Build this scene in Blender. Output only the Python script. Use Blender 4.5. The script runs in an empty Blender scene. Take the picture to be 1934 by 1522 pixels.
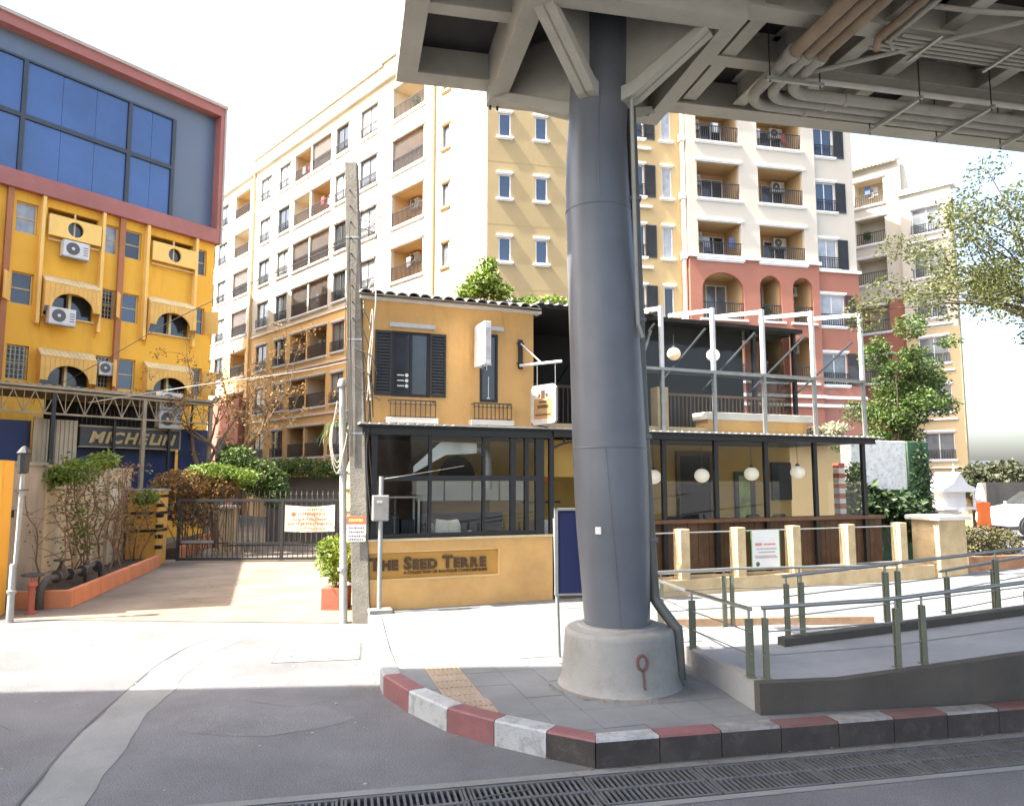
import bpy, bmesh, math, random
from mathutils import Vector, Matrix
R = math.radians
scene = bpy.context.scene
C = scene.collection
random.seed(7)

# ------------------------------------------------------------------ camera, sky, sun, exposure
cam_d = bpy.data.cameras.new('camera'); cam = bpy.data.objects.new('camera', cam_d); C.objects.link(cam)
cam_d.sensor_width = 36.0; cam_d.lens = 36.0*1400/1934
cam_d.clip_start = 0.1; cam_d.clip_end = 3000
cam.location = (0, 0, 2.5); cam.rotation_euler = (R(90) + math.atan(144/1400), 0, 0)
scene.camera = cam
SUN_EL = R(53); SH = Vector((-0.95, -0.312, 0)).normalized()
SUN = Vector((SH.x*math.cos(SUN_EL), SH.y*math.cos(SUN_EL), math.sin(SUN_EL)))
world = bpy.data.worlds.new('World'); scene.world = world; world.use_nodes = True
wn = world.node_tree.nodes; wl = world.node_tree.links
sky = wn.new('ShaderNodeTexSky'); sky.sky_type = 'NISHITA'; sky.sun_disc = False
sky.sun_elevation = SUN_EL; sky.sun_rotation = math.atan2(SH.x, SH.y)
sky.air_density = 1.0; sky.dust_density = 5.0; sky.ozone_density = 0.5
wl.new(sky.outputs[0], wn['Background'].inputs[0]); wn['Background'].inputs[1].default_value = 0.15
sun_d = bpy.data.lights.new('sun', 'SUN'); sun = bpy.data.objects.new('sun', sun_d); C.objects.link(sun)
sun_d.energy = 4.6; sun_d.angle = R(0.53); sun_d.color = (1.0, 0.94, 0.84)
sun.rotation_euler = SUN.to_track_quat('Z', 'Y').to_euler(); sun.location = (-30, -10, 40)
vs = scene.view_settings; vs.view_transform = 'Standard'; vs.look = 'None'; vs.exposure = 2.3; vs.gamma = 1.0
vs.use_curve_mapping = False
try:
    scene.cycles.max_bounces = 8; scene.cycles.transparent_max_bounces = 16; scene.cycles.caustics_reflective = False
    scene.cycles.caustics_refractive = False; scene.cycles.sample_clamp_indirect = 6.0
except Exception: pass

# ------------------------------------------------------------------ materials
MATS = {}
def mat(name, col, rough=0.75, var=0.18, scale=1.2, bump=0.0, bscale=30.0, metal=0.0, col2=None, stain=0.0, staincol=(0.05, 0.045, 0.04),
        streak=False, grain=0.0, gscale=120.0, island=0.0, trans=0.0, spec=0.5, emit=0.0, thr=0.52):
    """procedural surface: large blotches, optional stains or streaks, fine grain and relief, all in world space"""
    if name in MATS: return MATS[name]
    m = bpy.data.materials.new(name); m.use_nodes = True
    n = m.node_tree.nodes; l = m.node_tree.links; b = n['Principled BSDF']
    geo = n.new('ShaderNodeNewGeometry')
    def noise(sc, det=5, vec=None, ro=0.6):
        t = n.new('ShaderNodeTexNoise'); t.inputs['Scale'].default_value = sc; t.inputs['Detail'].default_value = det
        t.inputs['Roughness'].default_value = ro
        l.new(vec if vec else geo.outputs['Position'], t.inputs['Vector']); return t
    def mix(fac, a, bb, blend='MIX'):
        x = n.new('ShaderNodeMix'); x.data_type = 'RGBA'; x.blend_type = blend
        if isinstance(fac, (int, float)): x.inputs[0].default_value = fac
        else: l.new(fac, x.inputs[0])
        for s, i in ((a, 6), (bb, 7)):
            if isinstance(s, tuple): x.inputs[i].default_value = (s[0], s[1], s[2], 1)
            else: l.new(s, x.inputs[i])
        return x.outputs[2]
    def ramp(fac, lo, hi):
        r = n.new('ShaderNodeMapRange'); r.inputs['From Min'].default_value = lo; r.inputs['From Max'].default_value = hi
        l.new(fac, r.inputs['Value']); return r.outputs[0]
    c2 = col2 if col2 else tuple(max(0, c*(1-var)) for c in col)
    c1 = col if col2 else tuple(min(1, c*(1+var*0.45)) for c in col)
    t = noise(scale)
    out = mix(ramp(t.outputs['Fac'], 0.3, 0.7), c2, c1)
    if grain > 0:
        g = noise(gscale, 2)
        out = mix(ramp(g.outputs['Fac'], 0.35, 0.65), mix(grain, out, (0.0, 0.0, 0.0)), out)
    if stain > 0:
        if streak:
            mp = n.new('ShaderNodeMapping'); mp.inputs['Scale'].default_value = (1, 1, 0.13)
            l.new(geo.outputs['Position'], mp.inputs['Vector']); s = noise(2.6, 6, mp.outputs[0], 0.7)
        else: s = noise(scale*1.9+0.7, 8, None, 0.72)
        f = n.new('ShaderNodeMath'); f.operation = 'MULTIPLY'; f.inputs[1].default_value = stain
        l.new(ramp(s.outputs['Fac'], thr, thr+0.2), f.inputs[0])
        out = mix(f.outputs[0], out, staincol)
    if island > 0:
        hv = n.new('ShaderNodeHueSaturation'); mr = n.new('ShaderNodeMapRange')
        mr.inputs['To Min'].default_value = 1-island; mr.inputs['To Max'].default_value = 1+island
        l.new(geo.outputs['Random Per Island'], mr.inputs['Value']); l.new(mr.outputs[0], hv.inputs['Value'])
        l.new(out, hv.inputs['Color']); out = hv.outputs[0]
    l.new(out, b.inputs['Base Color'])
    b.inputs['Roughness'].default_value = rough; b.inputs['Metallic'].default_value = metal
    b.inputs['Specular IOR Level'].default_value = spec
    if trans > 0:
        tr = n.new('ShaderNodeBsdfTranslucent'); mx = n.new('ShaderNodeMixShader'); mx.inputs[0].default_value = trans
        l.new(out, tr.inputs['Color']); l.new(b.outputs[0], mx.inputs[1]); l.new(tr.outputs[0], mx.inputs[2])
        l.new(mx.outputs[0], n['Material Output'].inputs['Surface'])
    if emit > 0:
        b.inputs['Emission Color'].default_value = (col[0], col[1], col[2], 1); b.inputs['Emission Strength'].default_value = emit
    if bump > 0:
        h = noise(bscale, 6); bp = n.new('ShaderNodeBump'); bp.inputs['Strength'].default_value = bump; bp.inputs['Distance'].default_value = 0.02
        l.new(h.outputs['Fac'], bp.inputs['Height']); l.new(bp.outputs[0], b.inputs['Normal'])
    MATS[name] = m; return m
def glass(name, tint=(0.9, 0.95, 0.95), refl=0.12, rough=0.02):
    if name in MATS: return MATS[name]
    m = bpy.data.materials.new(name); m.use_nodes = True; n = m.node_tree.nodes; l = m.node_tree.links
    n.remove(n['Principled BSDF'])
    tr = n.new('ShaderNodeBsdfTransparent'); tr.inputs[0].default_value = (*tint, 1)
    gl = n.new('ShaderNodeBsdfGlossy'); gl.inputs['Roughness'].default_value = rough
    lw = n.new('ShaderNodeLayerWeight'); lw.inputs['Blend'].default_value = 0.5
    pw = n.new('ShaderNodeMath'); pw.operation = 'POWER'; pw.inputs[1].default_value = 4.0; l.new(lw.outputs['Facing'], pw.inputs[0])
    fr = n.new('ShaderNodeMath'); fr.operation = 'MULTIPLY'; fr.inputs[1].default_value = 0.8; l.new(pw.outputs[0], fr.inputs[0])
    ad = n.new('ShaderNodeMath'); ad.operation = 'ADD'; ad.inputs[1].default_value = refl; ad.use_clamp = True
    mx = n.new('ShaderNodeMixShader'); l.new(fr.outputs[0], ad.inputs[0]); l.new(ad.outputs[0], mx.inputs[0])
    l.new(tr.outputs[0], mx.inputs[1]); l.new(gl.outputs[0], mx.inputs[2]); l.new(mx.outputs[0], n['Material Output'].inputs['Surface'])
    MATS[name] = m; return m

asphalt = mat('asphalt', (0.162, 0.163, 0.168), 0.88, 0.3, 0.8, 0.7, 60, grain=0.42, gscale=70, stain=0.5, staincol=(0.115, 0.116, 0.124), thr=0.48)
concrete_strip = mat('strip_concrete', (0.205, 0.21, 0.2), 0.85, 0.2, 0.9, 0.3, 60, grain=0.2, stain=0.3, staincol=(0.08, 0.085, 0.09))
drive_mat = mat('driveway_concrete', (0.225, 0.182, 0.135), 0.9, 0.35, 0.7, 0.4, 40, grain=0.3, stain=0.5, staincol=(0.09, 0.07, 0.05))
slab_mat = mat('paving_slab', (0.178, 0.186, 0.186), 0.85, 0.28, 0.9, 0.2, 70, grain=0.2, stain=0.35, staincol=(0.1, 0.1, 0.1), island=0.0)
tact_mat = mat('tactile_tile', (0.30, 0.235, 0.17), 0.85, 0.2, 1.5, 0.2, 60, grain=0.2, stain=0.3, staincol=(0.16, 0.14, 0.12))
joint_mat = mat('paving_joint', (0.085, 0.085, 0.085), 0.95, 0.2)
kerb_white = mat('kerb_white', (0.36, 0.375, 0.37), 0.75, 0.15, 3, 0.3, 60, stain=0.6, staincol=(0.045, 0.04, 0.04), grain=0.15, thr=0.5)
kerb_red = mat('kerb_red', (0.20, 0.08, 0.08), 0.75, 0.2, 3, 0.3, 60, stain=0.5, staincol=(0.07, 0.05, 0.05), grain=0.15, thr=0.52)
kerb_white2 = mat('kerb_white_worn', (0.26, 0.26, 0.245), 0.8, 0.25, 3, 0.4, 50, stain=0.75, staincol=(0.09, 0.075, 0.065), grain=0.25, thr=0.45)
kerb_red2 = mat('kerb_red_worn', (0.17, 0.072, 0.065), 0.8, 0.3, 3, 0.4, 50, stain=0.75, staincol=(0.10, 0.08, 0.07), grain=0.25, thr=0.45)
kerb_plain = mat('kerb_plain', (0.3, 0.31, 0.3), 0.85, 0.2, 2, 0.3, 60, stain=0.4, grain=0.15)
kerb_grime = mat('kerb_grime', (0.05, 0.042, 0.037), 0.9, 0.4, 2.5, 0.4, 50, stain=0.5, staincol=(0.1, 0.08, 0.075), grain=0.2)
concrete = mat('concrete', (0.30, 0.29, 0.265), 0.88, 0.2, 1.2, 0.35, 45, stain=0.3, staincol=(0.1, 0.095, 0.085), grain=0.15)
concrete_stain_shade = mat('concrete_stain_shade', (0.07, 0.063, 0.052), 0.9, 0.3, 1.3, 0.35, 45, stain=0.55, staincol=(0.04, 0.037, 0.033), streak=True, grain=0.15)  # base colour darkened for the shade on the ramp wall, stain streaks over it
plinth_mat = mat('plinth_concrete', (0.26, 0.255, 0.235), 0.85, 0.18, 1.8, 0.25, 50, stain=0.45, staincol=(0.13, 0.12, 0.105), grain=0.12, thr=0.5)
steel_grey = mat('painted_steel', (0.105, 0.113, 0.127), 0.4, 0.2, 1.2, 0.04, 20, stain=0.45, streak=True, staincol=(0.09, 0.095, 0.1))
deck_steel = mat('deck_steel', (0.42, 0.405, 0.35), 0.7, 0.14, 1.0, 0.1, 40, stain=0.3, staincol=(0.19, 0.17, 0.13))
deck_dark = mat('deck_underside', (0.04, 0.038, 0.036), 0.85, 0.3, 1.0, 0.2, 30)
pipe_rust = mat('pipe_rusty', (0.30, 0.23, 0.16), 0.75, 0.3, 3.0, 0.1, 50, stain=0.4, staincol=(0.16, 0.09, 0.045))
pipe_grey = mat('pipe_grey', (0.34, 0.33, 0.29), 0.6, 0.15, 3.0, stain=0.2)
galv = mat('galvanised', (0.36, 0.37, 0.36), 0.45, 0.15, 6, metal=0.6, stain=0.2, staincol=(0.2, 0.19, 0.17))
post_steel = mat('rail_steel', (0.135, 0.145, 0.10), 0.5, 0.2, 5, metal=0.25, stain=0.25, staincol=(0.07, 0.06, 0.045))
rail_metal = mat('handrail_metal', (0.30, 0.30, 0.28), 0.35, 0.15, 5, metal=0.7)
grate_mat = mat('grate_iron', (0.12, 0.125, 0.125), 0.6, 0.3, 5, metal=0.4, stain=0.4, staincol=(0.06, 0.045, 0.03))
black = mat('black_pit', (0.006, 0.006, 0.006), 0.95, 0.1)
black_steel = mat('black_steel', (0.014, 0.0135, 0.013), 0.45, 0.2, 4)
dark_paint = mat('dark_paint', (0.03, 0.031, 0.03), 0.55, 0.25, 4, bump=0.05)
white_paint = mat('white_paint', (0.74, 0.73, 0.7), 0.6, 0.08, 2, 0.05, 30, stain=0.12, streak=True, staincol=(0.4, 0.37, 0.32))
white_steel = mat('white_steel', (0.68, 0.69, 0.69), 0.45, 0.08, 3, stain=0.12, staincol=(0.4, 0.4, 0.38))
sill_grey = mat('sill_grey', (0.5, 0.49, 0.46), 0.7, 0.15, 3, 0.1, 40, stain=0.3, staincol=(0.25, 0.24, 0.22))
cafe_wall = mat('cafe_stucco', (0.71, 0.41, 0.145), 0.88, 0.16, 0.9, 0.3, 22, stain=0.45, streak=True, staincol=(0.33, 0.17, 0.06), grain=0.05)
cafe_low = mat('cafe_low_stucco', (0.68, 0.39, 0.14), 0.88, 0.2, 1.3, 0.5, 14, stain=0.25, staincol=(0.68, 0.43, 0.2), grain=0.06)
cafe_sign = mat('sign_recess', (0.50, 0.265, 0.06), 0.85, 0.15, 2.0, 0.2, 40)
cafe_in = mat('cafe_interior', (0.56, 0.34, 0.085), 0.85, 0.12, 0.8, 0.1, 20)
tan_stone = mat('tan_stone', (0.60, 0.45, 0.25), 0.9, 0.25, 3, 0.6, 30, stain=0.3, staincol=(0.66, 0.54, 0.36), grain=0.1)
b_yellow = mat('yellow_render', (0.80, 0.42, 0.045), 0.85, 0.1, 0.5, 0.1, 20, stain=0.4, streak=True, staincol=(0.5, 0.235, 0.035))
b_pale = mat('pale_yellow_render', (0.84, 0.54, 0.16), 0.85, 0.08, 0.6, 0.1, 20, stain=0.15, streak=True, staincol=(0.62, 0.36, 0.1))
b_awning = mat('awning_yellow', (0.76, 0.45, 0.115), 0.8, 0.12, 1.5, stain=0.35, streak=True, staincol=(0.55, 0.42, 0.2))
b_awning_top = mat('awning_top', (0.66, 0.5, 0.25), 0.85, 0.15, 2.5, stain=0.4, staincol=(0.42, 0.33, 0.18))
b_brown = mat('brown_pilaster', (0.38, 0.155, 0.07), 0.85, 0.12, 1.0, stain=0.2, streak=True)
b_band = mat('red_band_cladding', (0.34, 0.125, 0.105), 0.7, 0.16, 0.5, stain=0.3, staincol=(0.42, 0.2, 0.16))
b_edge = mat('band_edge', (0.42, 0.34, 0.28), 0.6, 0.1)
b_panel = mat('grey_panel', (0.105, 0.135, 0.185), 0.4, 0.1, 0.3, spec=0.6)
blue_glass = mat('blue_glass', (0.03, 0.075, 0.21), 0.06, 0.35, 0.35, spec=0.9)
mullion = mat('mullion', (0.035, 0.042, 0.05), 0.45, 0.2)
apt_cream = mat('apartment_cream', (0.50, 0.455, 0.37), 0.88, 0.06, 0.4, 0.1, 14, stain=0.1, streak=True, staincol=(0.6, 0.52, 0.4))
apt_orange = mat('apartment_orange', (0.72, 0.46, 0.19), 0.88, 0.08, 0.5, 0.1, 14, stain=0.15, streak=True, staincol=(0.5, 0.27, 0.08))
apt_yellow = mat('apartment_yellow', (0.345, 0.26, 0.13), 0.9, 0.08, 0.6, 0.15, 14, stain=0.15, streak=True, staincol=(0.5, 0.35, 0.14))
apt_gold = mat('apartment_gold', (0.48, 0.34, 0.16), 0.9, 0.08, 0.6, 0.15, 14, stain=0.15, streak=True, staincol=(0.52, 0.31, 0.1))
apt_red = mat('apartment_red', (0.335, 0.135, 0.088), 0.9, 0.12, 0.7, 0.15, 14, stain=0.2, streak=True, staincol=(0.36, 0.1, 0.07))
apt_inside = mat('balcony_inside', (0.50, 0.34, 0.17), 0.9, 0.12, 0.7)
apt_inside2 = mat('balcony_inside_cream', (0.6, 0.5, 0.36), 0.9, 0.12, 0.7)
pane_blue = mat('pane_blue', (0.025, 0.045, 0.085), 0.06, 0.3, 0.8, spec=0.9)
pane_dark = mat('pane_dark', (0.035, 0.04, 0.045), 0.08, 0.4, 1.2, spec=0.7)
pane_curtain = mat('pane_curtain', (0.36, 0.37, 0.37), 0.15, 0.4, 1.6, spec=0.7, stain=0.4, streak=True, staincol=(0.12, 0.13, 0.15))
pane_grey = mat('pane_grey', (0.16, 0.175, 0.185), 0.12, 0.45, 1.4, spec=0.7)
iron = mat('balcony_iron', (0.022, 0.023, 0.027), 0.5, 0.2)
ac_white = mat('ac_casing', (0.62, 0.61, 0.57), 0.6, 0.1, 2, stain=0.2, streak=True, staincol=(0.4, 0.37, 0.3))
ac_dark = mat('ac_grille', (0.1, 0.1, 0.1), 0.6, 0.2)
wall_cream = mat('boundary_wall', (0.52, 0.43, 0.28), 0.9, 0.16, 0.5, 0.3, 20, stain=0.4, streak=True, staincol=(0.25, 0.2, 0.14))
wall_old = mat('old_wall', (0.36, 0.31, 0.23), 0.9, 0.25, 0.8, 0.3, 20, stain=0.45, streak=True, staincol=(0.14, 0.12, 0.09))
planter_mat = mat('planter_terracotta', (0.62, 0.235, 0.105), 0.85, 0.15, 2.0, 0.2, 40, stain=0.25, staincol=(0.4, 0.17, 0.09))
pillar_gold = mat('gate_pillar', (0.66, 0.36, 0.08), 0.85, 0.15, 1.5, 0.2, 30, stain=0.25, streak=True)
soil = mat('soil', (0.06, 0.045, 0.03), 0.95, 0.3, 6, 0.6, 30)
bark = mat('bark', (0.075, 0.057, 0.04), 0.9, 0.35, 8, 0.6, 30)
twig = mat('twig', (0.2, 0.13, 0.075), 0.9, 0.35, 8, 0.4, 30)
leaf_lime = mat('leaf_lime', (0.165, 0.24, 0.03), 0.55, 0.3, 3, island=0.4, trans=0.35)
leaf_mid = mat('leaf_mid', (0.075, 0.125, 0.022), 0.55, 0.35, 3, island=0.45, trans=0.3)
leaf_dark = mat('leaf_dark', (0.035, 0.07, 0.018), 0.55, 0.35, 3, island=0.45, trans=0.25)
leaf_olive = mat('leaf_olive', (0.11, 0.125, 0.035), 0.6, 0.3, 3, island=0.4, trans=0.4)
leaf_dry = mat('leaf_dry', (0.26, 0.155, 0.05), 0.7, 0.35, 4, island=0.4, trans=0.3)
wood = mat('wood_plank', (0.115, 0.058, 0.025), 0.7, 0.4, 4, 0.2, 60, stain=0.5, streak=True, staincol=(0.07, 0.035, 0.018))
wood_top = mat('wood_counter', (0.13, 0.06, 0.025), 0.5, 0.3, 4, 0.1, 60)
pole_conc = mat('pole_concrete', (0.20, 0.185, 0.155), 0.9, 0.3, 4, 0.5, 30, stain=0.5, staincol=(0.12, 0.105, 0.085), grain=0.15)
pvc = mat('pvc_white', (0.4, 0.4, 0.37), 0.5, 0.12, 5, stain=0.3, streak=True, staincol=(0.3, 0.29, 0.26))
box_grey = mat('meter_box', (0.30, 0.29, 0.26), 0.6, 0.12, 6, stain=0.2)
cable_mat = mat('cable', (0.02, 0.02, 0.02), 0.6, 0.1)
cable_pale = mat('cable_pale', (0.45, 0.42, 0.36), 0.6, 0.1)
paper = mat('paper', (0.72, 0.71, 0.68), 0.7, 0.06, 5)
print_dark = mat('print_dark', (0.1, 0.09, 0.09), 0.7, 0.1)
print_brown = mat('print_brown', (0.34, 0.2, 0.08), 0.7, 0.2)
print_red = mat('print_red', (0.42, 0.1, 0.065), 0.7, 0.1)
print_yellow = mat('print_yellow', (0.8, 0.6, 0.1), 0.7, 0.1)
banner_mat = mat('banner_cloth', (0.78, 0.72, 0.58), 0.8, 0.1, 3)
letter_brown = mat('letter_brown', (0.075, 0.035, 0.012), 0.6, 0.3, 10)
navy = mat('navy_panel', (0.006, 0.012, 0.06), 0.5, 0.08, 2)
navy_old = mat('navy_hoarding', (0.02, 0.038, 0.115), 0.6, 0.3, 1.2, stain=0.35, streak=True, staincol=(0.1, 0.1, 0.11))
corr_cream = mat('corrugated_cream', (0.50, 0.43, 0.28), 0.7, 0.2, 1.5, stain=0.35, streak=True)
michelin_blue = mat('sign_board_dark', (0.06, 0.06, 0.06), 0.6, 0.2)
michelin_letter = mat('sign_letter', (0.5, 0.37, 0.16), 0.6, 0.15, 3)
truss_mat = mat('truss_steel', (0.38, 0.31, 0.2), 0.7, 0.25, 3, stain=0.3, staincol=(0.2, 0.13, 0.07))
tile_mat = mat('roof_tile', (0.24, 0.225, 0.195), 0.85, 0.3, 5, 0.3, 40, stain=0.45, staincol=(0.3, 0.29, 0.26))
sheet_light = mat('canopy_sheet', (0.55, 0.54, 0.51), 0.6, 0.15, 4, stain=0.25, staincol=(0.3, 0.28, 0.25))
lamp_mat = mat('lamp_globe', (0.85, 0.78, 0.64), 0.5, 0.04, emit=0.1)
lamp_warm = mat('lamp_globe_warm', (0.8, 0.6, 0.36), 0.5, 0.04, emit=0.1)
stainless = mat('stainless', (0.5, 0.5, 0.48), 0.3, 0.1, 6, metal=0.85)
cabinet = mat('cabinet_white', (0.6, 0.58, 0.5), 0.6, 0.08)
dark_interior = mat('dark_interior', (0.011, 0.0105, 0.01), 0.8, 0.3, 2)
car_white = mat('car_white', (0.78, 0.78, 0.78), 0.25, 0.03, spec=0.6)
rubber = mat('rubber', (0.02, 0.02, 0.02), 0.8, 0.1)
rim_mat = mat('wheel_rim', (0.55, 0.55, 0.55), 0.35, 0.05, metal=0.7)
orange_cloth = mat('orange_cloth', (0.75, 0.16, 0.03), 0.7, 0.1)
marble = mat('white_marble', (0.80, 0.80, 0.78), 0.6, 0.2, 5, 0.6, 14, stain=0.85, staincol=(0.13, 0.16, 0.15), thr=0.53)
hydrant_red = mat('valve_red', (0.38, 0.1, 0.06), 0.6, 0.3, 8, stain=0.4)
valve_dark = mat('valve_dark', (0.05, 0.048, 0.042), 0.6, 0.4, 8, stain=0.4, staincol=(0.14, 0.11, 0.08))
cafe_glass = glass('cafe_glass', (0.95, 0.96, 0.95), 0.03)
thin_glass = glass('terrace_glass', (0.97, 0.98, 0.98), 0.012)
cap_white = mat('cap_white', (0.70, 0.66, 0.58), 0.8, 0.1, 2, 0.2, 30)

# ------------------------------------------------------------------ mesh helper
class MB:
    def __init__(s): s.v = []; s.f = []; s.m = []
    def _add(s, vs, fs, mi=0):
        o = len(s.v); s.v += [tuple(v) for v in vs]; s.f += [tuple(i+o for i in f) for f in fs]; s.m += [mi]*len(fs); return s
    def box(s, x0, y0, z0, x1, y1, z1, mi=0):
        if x1 < x0: x0, x1 = x1, x0
        if y1 < y0: y0, y1 = y1, y0
        if z1 < z0: z0, z1 = z1, z0
        return s._add([(x0,y0,z0),(x1,y0,z0),(x1,y1,z0),(x0,y1,z0),(x0,y0,z1),(x1,y0,z1),(x1,y1,z1),(x0,y1,z1)],
                      [(0,3,2,1),(4,5,6,7),(0,1,5,4),(1,2,6,5),(2,3,7,6),(3,0,4,7)], mi)
    def bar(s, p, q, w, h=None, mi=0):
        p = Vector(p); q = Vector(q); h = h or w; d = (q-p).normalized()
        up = Vector((0,0,1)) if abs(d.z) < 0.97 else Vector((0,1,0))
        a = d.cross(up).normalized(); b = a.cross(d)
        a = a*(w/2); b = b*(h/2)
        return s._add([p-a-b, p+a-b, p+a+b, p-a+b, q-a-b, q+a-b, q+a+b, q-a+b],
                      [(0,1,2,3),(7,6,5,4),(0,4,5,1),(1,5,6,2),(2,6,7,3),(3,7,4,0)], mi)
    def tube(s, pts, r, n=8, mi=0, cap=True):
        pts = [Vector(p) for p in pts]; rs = r if isinstance(r, (list, tuple)) else [r]*len(pts)
        o = len(s.v); prev = None
        for i, p in enumerate(pts):
            d = (pts[min(i+1, len(pts)-1)] - pts[max(i-1, 0)]).normalized()
            if prev is None:
                up = Vector((0,0,1)) if abs(d.z) < 0.9 else Vector((1,0,0)); a = d.cross(up).normalized()
            else: a = (prev - d*prev.dot(d)).normalized()
            prev = a; b = d.cross(a)
            for k in range(n):
                t = 2*math.pi*k/n; s.v.append(tuple(p + (a*math.cos(t) + b*math.sin(t))*rs[i]))
        for i in range(len(pts)-1):
            for k in range(n):
                s.f.append((o+i*n+k, o+i*n+(k+1)%n, o+(i+1)*n+(k+1)%n, o+(i+1)*n+k)); s.m.append(mi)
        if cap:
            s.f.append(tuple(o+k for k in range(n-1,-1,-1))); s.m.append(mi)
            e = o+(len(pts)-1)*n; s.f.append(tuple(e+k for k in range(n))); s.m.append(mi)
        return s
    def prism(s, pts, z0, z1, mi=0):
        n = len(pts); return s._add([(x,y,z0) for x,y in pts]+[(x,y,z1) for x,y in pts],
            [tuple(range(n-1,-1,-1)), tuple(range(n,2*n))]+[(i,(i+1)%n,n+(i+1)%n,n+i) for i in range(n)], mi)
    def prism_xz(s, pts, y0, y1, mi=0):
        n = len(pts); return s._add([(x,y0,z) for x,z in pts]+[(x,y1,z) for x,z in pts],
            [tuple(range(n)), tuple(range(2*n-1,n-1,-1))]+[(i,n+i,n+(i+1)%n,(i+1)%n) for i in range(n)], mi)
    def prism_yz(s, pts, x0, x1, mi=0):
        n = len(pts); return s._add([(x0,y,z) for y,z in pts]+[(x1,y,z) for y,z in pts],
            [tuple(range(n-1,-1,-1)), tuple(range(n,2*n))]+[(i,(i+1)%n,n+(i+1)%n,n+i) for i in range(n)], mi)
    def quad(s, a, b, c, d, mi=0): return s._add([a,b,c,d], [(0,1,2,3)], mi)
    def lathe(s, prof, c=(0,0), n=24, mi=0):
        o = len(s.v)
        for r, z in prof:
            for k in range(n):
                t = 2*math.pi*k/n; s.v.append((c[0]+r*math.cos(t), c[1]+r*math.sin(t), z))
        for i in range(len(prof)-1):
            for k in range(n):
                s.f.append((o+i*n+k, o+i*n+(k+1)%n, o+(i+1)*n+(k+1)%n, o+(i+1)*n+k)); s.m.append(mi)
        s.f.append(tuple(o+k for k in range(n-1,-1,-1))); s.m.append(mi)
        e = o+(len(prof)-1)*n; s.f.append(tuple(e+k for k in range(n))); s.m.append(mi)
        return s
    def sphere(s, c, r, n=16, m=10, sz=1.0, mi=0):
        return s.lathe_at([(max(1e-3, r*math.sin(math.pi*i/m)), -r*sz*math.cos(math.pi*i/m)) for i in range(m+1)], c, n, mi)
    def lathe_at(s, prof, c, n=16, mi=0):
        return s.lathe([(r, z+c[2]) for r, z in prof], (c[0], c[1]), n, mi)
    def ylathe(s, prof, c, n=20, mi=0):
        """profile (radius, y) turned about an axis along y through c"""
        o = len(s.v)
        for r, y in prof:
            for k in range(n):
                t = 2*math.pi*k/n; s.v.append((c[0]+r*math.cos(t), c[1]+y, c[2]+r*math.sin(t)))
        for i in range(len(prof)-1):
            for k in range(n):
                s.f.append((o+i*n+k, o+(i+1)*n+k, o+(i+1)*n+(k+1)%n, o+i*n+(k+1)%n)); s.m.append(mi)
        s.f.append(tuple(o+k for k in range(n))); s.m.append(mi)
        e = o+(len(prof)-1)*n; s.f.append(tuple(e+k for k in range(n-1,-1,-1))); s.m.append(mi)
        return s
    def mesh(s, name, mats, smooth=None, bevel=0.0):
        me = bpy.data.meshes.new(name); me.from_pydata(s.v, [], s.f)
        for m in (mats if isinstance(mats, (list, tuple)) else [mats]): me.materials.append(m)
        if any(s.m): me.polygons.foreach_set('material_index', s.m)
        if bevel > 0:
            bm = bmesh.new(); bm.from_mesh(me)
            es = [e for e in bm.edges if len(e.link_faces) == 2 and e.calc_face_angle(0) > 0.6]
            bmesh.ops.bevel(bm, geom=es, offset=bevel, segments=2, affect='EDGES', profile=0.6); bm.to_mesh(me); bm.free()
        if smooth is not None:
            me.polygons.foreach_set('use_smooth', [True]*len(me.polygons)); me.set_sharp_from_angle(angle=R(smooth))
        me.update(); return me
    def build(s, name, mats, parent=None, loc=(0,0,0), rz=0.0, smooth=None, bevel=0.0):
        return place(name, s.mesh(name, mats, smooth, bevel), parent, loc, rz)
def place(name, me, parent=None, loc=(0,0,0), rz=0.0):
    o = bpy.data.objects.new(name, me); C.objects.link(o); o.parent = parent; o.location = loc; o.rotation_euler = (0,0,rz); return o
def tag(o, label=None, cat=None, group=None, kind=None):
    if label: o['label'] = label
    if cat: o['category'] = cat
    if group: o['group'] = group
    if kind: o['kind'] = kind
    return o
def thing(name, label=None, cat=None, loc=(0,0,0), rz=0.0, group=None, kind=None):
    o = bpy.data.objects.new(name, None); C.objects.link(o); o.location = loc; o.rotation_euler = (0,0,rz); o.empty_display_size = 0.2
    return tag(o, label, cat, group, kind)
def ang(d): return math.atan2(d[1], d[0])
def clip_poly(poly, a, b):
    """keep the part of poly left of the directed line a->b"""
    out = []; n = len(poly)
    side = lambda p: (b[0]-a[0])*(p[1]-a[1]) - (b[1]-a[1])*(p[0]-a[0])
    for i in range(n):
        p, q = poly[i], poly[(i+1) % n]; sp, sq = side(p), side(q)
        if sp >= 0: out.append(p)
        if (sp >= 0) != (sq >= 0):
            t = sp/(sp-sq); out.append((p[0]+t*(q[0]-p[0]), p[1]+t*(q[1]-p[1])))
    return out
def area(poly): return 0.5*sum(poly[i][0]*poly[(i+1)%len(poly)][1]-poly[(i+1)%len(poly)][0]*poly[i][1] for i in range(len(poly)))
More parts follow.
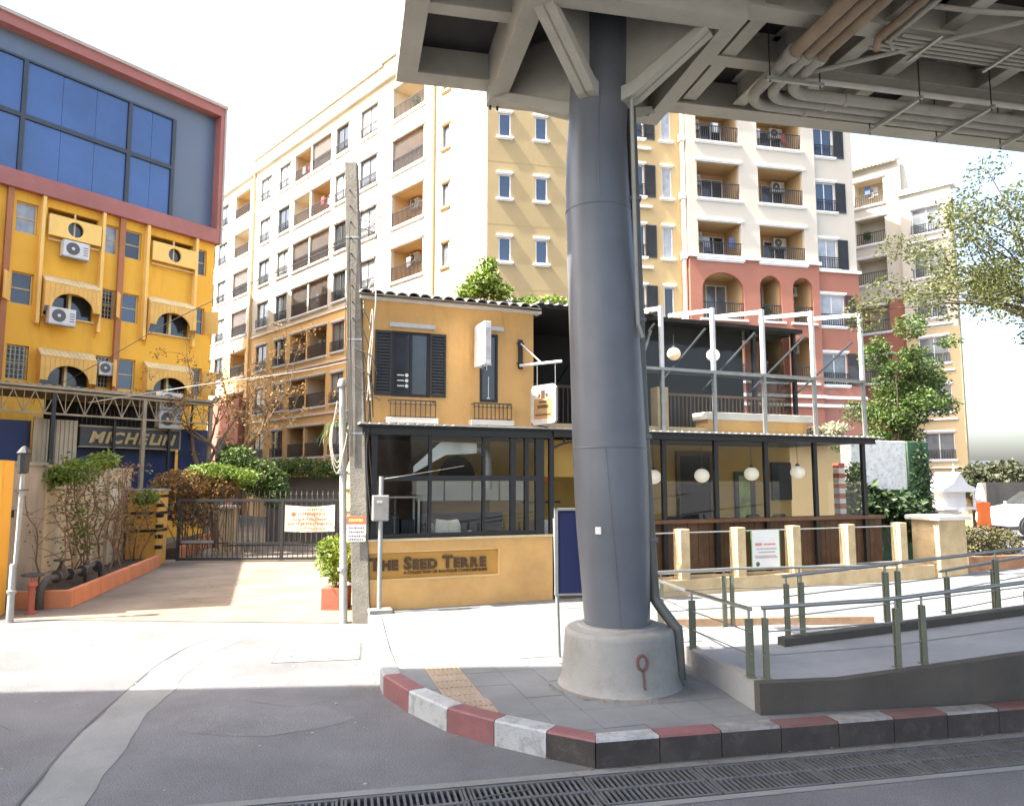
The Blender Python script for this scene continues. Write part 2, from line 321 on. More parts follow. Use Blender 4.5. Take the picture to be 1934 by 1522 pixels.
def text_mesh(s, size, depth=0.012, shear=0.0, align='LEFT', space=1.0, bold=0.0):
    cu = bpy.data.curves.new('lettering', 'FONT'); cu.body = s; cu.size = size; cu.extrude = depth; cu.shear = shear; cu.align_x = align
    cu.space_character = space; cu.offset = bold; cu.resolution_u = 3
    ob = bpy.data.objects.new('lettering', cu); C.objects.link(ob)
    bpy.context.view_layer.update()
    me = bpy.data.meshes.new_from_object(ob.evaluated_get(bpy.context.evaluated_depsgraph_get()))
    bpy.data.objects.remove(ob); bpy.data.curves.remove(cu)
    me.transform(Matrix.Rotation(R(90), 4, 'X')); return me
def text(s, size, m, parent, loc, name='lettering', **k):
    me = text_mesh(s, size, **k); me.materials.clear(); me.materials.append(m); return place(name, me, parent, loc)
# ------------------------------------------------------------------ ground, road, drain, pavement
TH = R(12.3); E1 = (math.cos(TH), math.sin(TH)); N1 = (-E1[1], E1[0])
def rd(a, b, o=(0.6, 6.57)): return (o[0]+a*E1[0]+b*N1[0], o[1]+a*E1[1]+b*N1[1])   # road frame: a along the kerb, b away from the camera
mb = MB(); S = 900
mb.quad((-S,-S,-0.42), (S,-S,-0.42), (S,S,-0.42), (-S,S,-0.42))
tag(mb.build('ground', mat('ground_soil', (0.2, 0.17, 0.13), 0.95, 0.3, 0.05, 0.2, 5)), kind='structure')
mb = MB()
p = [rd(-300,0), rd(300,0), rd(300,300), rd(-300,300)]; mb._add([(x,y,0) for x,y in p], [(0,1,2,3)])
p = [rd(-300,-300), rd(300,-300), rd(300,-0.6), rd(-300,-0.6)]; mb._add([(x,y,0) for x,y in p], [(0,1,2,3)])
for b0 in (0, -0.6): mb._add([(*rd(-300,b0),0), (*rd(300,b0),0), (*rd(300,b0),-0.4), (*rd(-300,b0),-0.4)], [(0,1,2,3)])
road = tag(mb.build('road', asphalt), kind='structure')
mb = MB(); mb._add([(*rd(-40,0),-0.35), (*rd(60,0),-0.35), (*rd(60,-0.6),-0.35), (*rd(-40,-0.6),-0.35)], [(0,1,2,3)])
trench = mb.build('drain_channel', black, road)
# concrete gutter strip that curves into the lane
def ribbon(pts, w, z, th=0.0):
    mb = MB(); L = []
    for i, p in enumerate(pts):
        a = Vector(pts[max(i-1,0)]); b = Vector(pts[min(i+1,len(pts)-1)]); d = (b-a).normalized(); n = Vector((-d.y, d.x))*(w[i]/2 if isinstance(w, list) else w/2)
        L.append((Vector(p)+n, Vector(p)-n))
    for i in range(len(L)-1):
        mb.quad((*L[i][1],z), (*L[i+1][1],z), (*L[i+1][0],z), (*L[i][0],z))
    return mb
def smooth_path(pts, n=6):
    out = []; P = [Vector(p) for p in pts]
    for i in range(len(P)-1):
        p0, p1, p2, p3 = P[max(i-1,0)], P[i], P[i+1], P[min(i+2,len(P)-1)]
        for k in range(n):
            t = k/n; out.append(0.5*((2*p1)+(p2-p0)*t+(2*p0-5*p1+4*p2-p3)*t*t+(3*p1-p0-3*p2+p3)*t**3))
    out.append(P[-1]); return out
strip_pts = smooth_path([(-2.35,13.0), (-3.2,12.95), (-3.85,12.75), (-4.35,12.2), (-4.58,11.3), (-4.5,10.2), (-4.32,9.2), (-4.02,7.7), (-3.5,5.9), (-2.9,4.0), (-2.2,2.0)])
ribbon(strip_pts, [0.5+0.05*math.sin(i*0.9)+0.03*math.sin(i*2.3) for i in range(len(strip_pts))], 0.004).build('gutter_strip', concrete_strip, road)
mb = ribbon([Vector(p)+Vector((-0.27,-0.04)) for p in strip_pts[18:]], 0.025, 0.007); mb.build('strip_crack', joint_mat, road)
# lane concrete up to the gate and beyond
mb = MB(); p = [(-10.9,13.7), (-2.5,13.25), (-2.5,15), (-4.2,22), (-4.6,32), (-13,40), (-16,40), (-12.2,25), (-11.4,21.6)]
mb._add([(x,y,0.008) for x,y in p], [tuple(range(len(p)))])
tag(mb.build('lane', drive_mat), kind='structure')
for (a, b, w) in (((-7.2,15.6), (-5.2,16.3), .03), ((-6.6,17.0), (-5.4,17.2), .02), ((-8.6,16.4), (-7.2,16.9), .025), ((-5.6,14.6), (-4.9,14.9), .03)):
    ribbon(smooth_path([a, ((a[0]+b[0])/2+.1, (a[1]+b[1])/2+.16), b], 4), w, 0.012).build('crack', joint_mat, road)

rnd = random.Random(21); mb = MB()
for k in range(150):
    x_, y_ = rnd.uniform(-7,1.0), rnd.uniform(4.2,12.5); r_ = rnd.uniform(0.006,0.02)
    if y_ < 7.2 and x_ > -0.6: continue
    pts = [(x_+r_*rnd.uniform(.5,1.2)*math.cos(t), y_+r_*rnd.uniform(.5,1.2)*math.sin(t)) for t in (0,1.3,2.5,3.8,5.1)]; mb.prism(pts, 0.0, r_*0.5)
tag(mb.build('grit', mat('grit', (0.3,0.28,0.24), 0.9, 0.5, 9), road), kind='stuff')
for (pts, w) in ((((-6.5,7.6),(-5.6,8.0),(-5.0,7.7)), .012), (((-0.9,5.6),(-0.4,6.05),(0.15,6.3)), .015), (((-3.0,8.7),(-2.4,8.5),(-2.0,8.8)), .010)):
    ribbon(smooth_path(pts, 5), w, 0.006).build('crack', joint_mat, road)
for k, (cx_, cy_, rx_, ry_, dk) in enumerate(((-2.6,8.1,0.9,0.55,1), (-6.2,7.0,0.8,0.7,0))):
    rr = random.Random(k); P = [(cx_+rx_*math.cos(t)*rr.uniform(.85,1.1), cy_+ry_*math.sin(t)*rr.uniform(.85,1.1)) for t in [2*math.pi*i/14 for i in range(14)]]
    mb = MB(); mb._add([(x,y,0.003) for x,y in P], [tuple(range(14))]); mb.build('asphalt_patch', mat('patch_light', (0.17,0.172,0.176), 0.9, 0.25, 1.2, 0.6, 60, grain=0.4, gscale=70) if dk else mat('patch_dark', (0.135,0.137,0.143), 0.9, 0.25, 1.2, 0.6, 60, grain=0.4, gscale=70), road)
rnd = random.Random(22); mb = MB()
def leaf_at(x, y, z):
    a = rnd.uniform(0,6.28); s = rnd.uniform(0.015,0.035); c, n_ = math.cos(a)*s, math.sin(a)*s
    mb._add([(x-c,y-n_,z), (x+n_*0.5,y-c*0.5,z+0.006), (x+c,y+n_,z+0.004), (x-n_*0.5,y+c*0.5,z+0.008)], [(0,1,2,3)])
for k in range(70): t = rnd.random()**1.5; p_ = rd(-0.2+14*rnd.random(), 0.03+0.09*rnd.random()); leaf_at(p_[0], p_[1], 0.012)
for k in range(60): leaf_at(-1.55-rnd.expovariate(6)+rnd.uniform(-.1,1.9)*0, 8.9+rnd.uniform(0,3.6), 0.01)
for k in range(60): x_ = rnd.uniform(-8.4,-3.6); leaf_at(x_, 14.4+rnd.uniform(0,7), 0.02)
for k in range(40): a = rnd.uniform(3.3,6.1); leaf_at(1.23+0.78*math.cos(a)*rnd.uniform(1,1.12), 8.75+0.78*math.sin(a)*rnd.uniform(1,1.12), 0.215)
tag(mb.build('leaf_litter', mat('dead_leaf', (0.22,0.15,0.07), 0.9, 0.5, 20), road), kind='stuff')
# drain gratings: one panel each, bars in it
def make_grate():
    mb = MB(); L, W = 0.98, 0.56
    for y in (-W/2, W/2-0.03, -0.02): mb.box(0, y, -0.03, L, y+(0.04 if y == -0.02 else 0.03), 0.004)
    for x in (0, L-0.02): mb.box(x, -W/2, -0.03, x+0.02, W/2, 0.003)
    for k in range(19):
        x = 0.03+k*0.05; mb.box(x, -W/2+0.02, -0.014, x+0.02, W/2-0.02, 0.001)
    return mb.mesh('grate', grate_mat)
gm = make_grate()
drain = thing('drain_grating', kind='structure')
for k in range(-4, 22):
    x, y = rd(k*1.0, -0.3); g = place('grate', gm, drain, (x, y, random.uniform(-.004,.004)), TH)
mb = MB()
for b0, w in ((0.002, 0.1), (-0.602, -0.08)):
    q = [rd(-40,b0), rd(60,b0), rd(60,b0+w), rd(-40,b0+w)]
    mb._add([(x,y,0.004) for x,y in q], [(0,1,2,3)] if w > 0 else [(3,2,1,0)])
mb.build('drain_edging', concrete_strip, road)

# inspection cover in the lane mouth
cov = thing('inspection_cover', 'pale rectangular concrete cover with four lifting holes in the asphalt', 'manhole cover', (-2.8, 11.07, 0.0), ang((1.13, 0.21)))
MB().box(-0.575,-0.5,0.0,0.575,0.5,0.012).build('slab', mat('cover_concrete', (0.42,0.42,0.4), 0.85, 0.15, 2, 0.2, 50), cov, bevel=0.004)
for x in (-0.36, 0.38):
    for y in (-0.2, 0.18): MB().lathe([(0.036,0.0125),(0.036,0.015)], (x,y), 10).build('lifting_hole', black, cov)
mb = MB()
for q in ((-0.6,-0.53,0.6,-0.505), (-0.6,0.505,0.6,0.53), (-0.6,-0.505,-0.58,0.505), (0.58,-0.505,0.6,0.505)): mb.box(q[0],q[1],0.0,q[2],q[3],0.006)
mb.build('frame', joint_mat, cov)

# kerb: single stones along the curve
KZ = 0.235
curve = [(-2.42,12.75), (-2.22,11.9), (-2.02,11.0), (-1.84,10.2), (-1.66,9.5), (-1.5,8.93), (-1.12,8.29), (-0.65,7.68), (-0.17,7.29), (0.31,6.98), (0.75,6.735)]
kerb = thing('kerb', kind='structure')
def offset(p, q, w):
    d = (Vector(q)-Vector(p)).normalized(); return Vector((-d.y, d.x))*w
KW = 0.2
norms = []
right = [rd(0.16+0.6*k, 0.135) for k in range(0, 34)]
path = curve[:-1]+right
ins = []
for i, p in enumerate(path):
    a = Vector(path[max(i-1,0)]); b = Vector(path[min(i+1,len(path)-1)]); d = (b-a).normalized(); ins.append(Vector(p)+Vector((-d.y,d.x))*KW)
nC = len(curve)-1
for i in range(len(path)-1):
    p, q, pi, qi = Vector(path[i]), Vector(path[i+1]), ins[i], ins[i+1]
    g = (q-p).normalized()*0.005
    mb = MB(); zt = KZ-0.006*random.random(); c = 0.018
    no = (pi-p).normalized()*c
    bot = [p+g, q-g, qi-g, pi+g]
    V = [(*v,0.0) for v in bot]+[(*v,zt-c) for v in bot[:2]]+[(*(bot[0]+no),zt), (*(bot[1]+no),zt), (*bot[2],zt), (*bot[3],zt)]
    F = [(0,1,5,4), (4,5,7,6), (6,7,8,9), (1,2,8,7,5), (3,0,4,6,9), (2,3,9,8)]
    mb._add(V, F)
    if i < 5: ms = kerb_plain; front = kerb_plain
    else:
        red = (i-5) % 2 == 0; ms = (kerb_red if red else kerb_white) if i < nC+2 else (kerb_red2 if red else kerb_white2)
        front = ms if i < nC-1 else kerb_grime
    mb.m = [1,0,0,1,1,0]
    mb.build('kerb_stone', [ms, front], kerb)

# pavement body and slabs
PZ = 0.2
out = [tuple(v) for v in ins]
cafe_o = (-2.56, 13.25); cafe_d = (0.929, 0.3701); cafe_n = (-0.3701, 0.929)
def cf(u, y): return (cafe_o[0]+u*cafe_d[0]+y*cafe_n[0], cafe_o[1]+u*cafe_d[1]+y*cafe_n[1])
region = [p for p in out if p[0] < 16] + [(17.5, 10.75), (17.5, 21.2), cf(0.26,0.0)]
# keep it convex by construction (kerb curve, right end, cafe front)
mb = MB(); mb.prism(region, 0.0, PZ-0.02)
pave = tag(mb.build('pavement', joint_mat), kind='structure')
edges = [(region[i], region[(i+1) % len(region)]) for i in range(len(region))]
sa = math.atan2(0.27, 0.963); ca, sn = math.cos(sa), math.sin(sa)
SL, SW, GAP = 0.42, 0.56, 0.006
cells = []
o = (-0.66, 7.9)
for i in range(-8, 46):
    for j in range(-6, 20):
        tact = i in (0,)
        x0, x1 = i*SL+GAP/2, (i+1)*SL-GAP/2; y0, y1 = j*SW+GAP/2, (j+1)*SW-GAP/2
        if tact: pass
        q = [(x0,y0), (x1,y0), (x1,y1), (x0,y1)]
        q = [(o[0]+x*ca-y*sn, o[1]+x*sn+y*ca) for x, y in q]
        for a, b in edges:
            q = clip_poly(q, a, b)
            if len(q) < 3: break
        if len(q) < 3 or area(q) < 0.004: continue
        cx = sum(v[0] for v in q)/len(q); cy = sum(v[1] for v in q)/len(q)
        cells.append((math.hypot(cx, cy), q, tact and (7.2 < cy < 9.7 or 11.3 < cy < 12.3)))
cells.sort(key=lambda c: c[0])
rest = MB()
for k, (d, q, tact) in enumerate(cells):
    z = PZ+random.uniform(-0.003, 0.003)
    if k >= 290: rest.prism(q, PZ-0.03, z); continue
    mb = MB(); mb.prism(q, PZ-0.03, z)
    if tact:   # raised guide bars
        cx = sum(v[0] for v in q)/len(q); cy = sum(v[1] for v in q)/len(q)
        for t in range(-3, 4):
            for (w0, w1) in ((-0.25, -0.02), (0.02, 0.25)):
                a = (t*0.055, w0); b = (t*0.055, w1)
                A = (cx+a[0]*ca-a[1]*sn, cy+a[0]*sn+a[1]*ca); B = (cx+b[0]*ca-b[1]*sn, cy+b[0]*sn+b[1]*ca)
                if all(((e[1][0]-e[0][0])*(P[1]-e[0][1])-(e[1][1]-e[0][1])*(P[0]-e[0][0])) > 0.02 for e in edges for P in (A, B)):
                    mb.bar((*A, z+0.002), (*B, z+0.002), 0.03, 0.012)
    mb.build('tactile_tile' if tact else 'paving_slab', tact_mat if tact else slab_mat, pave)
tag(rest.build('paving_slabs', slab_mat, pave), kind='stuff')

# ------------------------------------------------------------------ the viaduct over the street (out of frame, it shades the road)
VH = 12.0; vy = 9.9 - VH/math.tan(SUN_EL)*0.312
via = thing('viaduct', kind='structure', loc=(0, 0, 0), rz=R(4.0))
mb = MB(); mb.prism_yz([(vy-10,VH+0.9), (vy-10,VH+0.65), (vy-7,VH-0.4), (vy-3.2,VH-1.2), (vy-3.0,VH-1.2), (vy-0.6,VH-0.2), (vy,VH), (vy,VH+0.9), (vy-0.25,VH+0.9), (vy-0.25,VH+0.3), (vy-9.75,VH+0.3), (vy-9.75,VH+0.9)], -90, 90)
mb.build('girder', concrete, via)
for x in (-38, 34):
    mb = MB(); mb.box(x-1, vy-6.2, 0, x+1, vy-4.2, VH-2.2); mb.prism_xz([(x-1,VH-3.2), (x+1,VH-3.2), (x+1.6,VH-1.1), (x-1.6,VH-1.1)], vy-7.2, vy-3.0)
    mb.build('pier', concrete, via)

# ------------------------------------------------------------------ column of the footbridge, its plinth and drain pipe
COLX, COLY = 1.18, 8.75
fb = thing('footbridge', 'steel footbridge deck with beam grid and pipes carried by grey round column', 'footbridge', (COLX, COLY, 0), TH)
mb = MB(); prof = [(0.85,0.03,0.375), (1.4,0.015,0.40), (2.0,-0.005,0.425), (2.84,-0.03,0.435), (4.4,-0.08,0.415), (5.6,-0.125,0.40), (6.2,-0.14,0.385), (6.7,-0.13,0.365), (7.1,-0.11,0.36), (8.24,-0.07,0.36)]
pr = smooth_path([(z, x, r) for z, x, r in prof], 4)
n = 48; o0 = 0
for (z, x, r) in pr:
    for k in range(n):
        t = 2*math.pi*k/n; mb.v.append((x*math.cos(-TH)+r*math.cos(t), x*math.sin(-TH)+r*math.sin(t), z))
for i in range(len(pr)-1):
    for k in range(n): mb.f.append((i*n+k, i*n+(k+1)%n, (i+1)*n+(k+1)%n, (i+1)*n+k)); mb.m.append(0)
colm = mb.build('column', steel_grey, fb, smooth=60)
def colat(z):
    for i in range(len(pr)-1):
        if pr[i][0] <= z <= pr[i+1][0]:
            t = (z-pr[i][0])/(pr[i+1][0]-pr[i][0]); return pr[i].lerp(pr[i+1], t)
    return pr[-1]
for z in (2.86, 5.72):
    c = colat(z); mb = MB(); mb.lathe([(c[2]+0.001,z-0.008), (c[2]+0.006,z-0.004), (c[2]+0.006,z+0.004), (c[2]+0.001,z+0.008)], (c[1]*math.cos(TH), -c[1]*math.sin(TH)), 48)
    mb.build('weld_ring', steel_grey, colm, smooth=60)
def seam(z0, z1, t0, t1, name='weld_seam'):
    pts = []
    for k in range(13):
        z = z0+(z1-z0)*k/12; c = colat(z); t = t0+(t1-t0)*k/12
        pts.append((c[1]*math.cos(TH)+(c[2]+0.002)*math.cos(t), -c[1]*math.sin(TH)+(c[2]+0.002)*math.sin(t), z))
    MB().tube(pts, 0.006, 6).build(name, steel_grey, colm, smooth=60)
seam(0.9, 2.85, R(-104), R(-116)); seam(5.74, 7.1, R(-106), R(-106))
c = colat(1.95); t = R(-132)
mb = MB(); mb.box(-0.035,-0.012,-0.04,0.035,0.012,0.04); q = mb.build('inspection_tag', ac_white, colm, (c[1]+(c[2]+0.004)*math.cos(t), (c[2]+0.004)*math.sin(t), 1.93), t+R(90), bevel=0.004)
# plinth
pl = MB(); pl.lathe([(0.71,0.20), (0.69,0.225), (0.662,0.30), (0.642,0.52), (0.622,0.75), (0.616,0.79), (0.595,0.815), (0.47,0.835), (0.455,0.86), (0.0005,0.86)], (0,0), 56)
pln = pl.build('plinth', plinth_mat, None, (COLX+0.05, COLY, 0), smooth=40)
tag(pln, 'round tapered concrete plinth under the grey column', 'plinth')
mb = MB(); ring = [(0.055*math.cos(2*math.pi*k/16), 0.62+0.075*math.sin(2*math.pi*k/16)) for k in range(17)]
def onpl(x, z):
    r = 0.665-(z-0.3)*0.095+0.004; a = R(-76)+x/r; return (r*math.cos(a), r*math.sin(a), z)
mb.tube([onpl(x, z-0.06) for x, z in ring], 0.016, 6); mb.tube([onpl(0.0,0.475), onpl(0.012,0.40), onpl(0.005,0.32), onpl(0.02,0.29)], 0.014, 6)
mb.build('painted_mark', mat('mark_paint', (0.15,0.07,0.055), 0.8, 0.4, 20), pln)
# rain pipe down the column
rp = thing('rain_pipe', 'dark steel rain pipe running down the right of the column', 'pipe', (COLX-0.055, COLY, 0))
mb = MB(); mb.tube(smooth_path([(0.34,0.02,7.4), (0.37,0.02,6.2), (0.395,0.02,5.0), (0.43,0.02,3.4), (0.475,0.02,2.2), (0.52,0.02,1.25), (0.545,0.0,1.1), (0.73,-0.06,0.84), (0.765,-0.07,0.76), (0.785,-0.07,0.25)], 5), 0.062, 12)
mb.build('pipe', mat('rain_pipe_paint', (0.1,0.098,0.082), 0.5, 0.2, 4), rp, smooth=60)
for z, x in ((5.9,.375), (4.4,.405), (3.0,.445), (1.8,.495)):
    MB().box(x-0.1,-0.05,z-0.025,x+0.075,0.09,z+0.025).build('pipe_clip', steel_grey, rp, bevel=0.006)
MB().tube([(0.31,-0.25,7.2), (0.325,-0.25,5.5), (0.34,-0.25,4.3), (0.36,-0.24,4.26), (0.4,-0.2,4.15)], 0.025, 8).build('cable_conduit', pipe_grey, rp, smooth=60)

# ------------------------------------------------------------------ deck of the footbridge (frame: a along, b away)
def dbox(name, a0, a1, b0, b1, z0, z1, m=deck_steel, par=None, bev=0.0):
    return MB().box(a0,b0,z0,a1,b1,z1).build(name, m, par or fb, bevel=bev)
ZB, ZT = 7.88, 8.28
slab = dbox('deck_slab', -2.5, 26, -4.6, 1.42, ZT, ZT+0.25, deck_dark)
def ibeam(name, p, q, z0, z1, w, par=fb):
    """I section between two plan points: web and two flanges"""
    mb = MB(); P = Vector((*p,0)); Q = Vector((*q,0))
    mb.bar(P+Vector((0,0,z0+0.012)), Q+Vector((0,0,z0+0.012)), w, 0.024); mb.bar(P+Vector((0,0,(z0+z1)/2)), Q+Vector((0,0,(z0+z1)/2)), 0.03, z1-z0-0.05)
    mb.bar(P+Vector((0,0,z1-0.012)), Q+Vector((0,0,z1-0.012)), w, 0.02)
    return mb.build(name, deck_steel, par)
# far edge girder with fascia
dbox('edge_beam', -2.46, 26, 1.06, 1.3, ZB-0.03, ZB, deck_steel); dbox('fascia', -2.46, 26, 1.3, 1.36, ZB-0.03, ZT+0.7, deck_steel)
dbox('edge_web', -2.4, 26, 1.15, 1.19, ZB, ZT, deck_steel)
dbox('end_fascia', -2.52, -2.46, -4.6, 1.36, ZB-0.03, ZT+0.7, deck_steel); dbox('edge_beam', -2.46, -2.25, -4.6, 1.06, ZB-0.028, ZB, deck_steel)
# beams of the end bay, outside the head frame
for b in (-0.28, -1.5, -2.6): ibeam('cross_beam', (-2.25, b), (-1.28, b), ZB, ZT, 0.2)
# head frame: square ring under the deck, carried by four raking arms
RZ = 7.6
for (a0, a1, b0, b1) in ((-1.29,-1.06,-1.25,1.3), (1.0,1.22,-1.25,1.3)): dbox('head_beam', a0, a1, b0, b1, RZ, ZT-0.002, deck_steel)
for (a0, a1, b0, b1) in ((-1.06,1.0,-1.25,-1.0), (-1.06,1.0,1.08,1.3)): dbox('head_beam', a0, a1, b0, b1, RZ+0.003, ZT-0.002, deck_steel)
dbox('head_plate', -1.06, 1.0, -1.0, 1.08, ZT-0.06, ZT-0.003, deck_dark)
def arm(ang_, L, w=0.24):
    d = Vector((math.cos(ang_), math.sin(ang_), 0)); s = Vector((-d.y, d.x, 0))*(w/2); o = Vector((-0.06,0.01,0))
    prof = [(0.30,7.02), (0.47,7.06), (L,RZ+0.0), (L,RZ+0.10), (0.45,7.22), (0.30,7.2)]
    prof2 = [(0.30,7.02), (0.47,7.06), (L,RZ), (L,ZT-0.1), (0.3,ZT-0.1)]
    mb = MB()
    def ex(pr_, hw):
        k = len(pr_); A = [o+d*x+s*hw+Vector((0,0,z)) for x, z in pr_]; B = [o+d*x-s*hw+Vector((0,0,z)) for x, z in pr_]
        mb._add(A+B, [tuple(range(k)), tuple(range(2*k-1,k-1,-1))]+[(i,k+i,k+(i+1)%k,(i+1)%k) for i in range(k)])
    ex(prof, 1.0); ex(prof2, 0.12)
    mb.build('raking_arm', deck_steel, fb)
for a_, L in ((R(225),1.45), (R(-45),1.36), (R(135),1.55), (R(45),1.45)): arm(a_, L)
mb = MB()
for x in (-1.24, -1.14): mb.tube([(x,1.26,RZ-0.05),(x,1.26,RZ)], 0.018, 8)
mb.build('bolts', dark_paint, fb)
# longitudinal and cross beams to the right
for b in (-2.3, -3.6, 0.02): ibeam('long_beam', (1.22, b), (26, b), ZB+0.002, ZT, 0.22)
ibeam('long_beam', (1.22,-1.12), (26,-1.12), ZB-0.1, ZT, 0.26)
ibeam('long_beam', (-1.06,-2.3), (1.22,-2.3), ZB+0.002, ZT, 0.22); ibeam('cross_beam', (-1.17,-4.6), (-1.17,-1.25), ZB-0.1, ZT, 0.24)
a = 1.62
for k in range(16):
    ibeam('cross_beam', (a, -4.5), (a, 1.06), ZB+0.03, ZT, 0.2); a += 0.78 if k < 3 else 1.55
# plates between the beams on the right, their lower face paler than the open bays
for k in range(9):
    a0 = 2.5+k*2.4
    dbox('soffit_plate', a0, a0+1.9, 0.16, 0.96, ZT-0.12, ZT-0.1, mat('soffit', (0.24,0.235,0.21), 0.8, 0.2, 1.2, stain=0.3))
    dbox('soffit_plate', a0+0.3, a0+2.2, -0.95, -0.12, ZT-0.09, ZT-0.07, MATS['soffit'])
# service pipes hung below the deck
pz = 7.58
for k, (b, a) in enumerate(((0.40,2.10), (0.22,2.28), (0.04,2.46))):
    r = 0.075
    pts = [(a+0.02,-4.2,pz+0.05), (a,-0.75,pz+0.03), (a,b-0.42,pz)]
    arc = [(a+0.34*(1-math.cos(t)), b-0.34+0.34*math.sin(t), pz) for t in [math.pi/2*i/8 for i in range(9)]]
    pp = thing('service_pipe', ['outermost of three brown pipes bending under the footbridge deck', 'middle of three brown pipes bending under the footbridge deck', 'innermost of three brown pipes bending under the footbridge deck'][k], 'pipe', (COLX, COLY, 0), TH, 'bent service pipes under the deck')
    MB().tube(pts[:2], r+0.004, 14).build('riser_pipe', pipe_rust, pp, smooth=60)
    MB().tube([pts[1]]+[pts[2]]+arc+[(26,b,pz)], r, 14).build('pipe', pipe_grey if k != 9 else pipe_rust, pp, smooth=50)
    MB().tube([(a,-0.79,pz+0.03),(a,-0.69,pz+0.03)], r+0.028, 14).build('coupling', pipe_grey, pp, smooth=50)
    MB().tube([(a+0.9,b,pz),(a+0.97,b,pz)], r+0.012, 14).build('coupling', pipe_grey, pp, smooth=50)
wpipe = thing('conduit', 'thin pale conduit running straight beside the three bent pipes', 'conduit', (COLX, COLY, 0), TH)
MB().tube([(2.6,-0.2,pz+0.06),(26,-0.22,pz+0.06)], 0.04, 10).build('pipe', mat('conduit_pale', (0.5,0.49,0.45), 0.5, 0.1, 3), wpipe, smooth=60)
ORD = ['first', 'second', 'third', 'fourth', 'fifth', 'sixth', 'seventh', 'eighth', 'ninth']
for k in range(9):
    a = 2.05+k*1.12 if k else 2.0
    h = thing('pipe_hanger', ORD[k]+' steel hanger bar from the column holding the pipes under the footbridge', 'bracket', (COLX, COLY, 0), TH, 'pipe hangers under the footbridge')
    if k == 0:
        MB().box(1.95,-0.42,pz-0.13,2.75,-0.37,pz-0.085).build('channel', galv, h); rods = [(2.0,-0.4),(2.7,-0.4)]
    else:
        MB().box(a+1.0,-0.42,pz-0.13,a+1.045,0.62,pz-0.082).build('channel', galv, h); rods = [(a+1.02,-0.38),(a+1.02,0.58)]
    for x, y in rods: MB().tube([(x,y,pz-0.16),(x,y,ZT)], 0.009, 6).build('rod', dark_paint, h)
# thinner conduits and tray nearer the street
tray = thing('cable_tray', 'bundle of thin conduits on a tray slanting under the footbridge', 'cable tray', (COLX, COLY, 0), TH)
for k in range(5): MB().tube([(3.0+0.05*k,-0.95-0.075*k,pz+0.1),(26,-0.95-0.075*k,pz+0.1)], 0.022, 8).build('conduit', pipe_grey, tray, smooth=60)
MB().tube([(2.95,-4.3,pz+0.14),(3.0,-1.1,pz+0.12),(3.1,-0.95,pz+0.1)], 0.05, 10).build('sleeve', pipe_rust, tray, smooth=60)
MB().tube([(3.12,-4.3,pz+0.14),(3.15,-1.1,pz+0.12),(3.3,-1.0,pz+0.1)], 0.035, 10).build('sleeve', pipe_grey, tray, smooth=60)
for k in range(8): MB().box(3.6+k*1.1,-1.4,pz+0.045,3.64+k*1.1,-0.85,pz+0.075).build('rung', galv, tray)
MB().tube([(2.55,-0.42,pz+0.02),(4.4,-1.65,pz+0.16),(6.2,-2.9,pz+0.2)], 0.03, 8).build('diagonal_conduit', pipe_grey, tray, smooth=60)
hose = thing('loose_cable', 'thick grey cable sagging below the footbridge near the street side', 'cable', (COLX, COLY, 0), TH)
MB().tube(smooth_path([(3.1,-1.5,7.9), (3.7,-1.9,7.62), (4.4,-2.1,7.55), (5.2,-2.0,7.7), (6.2,-1.7,7.86)], 6), 0.03, 8).build('cable', pipe_grey, hose, smooth=60)

# ------------------------------------------------------------------ ramp with its rails
ramp = thing('access_ramp', 'grey concrete wheelchair ramp with raised edges right of the column', 'ramp')
A, B = Vector((2.44,7.55)), Vector((2.16,9.75)); D_ = Vector((0.989,0.148)).normalized()   # front wall direction
Nn = Vector((-D_.y, D_.x))
def rp3(a, b, z): v = A+D_*a+Nn*b; return (v.x, v.y, z)
def ramp_z(a): return 0.50 if a < 0.9 else 0.50+(a-0.9)*0.087
mb = MB()
# landing and first flight as one solid in steps of a
A_ = [0, 0.9, 3, 6, 10]
for i in range(len(A_)-1):
    a0, a1 = A_[i], A_[i+1]; z0, z1 = ramp_z(a0)-0.06, ramp_z(a1)-0.06
    b0, b1 = 0.12, 1.75
    P = [rp3(a0,b0,PZ), rp3(a1,b0,PZ), rp3(a1,b1,PZ), rp3(a0,b1,PZ), rp3(a0,b0,z0), rp3(a1,b0,z1), rp3(a1,b1,z1), rp3(a0,b1,z0)]
    mb._add(P, [(0,3,2,1),(4,5,6,7),(0,1,5,4),(1,2,6,5),(2,3,7,6),(3,0,4,7)])
mb.build('ramp_slab', mat('ramp_floor', (0.27,0.275,0.275), 0.85, 0.2, 0.9, 0.25, 50, stain=0.3, staincol=(0.15,0.15,0.15), grain=0.15), ramp)
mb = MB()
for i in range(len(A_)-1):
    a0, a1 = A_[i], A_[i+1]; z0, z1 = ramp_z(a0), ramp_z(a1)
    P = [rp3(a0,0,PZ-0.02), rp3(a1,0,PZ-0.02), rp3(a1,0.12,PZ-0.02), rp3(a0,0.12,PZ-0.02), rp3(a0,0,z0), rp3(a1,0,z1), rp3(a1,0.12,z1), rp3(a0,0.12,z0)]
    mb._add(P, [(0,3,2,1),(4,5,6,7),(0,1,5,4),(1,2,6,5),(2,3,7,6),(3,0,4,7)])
mb.build('front_wall', concrete_stain_shade, ramp)
mb = MB(); mb._add([rp3(0.002,0.12,PZ-0.02), rp3(0.12,0.12,PZ-0.02), (B.x+0.11,B.y,PZ-0.02), (B.x,B.y,PZ-0.02), rp3(0.002,0.12,0.497), rp3(0.12,0.12,0.497), (B.x+0.11,B.y,0.42), (B.x,B.y,0.42)], [(0,3,2,1),(4,5,6,7),(0,1,5,4),(1,2,6,5),(2,3,7,6),(3,0,4,7)])
